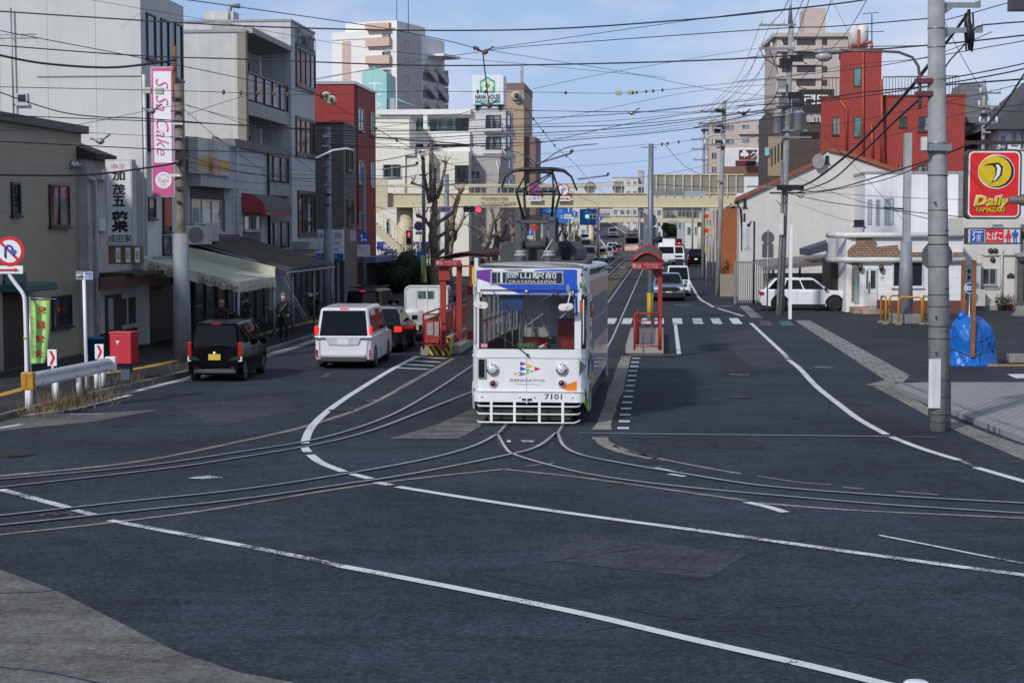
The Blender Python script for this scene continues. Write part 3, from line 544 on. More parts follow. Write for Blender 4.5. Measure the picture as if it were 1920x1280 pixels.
b4.win('street',357,374,413,434,n=3,gl=glass_mat('lilac_glass',(.16,.18,.24),curtain=(.30,.33,.38)));b4.part('louvre','street',(357,352,418,374),M('louvre_brown',(.10,.085,.09),.7,hl=.12,lw=.05,line=.35),.05);b4.part('louvre','street',(414,374,420,434),M('louvre_brown'),.05)
b4.part('purple_dado','street',(355,440,440,470),M('purple_wall',(.15,.09,.12),.8,var=.2),.25)
m=MB();m.box(-.05,b4.W+.05,-.05,b4.D+.05,b4.h,b4.h+.15);m.build('parapet',M('flash'),b4.root)
for k,(x,y) in enumerate(((369,462),(383,456))):
    a,z=b4.hit('street',x,y,.5);p=b4.root.matrix_basis;c=Vector((b4.W+.55,a,z));g=Vector((c.x*b4.ca-c.y*b4.sa,c.x*b4.sa+c.y*b4.ca,0))+b4.o;ac_unit((g.x,g.y,z),R(20),('small air conditioner on the canopy roof beside the lilac window','second air conditioner close to the lilac window behind another unit')[k],sc=1.15)
u0=u_at(-17.3,372);u1=u_at(-17.3,432);zt=zat(-17.3,400,262);zb=zat(-17.3,400,328);rr=empty('signboard',(*xy(-17.3,u0),zb),-AST,'pale green and yellow signboard with tall pink and red characters','sign');D_=u1-u0;H_=zt-zb
BX('sign_box',M('sign_edge'),rr,-.35,0,0,D_,0,H_);BX('face_panel',M('pale_green',(.50,.56,.50),.5,dirt=.2),rr,.001,.012,.05,D_-.05,.05,H_-.05);BX('colour_panel',M('sign_yellow',(.55,.36,.06),.5),rr,.013,.02,.06,D_-.06,H_*.12,H_*.45)
text('酒',1.15,H_*.62,M('pale_red',(.55,.20,.24),.5),rr,(.16,D_*.42,H_*.80),(PI/2,0,PI/2),ext=.05,bold=.03);text('米',1.2,H_*.52,M('pale_red'),rr,(.16,D_*.42,H_*.24),(PI/2,0,PI/2),bold=.03)
b5=left('sided_house','white sided narrow house with curved red awning over its window','house',-17.9,437,503,(470,282),sidw)
b5.win('street',456,404,488,432,n=3,gl=glassc);b5.part('panel','street',(455,434,488,460),M('panel_grey',(.16,.16,.17),.8),.02)
m=MB();m.box(-.1,b5.W+.15,-.1,b5.D+.1,b5.h,b5.h+.35);m.build('parapet',M('rust_flash',(.22,.21,.20),.8,var=.25,dirt=.8),b5.root)
a=b5.rect('street',453,364,505,399);y0,y1,z0,z1=a;m=MB();m.smooth=True;arc=[(0,z1)]+[(1.05*math.sin(t),z0+(z1-z0)*math.cos(t)) for t in [PI/2*k/8 for k in range(9)]]
m.loft([[(b5.W+p[0],y0,p[1]) for p in arc],[(b5.W+p[0],y1,p[1]) for p in arc]],closed=False);aw=m.build('awning',M('awning_green_black',(.06,.055,.04),.7,var=.3,vl=.35,lw=.1,line=2.2,dirt=.4),b5.root)
m=MB();m.face([(b5.W+p[0],y0-.005,p[1]) for p in arc]+[(b5.W,y0-.005,z0)]);m.face([(b5.W+p[0],y1+.005,p[1]) for p in arc]+[(b5.W,y1+.005,z0)]);m.box(b5.W+.9,b5.W+1.07,y0,y1,z0-.12,z0);m.build('awning_side',M('awning_red',(.42,.05,.06),.6,var=.25,scale=1.2),aw)
b5.pipe('street',[(498,285),(499,380),(500,462)],.07,black,.12,'downpipe');b5.pipe('street',[(440,262),(441,460)],.05,M('pvc'),.1,'downpipe')
cream2=M('cream_panel',(.53,.53,.51),.7,var=.06,dirt=.3,vl=1.55,lw=.02,line=1.25)
tall=M('tall_block',(.52,.53,.54),.7,var=.07,dirt=.5,hl=.95,lw=.02,line=.6)
b7=left('tall_sign_block','grey white four storey block with letters along its roofline','building',-17.9,548,592,(548,40),tall,16)
ub7=vu(b7.o)[1];u6=u_at(-18.05,463);h6=zat(-18.05,470,64)
b6=Bld('balcony_block','pale three storey block with brick edged corner and stacked street balconies','building',xy(-31,u6),12.95,ub7-u6-.02,h6,cream2,'L',wall=False)
b6.W=12.95-1.55;m=MB();m.box(0,b6.W,.36,b6.D,0,h6);m.box(0,12.95,0,.36,0,h6);m.build('wall',cream2,b6.root)
brk=brick_mat('beige_brick',(.42,.38,.31),(.34,.30,.24),(.16,.14,.12),5.5,.5,.22,.3,.05);m=MB();m.box(12.6,12.98,-.03,.38,0,h6-.01);m.build('brick_edge',brk,b6.root)
ya=b6.D-.05;
for (yt,yb) in ((152,200),(290,338),(414,462)):
    xr=512;zt=b6.hit('street',xr,yt,1.5)[1];zb=b6.hit('street',xr,yb,1.5)[1]
    m=MB();m.box(b6.W,b6.W+1.58,.37,ya,zb-.7,zb-.1);s_=m.build('balcony_slab',M('balcony_soffit',(.40,.40,.38),.8,var=.1,dirt=.8),b6.root)
    m=MB();m.box(b6.W+1.48,b6.W+1.52,.38,ya,zb,zt-.08);pn=m.build('balcony_panel',glass_mat('smoked_panel',(.12,.14,.15),.25,.4,(.16,.18,.19)),s_);m=MB()
    for k in range(6): y=.38+(ya-.44)*k/5;m.box(b6.W+1.52,b6.W+1.58,y,y+.05,zb-.1,zt)
    m.box(b6.W+1.46,b6.W+1.59,.38,ya,zt-.08,zt);m.build('rail',frame_dk,s_)
    m=MB();z1_=zb+2.15;
    f=b6.win('street',0,0,0,0,n=3,fr=frame_dk,gl=glassc,sill=False,raw=(1.3,ya-1.6,zb,z1_));m=MB();m.box(b6.W,b6.W+.5,ya-1.3,ya-1.0,zb,z1_+.35);m.build('pillar',offwhite,b6.root)
m=MB();zt=b6.hit('street',512,86,1.5)[1];m.prism([(b6.W,zt-.15),(b6.W+1.8,zt),(b6.W+1.8,zt+.25),(b6.W,zt+.6)],'y',.37,ya);m.build('balcony_roof',M('balcony_soffit'),b6.root)
m=MB();m.box(-.1,13.0,-.06,b6.D-.05,b6.h,b6.h+.12);m.build('parapet',M('flash'),b6.root)
m=MB();m.box(-.05,b7.W+.06,-.06,b7.D+.05,b7.h,b7.h+.1);m.build('parapet',M('flash'),b7.root)
for q in ((554,92,590,166),(554,222,590,293),(558,358,591,442)): b7.win('street',*q,n=4,fr=frame_dk,gl=glass,hz=0,t=.16)
b7.txt('street','SEUMAIDO',(553,62,589,94),ink,off=.1,bold=.02)
m=MB();x_=b7.hit('front',427,30);m.tube([(x_[0],.4,b7.h),(x_[0],.4,b7.h+.8),(x_[0]+.5,.4,b7.h+.8)],.13,8);m.build('roof_vent',steel,b7.root);m=MB();m.box(x_[0]-1.2,x_[0]+.2,.3,1.4,b7.h,b7.h+.55);m.build('roof_box',cream2,b7.root)
b7.part('ledge','street',(548,452,592,466),M('balcony_soffit'),.8)
b8=left('brown_clinic','grey brown three storey clinic with white and blue eye sign','building',-17.0,645,668,(645,233),M('brown_wall',(.155,.14,.125),.75,var=.08,dirt=.2,hl=1.2,vl=2.2,lw=.02,line=.75),10)
m=MB();m.box(-.05,b8.W+.05,-.05,b8.D,b8.h,b8.h+.12);m.build('parapet',darksteel,b8.root)
b8.win('street',649,278,660,320,n=3,fr=frame_dk);b8.win('street',650,374,661,422,n=3,fr=frame_dk);b8.part('shopfront','front',(596,492,645,600),M('shutter_dark',(.045,.05,.06),.6,vl=.9),.03);b8.part('post','front',(600,492,606,596),alu,.1);b8.part('post','front',(633,492,637,596),alu,.1)
px=(576,428,645,487);r,W,H=signbox('clinic_sign','white eye clinic sign with blue bottom band on the brown wall',px,b8.o.y+b8.W*b8.sa-.25,.12,-AST,signwhite,signwhite)
sgpanel(r,W,H,px,(577,475,644,486),M('bright_blue',(.02,.13,.55),.4));sgpanel(r,W,H,px,(577,428,644,430),M('bright_blue'));sgtext(r,W,H,px,'眼科医院',(586,436,641,448),ink);sgtext(r,W,H,px,'日帰り白内障手術',(586,453,637,460),blue);sgtext(r,W,H,px,'結膜炎・緑内障',(586,465,634,471),blue);sgtext(r,W,H,px,'目の小児科',(588,477,632,484),signwhite,off=-.022)
redw=M('red_wall',(.30,.028,.024),.7,var=.12,scale=1,dirt=.25,vl=2.4,lw=.02,line=.7)
b9=left('red_block','dark red flat roofed block rising behind the brown clinic','building',-17.2,665,705,(665,158),redw,10)
m=MB();m.box(-.08,b9.W+.08,-.08,b9.D+.05,b9.h,b9.h+.16);m.build('parapet',alu,b9.root)
for q in ((670,205,681,245),(694,212,702,252),(671,302,682,345),(694,305,702,350),(672,398,682,428)): b9.win('street',*q,n=2,fr=frame_al,gl=glassc)
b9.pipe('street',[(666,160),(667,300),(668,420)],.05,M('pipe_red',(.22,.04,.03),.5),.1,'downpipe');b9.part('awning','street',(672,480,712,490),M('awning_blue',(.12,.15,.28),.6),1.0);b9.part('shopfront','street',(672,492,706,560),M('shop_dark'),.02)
def beam(m,a,b,r=.04,n=6): return m.tube([a,b],r,n)
v0,v1=-17.78,-14.35;W_=v1-v0;ua=u_at(v1,447);ub=u_at(v1,515);D_=ub-ua;zf=zat(v1,447,528);ztop=zf+.78
rr=empty('cake_awning',(*xy(v0,ua),0),-AST,'cream striped cake shop awning with lettered valance','awning')
cloth=M('awning_cloth',(.52,.53,.40),.8,var=.08,scale=1.5,vl=.32,lw=.11,line=.62);clothp=M('awning_plain',(.55,.55,.42),.8,var=.12,scale=2);script=M('script_ink',(.10,.12,.09),.7)
m=MB();m.face([(0,0,ztop),(W_,0,zf),(W_,D_,zf),(0,D_,ztop)]);m.build('awning_cloth',cloth,rr)
m=MB();m.face([(0,D_,ztop+.34),(W_,D_,zf+.34),(W_,D_,zf-.02),(0,D_,ztop-.02)]);m.face([(0,D_,ztop+.34),(W_,D_,zf+.34),(W_,D_+.3,zf+.36),(0,D_+.3,ztop+.36)]);m.build('end_flap',clothp,rr)
def valance(p,q,hgt):
    m=MB();n=24;p=Vector(p);q=Vector(q);nn=(q-p).cross(Vector((0,0,1))).normalized()
    for k in range(n):
        f=[]
        for t in (k/n,(k+1)/n): f.append((p.lerp(q,t)+nn*.02*math.sin(t*40),p.lerp(q,t)+nn*.05*math.sin(t*40)-Vector((0,0,hgt+.03*math.sin(t*47)))))
        m.face([f[0][0],f[1][0],f[1][1],f[0][1]])
    return m.build('valance',clothp,rr)
valance((0,-.01,ztop),(W_+.01,-.01,zf),.36);valance((W_+.01,0,zf),(W_+.01,D_,zf),.36)
sl=math.atan2(ztop-zf,W_)
for xc in (.9,2.75): text('SaSa Cake',1.35,.2,script,rr,(xc,-.09,ztop-(ztop-zf)*xc/W_-.2),(PI/2,sl,0),shear=.35)
text('SaSa Cake',D_*.62,.16,M('script_faint',(.42,.42,.34),.8),rr,(W_+.09,D_*.5,zf-.2),(PI/2,0,PI/2),shear=.35)
for y in (.02,D_-.1):
    m=MB();beam(m,(W_-.03,y,.13),(W_-.03,y,zf-.05),.05,8);m.build('post',M('post_pale',(.40,.42,.45),.5,.2),rr)
m=MB();beam(m,(0,.03,ztop-.05),(W_,.03,zf-.05),.025);m.build('rail',M('post_pale'),rr);m=MB();beam(m,(W_-.03,.03,zf-.06),(W_-.03,D_,zf-.06),.03);m.build('rail',M('post_pale'),rr)
v0,v1=-17.85,-13.9;ua=ub+.35;ub=u_at(v1,628);z1=zat(v1,520,508);z0=z1+1.15;W_=v1-v0;D_=ub-ua
rr=empty('shop_canopy',(*xy(v0,ua),0),-AST,'brown corrugated canopy on grey posts over the pavement','canopy');m=MB();n_=60
for k in range(n_):
    y0,y1=D_*k/n_,D_*(k+1)/n_;h0,h1=.04*(k%2),.04*((k+1)%2);m.face([(0,y0,z0+h0),(W_,y0,z1+h0),(W_,y1,z1+h1),(0,y1,z0+h1)])
m.build('roof_sheet',M('canopy_brown',(.085,.062,.055),.8,var=.25,scale=.8,dirt=.3),rr)
postg=M('post_grey',(.24,.26,.28),.5,.3,var=.15)
for k in range(7): m=MB();beam(m,(0,D_*k/6,z0-.08),(W_,D_*k/6,z1-.08));m.build('rafter',postg,rr)
m=MB();beam(m,(W_-.05,0,z1-.12),(W_-.05,D_,z1-.12),.05);m.build('gutter',postg,rr)
for y in (1.0,u_at(v1,592)-ua,D_-.4): m=MB();beam(m,(W_-.1,y,.13),(W_-.1,y,z1-.1),.05,8);m.build('post',postg,rr)
m=MB();y=u_at(v1,592)-ua;m.tube([(W_-.1,y,.35),(W_-.02,y,.2),(W_+.35,y,.17)],.05,8);m.build('drain_spout',postg,rr)
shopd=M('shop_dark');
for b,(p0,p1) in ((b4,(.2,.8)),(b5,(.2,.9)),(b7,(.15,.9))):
    m=MB();b.fb(m,'street',b.D*p0*.2,b.D*.99,.13,2.7,.004,.03);m.build('shopfront',shopd,b.root)  # near-black sheet puts the canopy shade into the shopfront colour
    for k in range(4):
        f=.06+.9*k/3.6;m=MB();b.fb(m,'street',b.D*f,b.D*f+.12,.13,2.7,.03,.12);m.build('shop_pillar',M('shop_frame',(.09,.09,.095),.5) if k%2 else M('shop_pillar',(.12,.10,.09),.8,hl=.1,lw=.02),b.root)  # frame and pillar colours darkened to stand in for canopy shade
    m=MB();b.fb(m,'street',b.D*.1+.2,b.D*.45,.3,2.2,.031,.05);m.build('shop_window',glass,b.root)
def roofcap(b,mat,t=.3,o=.1): m=MB();m.box(-o,b.W+o,-o,b.D+o,b.h,b.h+t);return m.build('parapet',mat,b.root)
tw=M('tower_white',(.78,.76,.73),.7,var=.04,scale=.2,hl=2.9,lw=.06,line=.85);peach=M('tower_peach',(.60,.43,.34),.7,var=.05);twg=M('tower_shaded',(.50,.46,.45),.7,var=.05,hl=2.9,lw=.05,line=.85)  # last tone is the white wall with its shade put into the colour
b10=byfront('apartment_tower','tall white and peach apartment tower with outside stairs','apartment block',610,745,56,280,19,tw,'L',R(-22))
gw=.22;m=MB();m.box(b10.W+.005,b10.W+.05,0,9.5,0,b10.h-.02);m.build('shaded_wall',twg,b10.root);  # street side gets the darker copy, its shade painted in
fh=2.9
for k in range(10):
    z=b10.h-2.5-fh*k
    m=MB();m.box(b10.W-5.2,b10.W-.9,-.9,0,z-.1,z+1.3);m.build('balcony',peach,b10.root)
    f=b10.win('front',0,0,0,0,n=2,gl=glassc,raw=(b10.W-2.6,b10.W-1.0,z+.2,z+2.0),sill=False);b10.win('front',0,0,0,0,n=1,gl=glassc,raw=(1.9,3.5,z-1.5,z-.6),t=.1,sill=False)
    b10.win('street',0,0,0,0,n=1,fr=frame_dk,raw=(3,4.4,z-.2,z+1.1),sill=False)
for k in range(9):
    z=b10.h-5.8-fh*k
    for y in (10.2,14.6):
        m=MB();d=1 if y<12 else 1;m.prism([(y,z+1.3),(y+4.2,z-.5),(y+4.2,z-1.7),(y,z+.1)],'x',b10.W+.6,b10.W+.9);m.build('stair_flight',twg,b10.root)
    m=MB();m.box(b10.W,b10.W+.7,18.9,19.0,z-2,z+.8);m.build('stair_wall',twg,b10.root)
    m=MB();m.box(b10.W+.006,b10.W+.03,10,18.8,z-1.6,z-.2);m.build('stair_shade',M('stair_shade_grey',(.24,.23,.23),.8),b10.root)  # dark bands paint in the shade between the stair flights
m=MB();m.box(1.9,3.5,-.06,-.004,0,b10.h-1.5);m.build('peach_column',peach,b10.root);m=MB();m.box(.0,6.6,-.02,-.005,b10.h-1.35,b10.h-1.2);m.build('terrace_edge',M('flash'),b10.root);m=MB();m.box(b10.W-5.2,b10.W-.9,-1,0,b10.h-.0,b10.h+1.1);m.build('roof_band',peach,b10.root);m=MB();m.box(2,b10.W-.4,1,12,b10.h,b10.h+1.6);m.build('roof_block',tw,b10.root);m=MB();m.box(b10.W-1,b10.W+3,12,19,b10.h-3.2,b10.h-2.8);m.build('roof_slab',tw,b10.root)
for x in (b10.W*.8,b10.W*.98): m=MB();m.tube([(x,5,b10.h),(x,5,b10.h+11)],.08,5);m.build('lightning_rod',steel,b10.root)
for x,y0,y1 in ((612,100,250),(641,97,250)): pass
tq=M('turquoise_tile',(.34,.63,.60),.6,var=.08,vl=1.1,lw=.04,line=.75)
b11=byfront('turquoise_tower','narrow turquoise tower with sideways white letters','building',680,726,136,172,6,tq)
m=MB();m.prism([(0,b11.h),(b11.W,b11.h),(b11.W*.5,b11.h+.55)],'y',0,b11.D);m.build('roof',tq,b11.root);o=text('HANA',6.2,1.35,M('letter_white',(.72,.80,.80),.5),b11.root,(b11.W*.52,-.03,b11.h-4.1));o.rotation_euler=(Matrix.Rotation(PI/2,3,'Y')@Matrix.Rotation(PI/2,3,'X')).to_euler()
m=MB();m.box(b11.W+.05,b11.W+.7,.5,1.4,b11.h-4.6,b11.h-2.5);m.build('roof_tank',alu,b11.root);m=MB();m.tube([(b11.W+.9,0,b11.h-2.6),(b11.W+3,0,b11.h-3.4)],.05,5);m.tube([(b11.W+.9,0,b11.h-4.4),(b11.W+3,0,b11.h-4.4)],.05,5);m.build('railing',tq,b11.root)
wf=M('flats_white',(.76,.75,.73),.7,var=.06,dirt=.12);crm=M('flats_cream',(.74,.71,.62),.75,var=.05,scale=.6,dirt=.12)
b12=byfront('balcony_flats','white flats with pale green glazed balconies high up','apartment block',716,882,216,152,10,wf)
m=MB();zt=b12.h;m.box(-.3,b12.W+.2,-1.3,b12.D,zt,zt+.45);m.build('roof_slab',wf,b12.root)
for (yt,yb,hh) in ((222,246,1),(262,275,1)):
    for x0,x1,g in ((771,797,glasst),(805,852,glasst),(854,878,glass)):
        a=b12.rect('front',x0,yt,x1,yb);b12.win('front',0,0,0,0,n=2 if g is glass else 3,gl=g,fr=frame_dk if g is glass else frame_al,raw=a,rails=.55,sill=False)
    z=b12.hit('front',800,yb)[1];m=MB();m.box(b12.W*.3,b12.W+.1,-1.2,0,z-1.2,z-.1);m.build('balcony_slab',wf,b12.root)
for x in (801,): a,z=b12.hit('front',801,240);m=MB();m.box(a-.18,a+.18,-1.25,-1.0,0,zt);m.build('pillar',wf,b12.root)
b13=byfront('cream_house','cream rendered three storey house behind the footbridge stairs','house',707,806,280,140,12,crm)
b13u=byfront('cream_upper_house','cream upper storey with drainpipe beside the balcony flats','house',705,768,222,146,4,crm);roofcap(b13u,M('flash'),.15)
b13r=byfront('cream_recess_house','cream house end with dark tall window recess','house',806.5,879,284,141,11,crm);
b13.win('front',718,308,752,333,n=2,fr=frame_al);b13.win('front',724,410,731,440,n=1,hz=1,fr=frame_al);b13r.win('front',853,310,878,345,n=5,fr=frame_dk);b13.pipe('front',[(759,285),(759,395)],.09,crm,.15,'downpipe');m=MB();a=b13.hit('front',772,285);m.box(a[0]-.6,a[0]+.3,-.3,0,a[1]-.3,a[1]+.3);m.build('wall_hood',crm,b13.root)
for q in ((748,485,770,508),): b13.win('front',*q,n=1,fr=frame_dk)
px=(706,453,812,469);r,W,H=signbox('school_sign','long dark blue shop fascia sign with white lettering behind the stairs','x' and px,139.2,.2,-AST,M('navy',(.03,.035,.25),.5),M('navy'))
sgtext(r,W,H,px,'Rising',(750,456,781,468),signwhite,bold=.02,off=-.03);sgtext(r,W,H,px,'英進',(718,457,741,467),signwhite,off=-.03)
b13.part('white_shopfront','front',(706,470,806,520),signwhite,.05);b13.part('blue_panel','front',(783,471,804,500),M('navy'),.12)
for k in range(4): b13.txt('front',('10:00','受付中','電話','教室')[k],(786,473+k*7,802,478+k*7),signwhite,off=.13)
gl_=M('pale_lilac_tile',(.55,.54,.55),.7,var=.06,vl=.62,lw=.05,line=.82);
b14=byfront('narrow_flats','narrow pale lilac flats carrying a rooftop sign box','apartment block',880,948,203,151,8,gl_)
for y in (216,257):
    b14.win('front',911,y,939,y+25,n=2,fr=frame_dk,gl=glassc,rails=.5,sill=False);z=b14.hit('front',925,y+27)[1];a=b14.rect('front',907,y+25,942,y+32);m=MB();m.box(a[0],a[1],-.8,0,a[2],a[3]);m.build('balcony',gl_,b14.root)
for y in (215,255,295,335): b14.win('street',950,y,957,y+22,n=1,fr=frame_dk)
px=(886,141,944,196);r,W,H=signbox('rooftop_sign','white rooftop sign box with flower in a green house outline','x' and px,150.5,2.8,-AST,M('sign_pale',(.74,.80,.84),.5,hl=.65,lw=.02,line=.92),M('sign_pale'))
grn=M('sign_turq',(.02,.38,.33),.5);cx,cz,w_,h_=puton(W,H,px,(900,144,928,174));m=MB();m.prism([(cx-w_/2,cz-h_/2),(cx+w_/2,cz-h_/2),(cx+w_/2,cz+h_*.22),(cx,cz+h_/2),(cx-w_/2,cz+h_*.22)],'y',-.03,-.015);m.build('house_emblem',grn,r)
m=MB()
for k in range(5): an=PI/2+2*PI*k/5;m.disc((cx+.33*math.cos(an)*w_/1.25,-.036-.001*k,cz-.1+.33*math.sin(an)*w_/1.25),.25*w_/1.25,'y',14)
m.build('flower_emblem',M('petal',(.75,.75,.5),.5),r);m=MB();m.disc((cx,-.046,cz-.1),.2*w_/1.25,'y',14);m.build('flower_centre',grn,r)
sgtext(r,W,H,px,'HANA HOUSE',(891,177,938,187),ink,bold=.035,off=-.03);sgpanel(r,W,H,px,(891,188,938,194),grn);sgtext(r,W,H,px,'門田屋敷',(905,189.5,924,193),signwhite,off=-.03)
m=MB();
for x in (-W/2+.2,W/2-.5): BX('sign_foot',darksteel,r,x,x+.3,.5,2.4,-.45,0)
b15=byfront('grey_annex','grey rendered annex with one pair of windows under the narrow flats','house',880,938,294,143,8,M('annex_grey',(.42,.41,.39),.8,var=.1,dirt=.3));b15.win('front',882,320,900,336,n=2,gl=glassc);roofcap(b15,M('flash'),.15)
b15.pipe('front',[(931,303),(935,315),(934,360)],.07,offwhite,.12,'downpipe')
tan=M('tan_wall',(.42,.30,.20),.7,var=.05,vl=1.1,lw=.02,line=.85);b16=byfront('tan_flats','slim tan flats with antennas behind the rooftop sign','apartment block',940,982,168,185,12,tan)
roofcap(b16,M('tan_dark',(.22,.14,.12),.7),.7,.05);m=MB();m.box(b16.W,b16.W+1.2,1,9,0,b16.h-5);m.build('side_wing',M('tan_dark'),b16.root)
for y in (243,287,327): b16.win('front',956,y,966,y+15,n=2,gl=glassc)
for x in (976,979): m=MB();a=b16.hit('front',x,165)[0];m.tube([(a,1,b16.h),(a,1,b16.h+2.6)],.05,5);m.box(a-.12,a+.12,.8,1,b16.h+.9,b16.h+2.1);m.build('antenna',alu,b16.root)
b16b=byfront('brown_end_block','low brown block at the end of the tan flats','building',988,1001,285,195,10,M('tan_dark'))
b17=byfront('arcade_building','pale lilac arcade building with arched doorway behind the bare trees','building',788,965,345,146,10,M('lilac_pale',(.36,.36,.38),.8,var=.08,vl=4.2,lw=.06,line=.7))
m=MB();a0,a1,z0,z1=b17.rect('front',856,456,876,490);m.prism([(a0,0),(a1,0)]+[((a0+a1)/2+(a1-a0)/2*math.cos(t*PI/8),z1-(a1-a0)/2+(a1-a0)/2*math.sin(t*PI/8)) for t in range(9)],'y',-.02,-.004);m.build('doorway',M('shop_dark'),b17.root)
for q in ((888,458,910,488),(862,390,874,420)): b17.win('front',*q,n=2,fr=frame_dk)
facs=[(.55,.53,.50),(.62,.61,.60),(.45,.42,.39),(.50,.38,.30),(.40,.40,.42)]
def simple(x0,x1,yt,Y,ci,label,floors=3,cols=3,side='L',wx=.55,D=14,roof=None,name='apartment_block'):
    b=byfront(name,label,'building',x0,x1,yt,Y,D,M('far_wall_%d'%ci,facs[ci],.75,var=.06,scale=.3),side);fhh=min(3.1,(b.h)/max(floors,1))
    for k in range(floors):
        for c in range(cols):
            a=b.W*(c+.5-wx/2)/cols;z=b.h-fhh*(k+.85);b.win('front',0,0,0,0,n=2,gl=glassc,raw=(a,a+b.W*wx/cols,z,z+fhh*.5),sill=False,t=.09)
    if roof: m=MB();m.prism([(-.4,b.h),(b.W+.4,b.h),(b.W/2,b.h+b.W*.25)],'y',-.4,b.D);m.build('roof',roof,b.root)
    else: roofcap(b,M('flash'),.25,.06)
    return b
roofg=M('roof_grey',(.07,.075,.08),.7,var=.15)
simple(1148,1196,334,420,1,'white far apartment block with small grid of windows',7,4);simple(1196,1206,322,425,4,'dark slim far tower against the white apartment block',0,0);simple(1062,1100,352,300,1,'white far shop block with tall roof sign frame',3,3);simple(1098,1120,378,360,3,'small brown far house under the footbridge',2,2)
for x0,x1,yt,Y,ci,l in ((1100,1150,392,520,1,'long white far hall beyond the second footbridge'),(1150,1185,388,560,4,'grey far block beyond the second footbridge'),(1186,1215,392,500,0,'beige far block beyond the second footbridge'),(1215,1242,386,480,1,'white far block behind the steel mast'),(1243,1270,396,450,2,'tan far block beside the right trees'),(1052,1075,380,330,0,'beige far block behind the blue signs'),(1018,1054,395,280,2,'tan far shop behind the bare trees'),(985,1020,402,250,4,'grey far shop behind the bare trees'),(1075,1100,398,340,4,'grey far shop under the blue sign board'),(1285,1312,415,330,1,'white far house beside the right pavement'),(1270,1288,408,400,4,'grey far house beside the right pavement'),(1312,1334,398,270,0,'beige far house beside the utility poles')):
    simple(x0,x1,yt,Y,ci,l,max(1,int((at(x0,yt,Y).z)/3.2)),2,'L' if x0<1200 else 'R',.5,10)
hm=MB();pts=[]
for k in range(41):
    x=-900+k*60;h=30+26*math.sin(k*.5)+16*math.sin(k*1.3+1);pts.append((x,max(h,8)))
hm.prism([(-900,0)]+pts+[(1500,0)],'y',2300,2700);struct('hills',hm,M('far_hill',(.06,.09,.12),.9,var=.2,scale=.01))
tileo=M('orange_tile',(.32,.09,.04),.7,var=.2,vl=.3,lw=.05,line=.6);beigew=M('gable_beige',(.58,.56,.53),.75,var=.05,dirt=.12,hl=2.3,vl=5.2,lw=.015,line=.82)
g=Bld('gable_house','long beige gable walled building with thin orange tile verge','building',at(1386,425,98),(1862-1386)/F*98,16,3,beigew,'R',rz=R(-7),wall=False)
def gx(x,y): a,z=g.hit('front',x,y);return a,z
P=[(0,0),(g.W*.985,0)]+[gx(1745,345),gx(1690,327),gx(1572,288),gx(1555,283),gx(1540,297),gx(1386,375)]
P[1]=(gx(1745,345)[0],0)
m=MB();m.prism(P,'y',0,16);m.build('wall',beigew,g.root)
for a,b in (((1380,377),(1541,303)),((1551,282),(1574,287)),((1571,285),(1694,327))):
    p,q=gx(*a),gx(*b);m=MB();m.prism([(p[0],p[1]-.02),(q[0],q[1]-.02),(q[0],q[1]+.2),(p[0],p[1]+.2)],'y',-.25,16.2);m.build('roof_verge',tileo,g.root)
g.win('front',1547,292,1554,306,n=2,fr=frame_dk);g.win('front',1394,373,1399,388,n=1,fr=frame_dk);g.win('front',1394,400,1397,420,n=1,fr=frame_dk)
g.pipe('front',[(1381,382),(1388,390),(1391,430),(1391,470)],.05,black,.12,'downpipe');m=MB();a,z=gx(1534,303);m.disc((a,-.45,z),.35,'y',18,ry=.42);m.tube([(a,-.4,z),(a+.2,-.2,z-.3),(a+.2,0,z-.4)],.03,6);m.build('satellite_dish',M('dish',(.3,.28,.26),.5),g.root)
whw=M('white_render',(.74,.75,.77),.7,var=.06,scale=.8,dirt=.3)
h1=byfront('white_annex','plain white rendered block with three slim shuttered windows','building',1621,1818,326,92,7,whw,'R');roofcap(h1,M('flash'),.12,.05)
for q in ((1627,374,1634,421),(1642,374,1649,422),(1658,372,1666,421),(1667,371,1675,421)): h1.win('front',*q,n=1,gl=glass_mat('shutter_glass',(.30,.32,.34),.4,.3),sill=False)
h1.win('front',1601,412,1620,424,n=1,fr=frame_dk,gl=M('shop_dark'))
for x in (1798,1801,1804): h1.pipe('front',[(x,327),(x-1,380),(x,432)],.03,M('pvc_grey'),.06,'conduit')
clap=M('white_clapboard',(.74,.74,.74),.6,var=.04,hl=.42,lw=.02,line=.7);stone=brick_mat('cut_stone',(.36,.24,.17),(.26,.16,.11),(.06,.04,.03),3.0,.7,.36,.9,.035)
h2=byfront('white_restaurant','low white boarded restaurant with brown stone patches and rounded cornices','restaurant',1588,1805,441,84,6,clap,'R',rz=R(-1))
for y,nm in ((438,'cornice'),(655/3.555+300,'cornice')):
    a0,z=h2.hit('front',1583,y+3);m=MB();m.tube([(a0-.6,1.2,z),(a0-.3,.15,z),(a0+.3,-.15,z),(h2.W+.05,-.15,z)],.14,8);m.build(nm,M('cornice_white',(.72,.70,.66),.5,dirt=.2),h2.root)
sp=[(1589,481),(1589,470),(1597,461),(1604,458),(1607,442),(1633,441),(1636,452),(1643,453),(1643,462),(1650,462),(1682,459),(1683,465),(1687,470),(1687,481)]
m=MB();m.prism([h2.hit('front',*q) for q in sp],'y',-.07,-.004);m.build('stone_cladding',stone,h2.root)
for q in ((1709,473,1731,481),(1787,473,1804,481)): h2.part('stone_cladding','front',q,stone,.06)
f=h2.part('door','front',(1621,502,1644,574),M('door_white',(.68,.69,.69),.5),.07);
for q in ((1624,507,1627,541),(1632,507,1641,541)): h2.part('pane','front',q,glass,.08,parent=f)
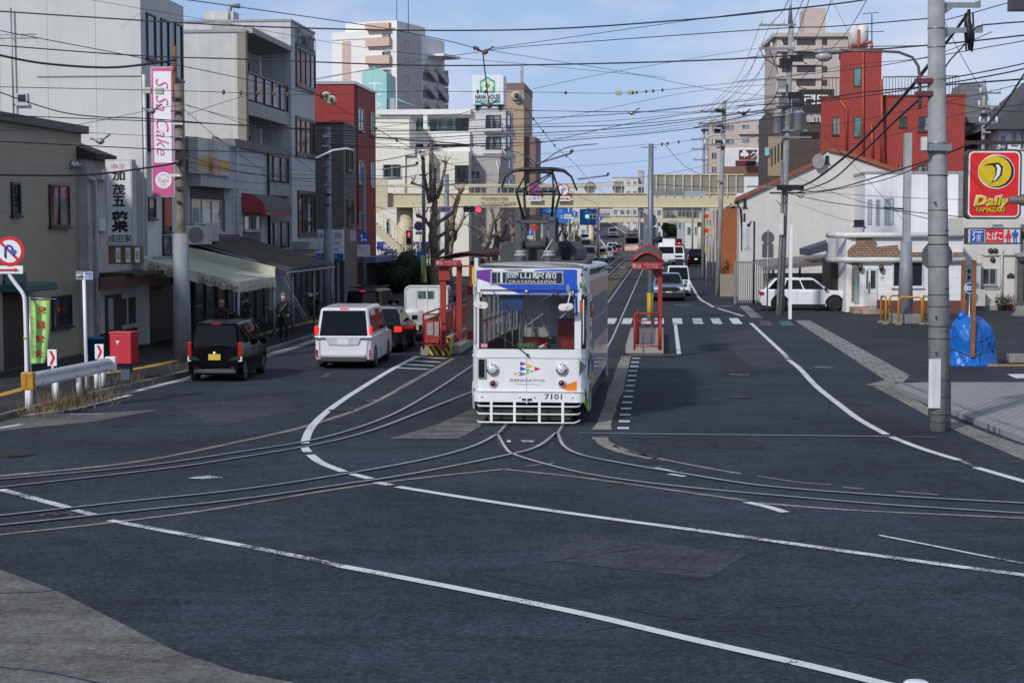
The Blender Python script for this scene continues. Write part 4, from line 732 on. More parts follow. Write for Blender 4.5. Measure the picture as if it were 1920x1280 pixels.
m=MB();a,z0=h2.hit('front',1628.5,550);z1=h2.hit('front',1628.5,528)[1];m.tube([(a,-.12,z0),(a,-.12,z1)],.025,6);m.build('handle',M('wood_dark',(.06,.03,.015),.5),f)
for q in ((1673,488,1689,538),(1707,488,1731,538)): h2.win('front',*q,n=1,fr=M('door_white'),gl=glass)
h2.part('side_glass','front',(1602,490,1611,570),glass_mat('green_glass',(.14,.20,.19)),.03);h2.part('boards','front',(1790,495,1803,575),clap,.02)
for x,y in ((1612,502),(1651,503)):
    a,z=h2.hit('front',x,y);m=MB();m.lathe([(.02,.2),(.12,.12),(.10,-.1),(.04,-.16)],(a,-.2,z),'z',6);m.tube([(a,0,z-.2),(a,-.2,z-.2),(a,-.2,z-.1)],.015,5);m.build('wall_lantern',M('lantern_brass',(.10,.06,.02),.4,.6),h2.root)
h2.txt('front','MIMOSA',(1651,519,1658,522),ink,off=.02);h2.txt('front','Hair Salon',(1651,524,1658,526),ink,off=.02)
m=MB();a=h2.rect('front',1584,487,1600,566);m.box(a[0]-.3,a[0]+.3,2.3,5,0,a[3]);m.build('dark_entrance',M('dark_boards',(.03,.025,.024),.7,vl=.3),h2.root);h2.part('stone_edge','front',(1597,487,1601,566),stone,.05)
def step(q,mat,d,n='step'):
    a=h2.rect('front',*q);m=MB();m.box(a[0],a[1],-d,0,0,max(a[3],.1));return m.build(n,mat,h2.root)
trav=M('travertine',(.40,.28,.20),.6,var=.15,vl=.5,lw=.02);step((1592,574,1620,586),trav,1.4);step((1604,578,1642,590),trav,1.9);
pl=brick_mat('planter_brick',(.20,.045,.03),(.15,.035,.025),(.12,.08,.07),5.5,.5,.2,.4,.03);m=MB();a=h2.rect('front',1644,572,1805,590)
for x0,x1 in ((a[0],a[1]),): m.box(x0,x1,-1.15,-.9,0,.62);m.box(x0,x0+.25,-.9,0,0,.62)
m.build('planter',pl,h2.root);m=MB();m.box(a[0]+.25,a[1],-.9,0,.02,.52);m.build('planter_soil',M('soil',(.05,.035,.025),.95),h2.root)
def twiggy(loc,h,n,label,cat='shrub',group=None,spread=.5,leafy=0,rz=0):
    r=empty('bare_shrub',loc,rz,label,cat,group);m=MB()
    for k in range(n):
        an=random.uniform(0,2*PI);p=Vector((random.uniform(-.1,.1),random.uniform(-.1,.1),0));pts=[p];d=Vector((math.cos(an)*spread*random.uniform(.1,.6),math.sin(an)*spread*random.uniform(.1,.6),1))
        for i in range(4): p=p+d.normalized()*h/4*random.uniform(.7,1.2);pts.append(p);d+=Vector((random.uniform(-.5,.5),random.uniform(-.5,.5),random.uniform(-.2,.2)))
        m.tube(pts,[.014,.011,.009,.006,.004],4)
        for q in pts[1:-1]:
            for _ in range(2): m.tube([q,q+Vector((random.uniform(-.25,.25),random.uniform(-.25,.25),random.uniform(.05,.3)))],[.006,.003],4)
    m.build('twigs',M('twig',(.07,.05,.035),.9),r)
    m=MB()
    for k in range(leafy):
        c=Vector((random.uniform(-spread,spread)*.6,random.uniform(-spread,spread)*.6,random.uniform(.1,h*.8)));a=Vector((random.uniform(-1,1),random.uniform(-1,1),random.uniform(-1,1)))*.05;b=Vector((random.uniform(-1,1),random.uniform(-1,1),random.uniform(-1,1)))*.05;m.face([c,c+a,c+a+b,c+b])
    if leafy: m.build('leaves',M('dry_leaf',(.06,.075,.03),.8,var=.3),r)
    return r
for i,(x,hh,l) in enumerate(((1673,.9,'bare twiggy shrub at the end of the brick planter'),(1690,1.0,'bare shrub in the brick planter behind the steel light mast'),(1716,1.5,'tallest bare climbing shrub before the dark restaurant window'),(1738,2.1,'tall thorny shrub half hidden by the big concrete pole'),(1782,.9,'low leafy shrub in the brick planter beside the big pole'),(1795,.8,'low bare shrub at the corner of the brick planter'))):
    p=gp(x,585);twiggy((p.x,p.y+.55,.5),hh,9,l,group='shrubs in the restaurant planter',leafy=90)
h3=byfront('cream_corner_house','cream rendered house with grey door and wall pipes','house',1806,2040,408,86,8,M('cream_render',(.60,.57,.53),.75,var=.06,dirt=.25),'R',rz=R(-2))
h3.win('front',1841,503,1868,534,n=2);h3.part('plinth','front',(1806,573,2040,585),concrete,.05);f=h3.part('door','front',(1905,489,1935,571),M('door_greybrown',(.10,.09,.085),.5,hl=.6,lw=.03),.08);h3.part('door_pane','front',(1918,504,1922,565),M('shop_dark'),.1,parent=f);h3.part('door_frame','front',(1902,486,1906,571),M('flash'),.1)
for x,y in ((1857,470),(1866,470),(1861,487)): a,z=h3.hit('front',x,y);m=MB();m.lathe([(.13,0),(.13,-.08),(.09,-.14),(0,-.16)],(a,0,z),'y',14);m.build('vent_hood',darksteel,h3.root)
h3.pipe('front',[(1878,467),(1877,574)],.05,M('pvc_pale',(.5,.48,.46),.5),.1,'downpipe');h3.pipe('front',[(1839,475),(1846,479),(1878,478),(1920,479)],.03,M('pvc_pale'),.08,'conduit');h3.pipe('front',[(1840,541),(1872,541),(1875,535),(1875,480)],.025,M('pvc_pale'),.06,'conduit')
h3.part('eave_board','front',(1902,474,2040,481),M('flash'),.6);h3.win('front',1912,420,1935,475,n=3);h3.win('front',1860,420,1880,426,n=1)
m=MB();a,z=h3.hit('front',1895,518);m.box(a-.18,a+.18,-.03,0,z-.1,z+.05);m.prism([(a-.2,z+.05),(a+.2,z+.05),(a,z+.18)],'y',-.03,0);m.build('house_plate',darksteel,h3.root)
def on(b,x,y,off): a,z=b.hit('front',x,y,off);return b.o+Vector((a*b.ca+off*b.sa,a*b.sa-off*b.ca,z))
p=on(h3,1822,581,.35);rr=empty('electric_cabinet',(p.x,p.y,0),h3.rz,'tall pale metal cabinet with dark gauge windows behind the stake','cabinet');z0=at(1822,545,p.y).z;z1=at(1822,497,p.y).z;m=MB();m.box(-.38,.38,-.2,.2,z0,z1);m.build('casing',M('cab_pale',(.50,.52,.53),.5,dirt=.2),rr,.01)
BX('lid',alu,rr,-.42,.42,-.22,.22,z1,z1+.1)
for k in range(8): m=MB();x=-.28+(k%2)*.3;z=z1-.3-(k//2)*.32;m.box(x,x+.13,-.215,-.2,z-.1,z+.1);m.build('gauge',black,rr)
ac_unit((p.x+.02,p.y-.1,.15),h3.rz,'large air conditioner unit on the ground below the pale cabinet',sc=1.35)
def pot(px,label,flow):
    p=gp(*px);r=empty('potted_plant',(p.x,p.y,0),0,label,'plant','potted plants by the cream house door');m=MB();m.lathe([(.14,0),(.2,.3),(.22,.3),(.22,.34),(.17,.34),(.0,.3)],n=14);m.build('pot',M('terracotta',(.22,.08,.04),.8) if flow else M('pot_grey',(.12,.11,.1),.8),r);m=MB()
    for k in range(240):
        c=Vector((random.gauss(0,.2),random.gauss(0,.2),.5+random.gauss(0,.14)));a=Vector((random.uniform(-1,1),random.uniform(-1,1),random.uniform(-1,1)))*.06;b=Vector((random.uniform(-1,1),random.uniform(-1,1),random.uniform(-1,1)))*.06;m.m=0 if (not flow or k%3) else 1;m.face([c,c+a,c+a+b,c+b])
    m.build('foliage',[M('pot_leaf',(.03,.09,.02),.7,var=.3),M('petal_mix',(.45,.12,.22),.6)],r)
pot((1877,582),'small green potted plant by the cream house',0);pot((1891,582),'potted plant with pink flowers near the grey door',1)
rw=M('red_render',(.32,.036,.028),.7,var=.1,scale=.8,dirt=.3)
h4=byfront('red_building','red rendered building with stair tower and roof railings','building',1537,1797,184,125,12,rw,'R',rz=R(-10.5),parapet=0);mgo=M('maroon_trim',(.14,.03,.02),.6)
m=MB();a0,_=h4.hit('front',1576,95);a1,zt=h4.hit('front',1653,96);m.box(a0,a1,-.5,6,0,zt);m.build('stair_tower',rw,h4.root);m=MB();m.box(a0-.08,a1+.08,-.6,6.1,zt,zt+.15);m.build('parapet',mgo,h4.root);m=MB();m.box(-.06,h4.W+.06,-.06,12,h4.h,h4.h+.15);m.build('parapet',mgo,h4.root)
for q,o in (((1600,126,1616,163),.5),((1600,220,1617,258),.5)):
    a=h4.rect('front',*q,off=.5);m=MB();m.box(a[0],a[1],-.56,-.5,a[2],a[3]);f=m.build('window',M('brown_frame',(.06,.04,.025),.5),h4.root);BX('pane',glasst,f,a[0]+.08,a[1]-.08,-.575,-.56,a[2]+.08,a[3]-.08)
for q in ((1560,220,1578,253),(1686,218,1700,238),(1722,218,1774,246),(1684,310,1700,323),(1720,310,1774,325)): h4.win('front',*q,n=2,fr=M('brown_frame'),gl=glassc)
for x0,x1 in ((1540,1574),(1655,1797)):
    A0=h4.hit('front',x0,170)[0];A1=h4.hit('front',x1,170)[0];m=MB();zt=h4.h+.15;m.box(A0,A1,.0,.06,zt+1.25,zt+1.33);k=int((A1-A0)/.22)
    for i in range(k+1): m.box(A0+i*(A1-A0)/k,A0+i*(A1-A0)/k+.04,.01,.05,zt,zt+1.25)
    m.build('roof_railing',M('brown_frame'),h4.root)
for pts in ([(1618,98),(1618,300)],[(1575,190),(1587,205),(1587,290)],[(1652,150),(1654,310)],[(1634,233),(1636,295)]): h4.pipe('front',pts,.09,M('pipe_orange',(.42,.09,.04),.5),.62,'downpipe')
m=MB();a=h4.hit('front',1611,50)[0];
for i,x in enumerate((1597,1613)): c=h4.hit('front',x,80)[0];m=MB();m.lathe([(.42,0),(.43,1.5),(.3,1.7),(0,1.75)],(c+.2,3,h4.hit('front',1611,82)[1]),n=16);m.build('water_tank',offwhite,h4.root)
m=MB();
for p,q in (((1596,84),(1596,92)),((1611,52),(1611,95)),((1623,76),(1635,76)),((1635,76),(1635,92)),((1596,80),(1622,80)),((1635,90),(1650,90))):
    a=h4.hit('front',*p);b=h4.hit('front',*q);m=MB();m.tube([(a[0],1.5,a[1]),(b[0],1.5,b[1]+.01)],.13,6);m.build('roof_pipe',M('pipe_orange'),h4.root)
a=h4.hit('front',1636,20);b=h4.hit('front',1636,80);m=MB();m.tube([(a[0],2,a[1]),(b[0],2,b[1])],.04,5);m.tube([(a[0]-.7,2,a[1]),(a[0]+.5,2,a[1]+.1)],.025,4);m.tube([(a[0]-.5,2,a[1]-1.3),(a[0]+.9,2,a[1]-1.3)],.025,4);m.build('antenna',darksteel,h4.root)
dkb=M('dark_brown_brick',(.085,.068,.065),.8,var=.1,hl=.3,vl=.6,lw=.03,line=.6);h5=byfront('dark_brown_block','dark brown brick block with pale lettering behind the pole','building',1440,1556,252,135,12,dkb,'R');
h5b=byfront('dark_upper_block','black upper storey with white character sign behind the pole','building',1496,1560,168,138,8,M('black_clad',(.025,.022,.022),.5),'R')
h5c=byfront('brown_upper_block','dark brown top storey carrying pale rounded letters','building',1434,1556,212,136.5,10,dkb,'R');h5c.txt('front','eme',(1511,215,1551,230),M('pale_letter',(.48,.48,.48),.5),off=.2,bold=.05,ext=.1);h5b.txt('front','門田',(1508,178,1552,196),signwhite,off=.1,bold=.02)
h5.part('balcony_opening','front',(1500,248,1536,260),M('shop_dark'),.05);m=MB();h5.part('tan_facing','front',(1440,256,1466,330),M('tan_facing',(.34,.28,.19),.7,vl=2,lw=.03),.05)
for k in range(4): h5.win('front',1446+k*6,278-k*4,1448.5+k*6,312-k*4,n=1,fr=frame_dk,sill=False)
h5.part('sign_panel','front',(1434,277,1442,292),M('sky_sign',(.25,.55,.62),.5),.25)
ap=M('mauve_flats',(.50,.42,.37),.7,var=.05,hl=3.0,lw=.08,line=.85);apd=M('flat_opening',(.05,.045,.05),.6)
h6=byfront('beige_apartment_tower','mauve beige apartment tower topped with a square lift shaft','apartment block',1453,1592,70,225,14,ap,'R',rz=R(-2));m=MB();a=h6.rect('front',1512,12,1552,70);m.box(a[0],a[1],2,7,h6.h,a[3]);m.build('lift_shaft',ap,h6.root);roofcap(h6,ap,.5,.5)
for r_ in range(6):
    y=73+r_*25.5
    for q in ((1494,y,1529,y+12),(1541,y,1551,y+12),(1466,y+1,1478,y+12)): h6.part('balcony_opening','front',q,apd,.03);
    h6.part('balcony_rail','front',(1454,y+13,1540,y+24),M('mauve_rail',(.55,.47,.42),.7),.35)
h7=byfront('mauve_low_apartments','lower mauve apartment block behind the transformer pole','apartment block',1329,1442,224,205,14,ap,'R');
for r_ in range(4):
    y=234+r_*26
    for q in ((1360,y,1376,y+10),(1391,y,1405,y+8),(1334,y,1343,y+12),(1420,y,1436,y+8)): h7.win('front',*q,n=2,gl=glassc,sill=False)
    h7.part('balcony_rail','front',(1385,y+11,1430,y+18),M('mauve_rail'),.4)
h8=byfront('white_sign_shop','white low shop with maroon clover sign behind the poles','shop',1355,1445,277,170,8,whw,'R');px=(1386,281,1419,300);r,W,H=signbox('clover_sign','maroon roadside sign with white clover mark','x' and px,168,.3,-AST,M('maroon',(.14,.02,.03),.5),M('maroon'));m=MB()
for dx,dz in ((0,.28),(-.2,0),(.2,0)): m.disc((-.35+dx,-.03,H*.55+dz*.8),.2,'y',12)
m.box(-.38,-.32,-.03,-.02,H*.2,H*.5);m.build('clover_emblem',signwhite,r);text('ク',.7,.7,signwhite,r,(.55,-.03,H*.5));h8.part('red_shutter','front',(1379,301,1417,311),M('maroon'),.1);h8.part('brown_wall','front',(1356,312,1430,330),M('brown_tile',(.24,.13,.07),.7,hl=.3),.1)
hw=M('house_white',(.66,.68,.72),.6,var=.04,hl=.4,lw=.02,line=.8)
h9=byfront('white_gable_house','white house with dark hipped roof at the picture edge','house',1870,2080,241,120,9,hw,'R');m=MB();m.prism([(-1,h9.h-.1),(h9.W+1,h9.h-.1),(h9.W*.6,h9.h+3.9),(h9.W*.45,h9.h+3.9)],'y',-1,10);m.build('roof',roofg,h9.root)
for q in ((1875,254,1885,276),(1897,247,1906,271),(1913,243,1925,280)): h9.win('front',*q,n=2)
h10=byfront('grey_roof_house','grey house with steep dark roof beside the red building','house',1797,1840,232,132,8,M('house_grey',(.42,.42,.43),.7,dirt=.2),'R');m=MB();m.prism([(-.6,0),(h10.W+.6,0),(h10.W,3.0),(0,3.0)],'y',-.5,4);o=m.build('roof',M('roof_light',(.17,.18,.20),.6,hl=.35,lw=.05),h10.root);o.location.z=h10.h
h10.win('front',1798,244,1810,275,n=1,fr=frame_dk);h11=byfront('low_brown_house','low house with brown metal roof under the lattice pole','house',1836,1872,255,128,8,M('house_cream2',(.5,.45,.38),.7),'R');roofcap(h11,M('rust_roof',(.25,.14,.09),.7),.4,.5)
rr=empty('car_port',gp(1545,560),0,'low grey open carport beside the beige gable wall','carport');k=rr.location.copy()
def cpx(x,y,Y): p=at(x,y,Y);return (p.x-k.x,p.y-k.y,p.z)
m=MB();a=cpx(1408,488,95);b=cpx(1592,472,95);m.face([a,b,(b[0],b[1]-5,b[2]-.25),(a[0],a[1]-5,a[2]-.25)]);m.face([(a[0],a[1]-5,a[2]-.25),(b[0],b[1]-5,b[2]-.25),(b[0],b[1]-5,b[2]-.45),(a[0],a[1]-5,a[2]-.45)]);m.build('roof',M('carport_roof',(.16,.15,.15),.5),rr)
for x in (1440,1500,1560): p=cpx(x,480,92);BX('post',M('brown_frame'),rr,p[0]-.05,p[0]+.05,p[1]-.05,p[1]+.05,-.0,p[2]-.3)
m=MB();a=cpx(1432,512,96);b=cpx(1560,512,96);m.box(a[0],b[0],a[1],a[1]+.05,0,a[2]);m.build('screen_panel',M('screen_grey',(.22,.21,.21),.6,vl=.15,lw=.04),rr)
m=MB();p=gp(1530,535);rr=empty('striped_awning',(p.x,91,0),0,'navy sloping awning with dark end sign beside the restaurant','awning');a=at(1508,466,91);b=at(1570,446,91);h0=Vector((p.x,91,0));q=[a-h0,b-h0];m.prism([(q[0].x,q[0].z),(q[1].x,q[1].z),(q[1].x+.5,q[1].z-.3),(q[0].x,q[0].z-.35)],'y',-1.5,1.5);m.build('awning_cloth',M('navy_cloth',(.06,.065,.10),.7),rr)
m=MB();a=at(1571,444,88.6)-h0;b=at(1590,480,88.6)-h0;m.box(a.x,b.x,-2.6,-2.3,b.z,a.z);m.build('end_sign',black,rr);BX('face_panel',M('sign_greyed',(.25,.25,.25),.6,dirt=.7),rr,a.x+.15,b.x-.15,-2.63,-2.6,b.z+.2,a.z-.2)
m=MB();p=gp(1414,570);rr=empty('metal_gate',p,-AST,'grey vertical slatted metal gate beside the gable house','gate');z=at(1414,490,p.y).z
for kx in range(16): m.box(-1.0+kx*.12,-.94+kx*.12,-.03,.03,.05,z-.1)
m.build('slat_panel',M('gate_grey',(.24,.24,.24),.5),rr);m=MB();m.box(-1.1,-.98,-.06,.06,0,z);m.box(.95,1.07,-.06,.06,0,z);m.box(-1.1,1.07,-.05,.05,z-.1,z);m.build('gate_frame',M('gate_grey'),rr)
def post_sign(name,label,cat,base,h,r,mat,n=10,group=None,rz=0,taper=1,z0=0):
    q=empty(name,(base.x,base.y,z0),rz,label,cat,group);m=MB();m.tube([(0,0,0),(0,0,h)],[r,r*taper],n);m.build('pole',mat,q);return q
p=gp(1413,570);q=post_sign('shop_sign','tall white MIMOSA banner sign on a black post'.replace('MIMOSA ','lettered '),'sign',p,at(1413,415,p.y).z,.055,black);z1=at(1403,416,p.y).z;z0=at(1403,474,p.y).z;W=(1411-1391)/F*p.y;BX('sign_board',M('sign_soft',(.62,.62,.63),.5),q,-W-.06,-.06,-.05,.05,z0,z1);text('MIMOSA',.17,None and 1 or (z1-z0)*.62,M('grey_ink',(.25,.25,.32),.6),q,(-W/2-.06,-.06,z0+(z1-z0)*.47),vert=True);m=MB();m.blob((-W/2-.03,-.06,z1-.18),.1,8,5,0,(1,.2,1));m.build('logo_mark',ink,q);text('BEAUTY',.3,.06,ink,q,(-W/2-.06,-.06,z0+.2));m=MB();m.tube([(0,0,z1),(-.25,0,z1+.02)],.02,5);m.blob((-.22,-.02,z1-.06),.07,6,4);m.build('spot_lamp',black,q)
def tram(name,label,front_px,ground_y,W,Hh,Ln,rz,pitch,detail=True):
    s=(ground_y-425)/CH;Y=gp(front_px,ground_y).y;p=gp(front_px,ground_y);r=empty(name,p,rz,label,'tram')
    r.rotation_euler=(-pitch,0,rz);return r
TP=gp(992,797);tr=empty('tram',(TP.x,TP.y,0),R(-5.5),'white city tram numbered 7101 with colourful triangle livery and raised pantograph','tram');tr.rotation_euler=(R(-.75),0,R(-5.5))
TS=F/TP.y*1.0023         # photo pixels per metre on the tram's face
def tx(x): return (x-996)/TS
def tz(y): return CH-(y-425)/TS-.0
tw_=M('tram_white',(.74,.75,.76),.3,var=.04,scale=1.2,dirt=.12,coat=.3);inter=M('tram_interior',(.35,.35,.36),.7);tdark=M('tram_under',(.012,.012,.013),.8)
purple=M('livery_purple',(.17,.035,.30),.35,var=.02);lblue=M('livery_blue',(.01,.08,.52),.35,var=.02);lgrey=M('livery_grey',(.16,.17,.19),.35,var=.02);lor=M('livery_orange',(.75,.20,.01),.35,var=.02);lye=M('livery_yellow',(.60,.46,.01),.35,var=.02);lgr=M('livery_green',(.16,.33,.02),.35,var=.02);lre=M('livery_red',(.62,.02,.02),.35,var=.02)
LEN=10.8;hw_=1.245
OUT=[(-hw_,.55),(-hw_+.01,.32),(-1.17,.12),(-1.10,.02),(-1.02,0),(1.02,0),(1.10,.02),(1.17,.12),(hw_-.01,.32),(hw_,.55)]
def wrap(z0,z1,pts,mat,name,th=.04,parent=tr,lean=0):
    """a band of bodywork standing on an outline (x,y), given thickness inwards"""
    m=MB();n=len(pts)
    inn=[(x*(1-th/1.25),y+th) for x,y in pts]
    for k in range(n-1):
        for P_ in (pts,inn): m.face([(P_[k][0],P_[k][1],z0),(P_[k+1][0],P_[k+1][1],z0),(P_[k+1][0],P_[k+1][1]+lean,z1),(P_[k][0],P_[k][1]+lean,z1)])
        for z,l in ((z0,0),(z1,lean)): m.face([(pts[k][0],pts[k][1]+l,z),(pts[k+1][0],pts[k+1][1]+l,z),(inn[k+1][0],inn[k+1][1]+l,z),(inn[k][0],inn[k][1]+l,z)])
    for k in (0,n-1): m.face([(pts[k][0],pts[k][1],z0),(inn[k][0],inn[k][1],z0),(inn[k][0],inn[k][1]+lean,z1),(pts[k][0],pts[k][1]+lean,z1)])
    return m.build(name,mat,parent)
ZB,ZW0,ZW1,ZE=.44,tz(655),tz(552),tz(503)
front=wrap(tz(736),ZW0,OUT,tw_,'front_panel');brow=wrap(ZW1,ZE,OUT,tw_,'front_brow')
belt=MB();belt.loft([[(x*1.012,y-.02,tz(669)+dz) for x,y in OUT] for dz in (-.03,.0,.03)],closed=False,smooth=False);belt.build('belt_ledge',tw_,tr)
for x0,x1 in ((-1.125,tx(901)),(tx(1081),1.10)): m=MB();m.box(x0,x1,.0,.07,ZW0,ZW1);m.build('windscreen_post',tw_,tr,.01)
def tglass(key,a,col=(.03,.035,.04)):
    m=M(key,col,.03,var=0,spec=.9,alpha=a);return m
tg=tglass('tram_glass',.24,(.012,.015,.02));m=MB();m.face([(tx(901),.035,ZW0),(tx(1081),.035,ZW0),(tx(1081),.035,ZW1),(tx(901),.035,ZW1)]);m.build('windscreen',tg,tr)
m=MB();
for a,b in ((tx(901),tx(902.5)),(tx(1079.5),tx(1081))): m.box(a,b,-.006,.02,ZW0,ZW1)
m.box(tx(901),tx(1081),-.006,.02,ZW0,ZW0+.02);m.box(tx(901),tx(1081),-.006,.02,ZW1-.02,ZW1);m.build('gasket',black,tr)
for sgn in (-1,1):
    o_=[(sgn*1.12,.04),(sgn*1.165,.12),(sgn*(hw_-.015),.32),(sgn*(hw_-.005),.5)];m=MB()
    for k in range(3): m.face([(*o_[k],ZW0+.05),(*o_[k+1],ZW0+.05),(*o_[k+1],ZW1-.03),(*o_[k],ZW1-.03)])
    m.build('quarter_glass',tg,tr);BX('corner_post',tw_,tr,sgn*(hw_-.06),sgn*hw_,.5,.62,ZW0,ZW1)
    m=MB();m.tube([(sgn*1.15,-.02,ZW0+.1),(sgn*1.15,-.05,ZW0+.2),(sgn*1.15,-.05,ZW1-.2),(sgn*1.15,-.02,ZW1-.1)],.014,6);m.build('grab_rail',offwhite,tr)
OB=[(x*1.01,y-.05) for x,y in OUT[2:8]];wrap(tz(755),tz(735),OB,tw_,'bumper',.12);m=MB();m.loft([[(x,y-.03,tz(735)) for x,y in OB],[(x,y+.08,tz(734)) for x,y in OB]],closed=False,smooth=False);m.build('bumper_lip',tw_,tr)
BX('coupler_slot',black,tr,tx(983),tx(1002),-.062,-.05,tz(752),tz(748));BX('coupler_pin',offwhite,tr,tx(991),tx(993.5),-.1,-.05,tz(757),tz(747))
for x in (906,978,1006,1078): m=MB();m.lathe([(.022,0),(.02,-.02),(0,-.025)],(tx(x),-.052,tz(745)),'y',8);m.build('bolt',offwhite,tr)
def side(sgn):
    y0,y1=.55,LEN-.5;X=sgn*hw_;Xi=sgn*(hw_-.05)
    q=lambda n,z0,z1,a=y0,b=y1,mat=tw_,x0=X,x1=Xi:(lambda m:(m.box(x0,x1,a,b,z0,z1),m.build(n,mat,tr))[1])(MB())
    q('side_panel',.66,1.62,mat=M('tram_side',(.55,.56,.60),.22,var=.1,scale=2.5,dirt=.2,coat=.6));q('side_upper',2.66,3.06,mat=M('tram_pink',(.42,.26,.26),.35,var=.18,scale=2,dirt=.35,vl=.9,lw=.03,line=1.3));q('cant_rail',3.06,3.16,mat=tw_)
    n=9;
    for k in range(n+1):
        y=y0+1.0+(y1-y0-1.0)*k/n;q('window_post',1.62,2.66,y-.06,y+.06,M('tram_silver',(.45,.47,.52),.3,.3))
    q('window_rail',2.12,2.15,y0+1.0,y1,M('tram_silver'))
    m=MB();m.face([(sgn*(hw_-.02),y0,1.62),(sgn*(hw_-.02),y1,1.62),(sgn*(hw_-.02),y1,2.66),(sgn*(hw_-.02),y0,2.66)]);m.build('side_glass',tglass('tram_side_glass',.55,(.05,.06,.07)),tr)
    for a,b,zb in ((.28,1.35,.26),(LEN-1.2,LEN-.35,.30)):
        m=MB();m.prism([(a,.9),(a,zb+.35),(a+.12,zb+.05),(a+.25,zb),(b-.05,zb),(b,zb+.2),(b,.9)],'x',X*1.004,X*.965);m.build('apron',M('tram_apron',(.45,.47,.56),.3,var=.08,dirt=.3) if sgn<0 or a>1 else tw_,tr)
    BX('door_frame',tw_,tr,X*1.003,X*.97,.62,1.5,1.0,2.75);BX('door_glass',carglass,tr,X*1.008,X*1.0035,.75,1.4,1.3,2.6)
    for z,c in ((2.25,lor),(2.1,lre),(1.5,lgr),(1.02,purple),(.75,lye)): BX('livery_patch',c,tr,X*1.01,X*1.002,1.36,2.3,z,z+.28)
side(1);side(-1)
m=MB();m.box(-hw_,hw_,LEN-.5,LEN-.42,.6,1.6);m.box(-hw_,hw_,LEN-.5,LEN-.42,2.66,3.1);m.build('rear_panel',tw_,tr)
for x in (-1.18,-.45,.45,1.18): BX('rear_post',tw_,tr,x-.06,x+.06,LEN-.5,LEN-.43,1.6,2.66)
BX('floor',M('tram_floor',(.06,.05,.045),.7),tr,-1.2,1.2,.1,LEN-.5,.70,.76);BX('ceiling',inter,tr,-1.19,1.19,.1,LEN-.5,3.02,3.07)
BX('underframe',tdark,tr,-1.15,1.15,.3,LEN-.6,.25,.68)
for y in (2.6,7.6):
    for x in (-.6,.6): m=MB();m.cyl((x-.05,y,.33),.33,'x',.1,18);m.build('wheel',tdark,tr);m=MB();m.cyl((x-.05,y+1.5,.33),.33,'x',.1,18);m.build('wheel',tdark,tr)
for sgn in (-1,1):
    BX('bench',M('seat_maroon',(.16,.02,.025),.8),tr,sgn*.72,sgn*1.15,1.9,LEN-1.6,.76,1.18);BX('backrest',M('seat_maroon'),tr,sgn*1.12,sgn*1.18,1.9,LEN-1.6,1.18,1.6)
    m=MB();m.tube([(sgn*.6,1.6,2.65),(sgn*.6,LEN-1,2.65)],.016,6);m.build('handrail',offwhite,tr)
    for y in (1.7,3.4,5.2,7,8.8): m=MB();m.tube([(sgn*.68,y,.76),(sgn*.68,y,3.0)],.018,6);m.build('grab_pole',offwhite,tr)
m=MB();m.box(tx(967),tx(1042),1.55,1.6,.76,1.55);m.box(tx(967),tx(974),1.55,1.6,1.55,3.0);m.box(tx(1022),tx(1042),1.55,1.62,1.55,3.0);m.box(tx(967),tx(1042),1.55,1.6,2.35,3.0);m.build('cab_partition',M('cab_grey',(.55,.56,.60),.6),tr)
BX('sun_blind',M('blind_blue',(.03,.08,.25),.5,alpha=.85),tr,tx(938),tx(983),.12,.13,tz(583),ZW1)
BX('fare_cabinet',M('cab_red',(.35,.03,.02),.5),tr,tx(1042),tx(1074),1.35,1.75,1.2,2.2);BX('red_panel',M('cab_red'),tr,tx(972),tx(1024),1.48,1.53,1.6,1.8)
BX('dashboard',M('dash_pale',(.42,.42,.42),.6),tr,tx(940),tx(1030),.35,.75,.76,1.5);m=MB();m.box(tx(1028),tx(1052),.3,.6,1.45,1.75);m.cyl((tx(1036),.3,1.78),.1,'z',.1,12);m.build('controller',darksteel,tr)
m=MB();m.box(tx(972),tx(1007),.1,.12,tz(653),tz(644));o1=m.build('plate',M('plate_green',(.01,.12,.06),.5),tr);text('ワンマン',.32,.085,M('plate_yellow',(.65,.60,.05),.5),tr,(tx(989.5),.09,tz(648.6)))
BX('pink_sticker',M('sticker_pink',(.55,.12,.2),.5),tr,tx(904),tx(917),.015,.03,tz(653),tz(645));text('運転席',.11,.05,signwhite,tr,(tx(910.5),.008,tz(649)))
m=MB();m.tube([(tx(1014),.2,tz(653)),(tx(1024),.2,tz(648))],.03,8);m.build('flag_roll',signwhite,tr);m=MB();m.tube([(tx(1024),.2,tz(648)),(tx(1030),.2,tz(644))],.035,8);m.build('flag_tip',lre,tr)
BX('advert_strip',inter,tr,-1.1,1.1,4.2,4.24,2.3,2.6)
rings=[]
for k in range(15):
    t=k/14;y=.0+(LEN-.42)*t;e=1 if 0<k<14 else .93
    ed=.985 if k in(0,) else 1.0;rise=(.0 if k==0 else 1.0);ring=[]
    for j in range(17):
        a=PI*j/16;ring.append((-math.cos(a)*(hw_ if k else 1.13),y+(.12 if (abs(j-8)>6 and k==0) else 0),ZE-.02+ (.05 if k==0 else .02)*min(1,math.sin(a)*3)+ math.sin(a)**.8*(.12 if k else .10)))
    rings.append(ring)
m=MB();m.loft(rings,closed=False);
m.face([rings[0][j] for j in range(17)]);m.build('roof',M('tram_roof',(.62,.63,.63),.45,var=.1,dirt=.25,bump=20),tr)
def decal(px,mat,y=-.004,name='livery_shape',parent=tr,mapx=tx,mapz=tz): m=MB();m.face([(mapx(a),y,mapz(b)) for a,b in px]);return m.build(name,mat,parent)
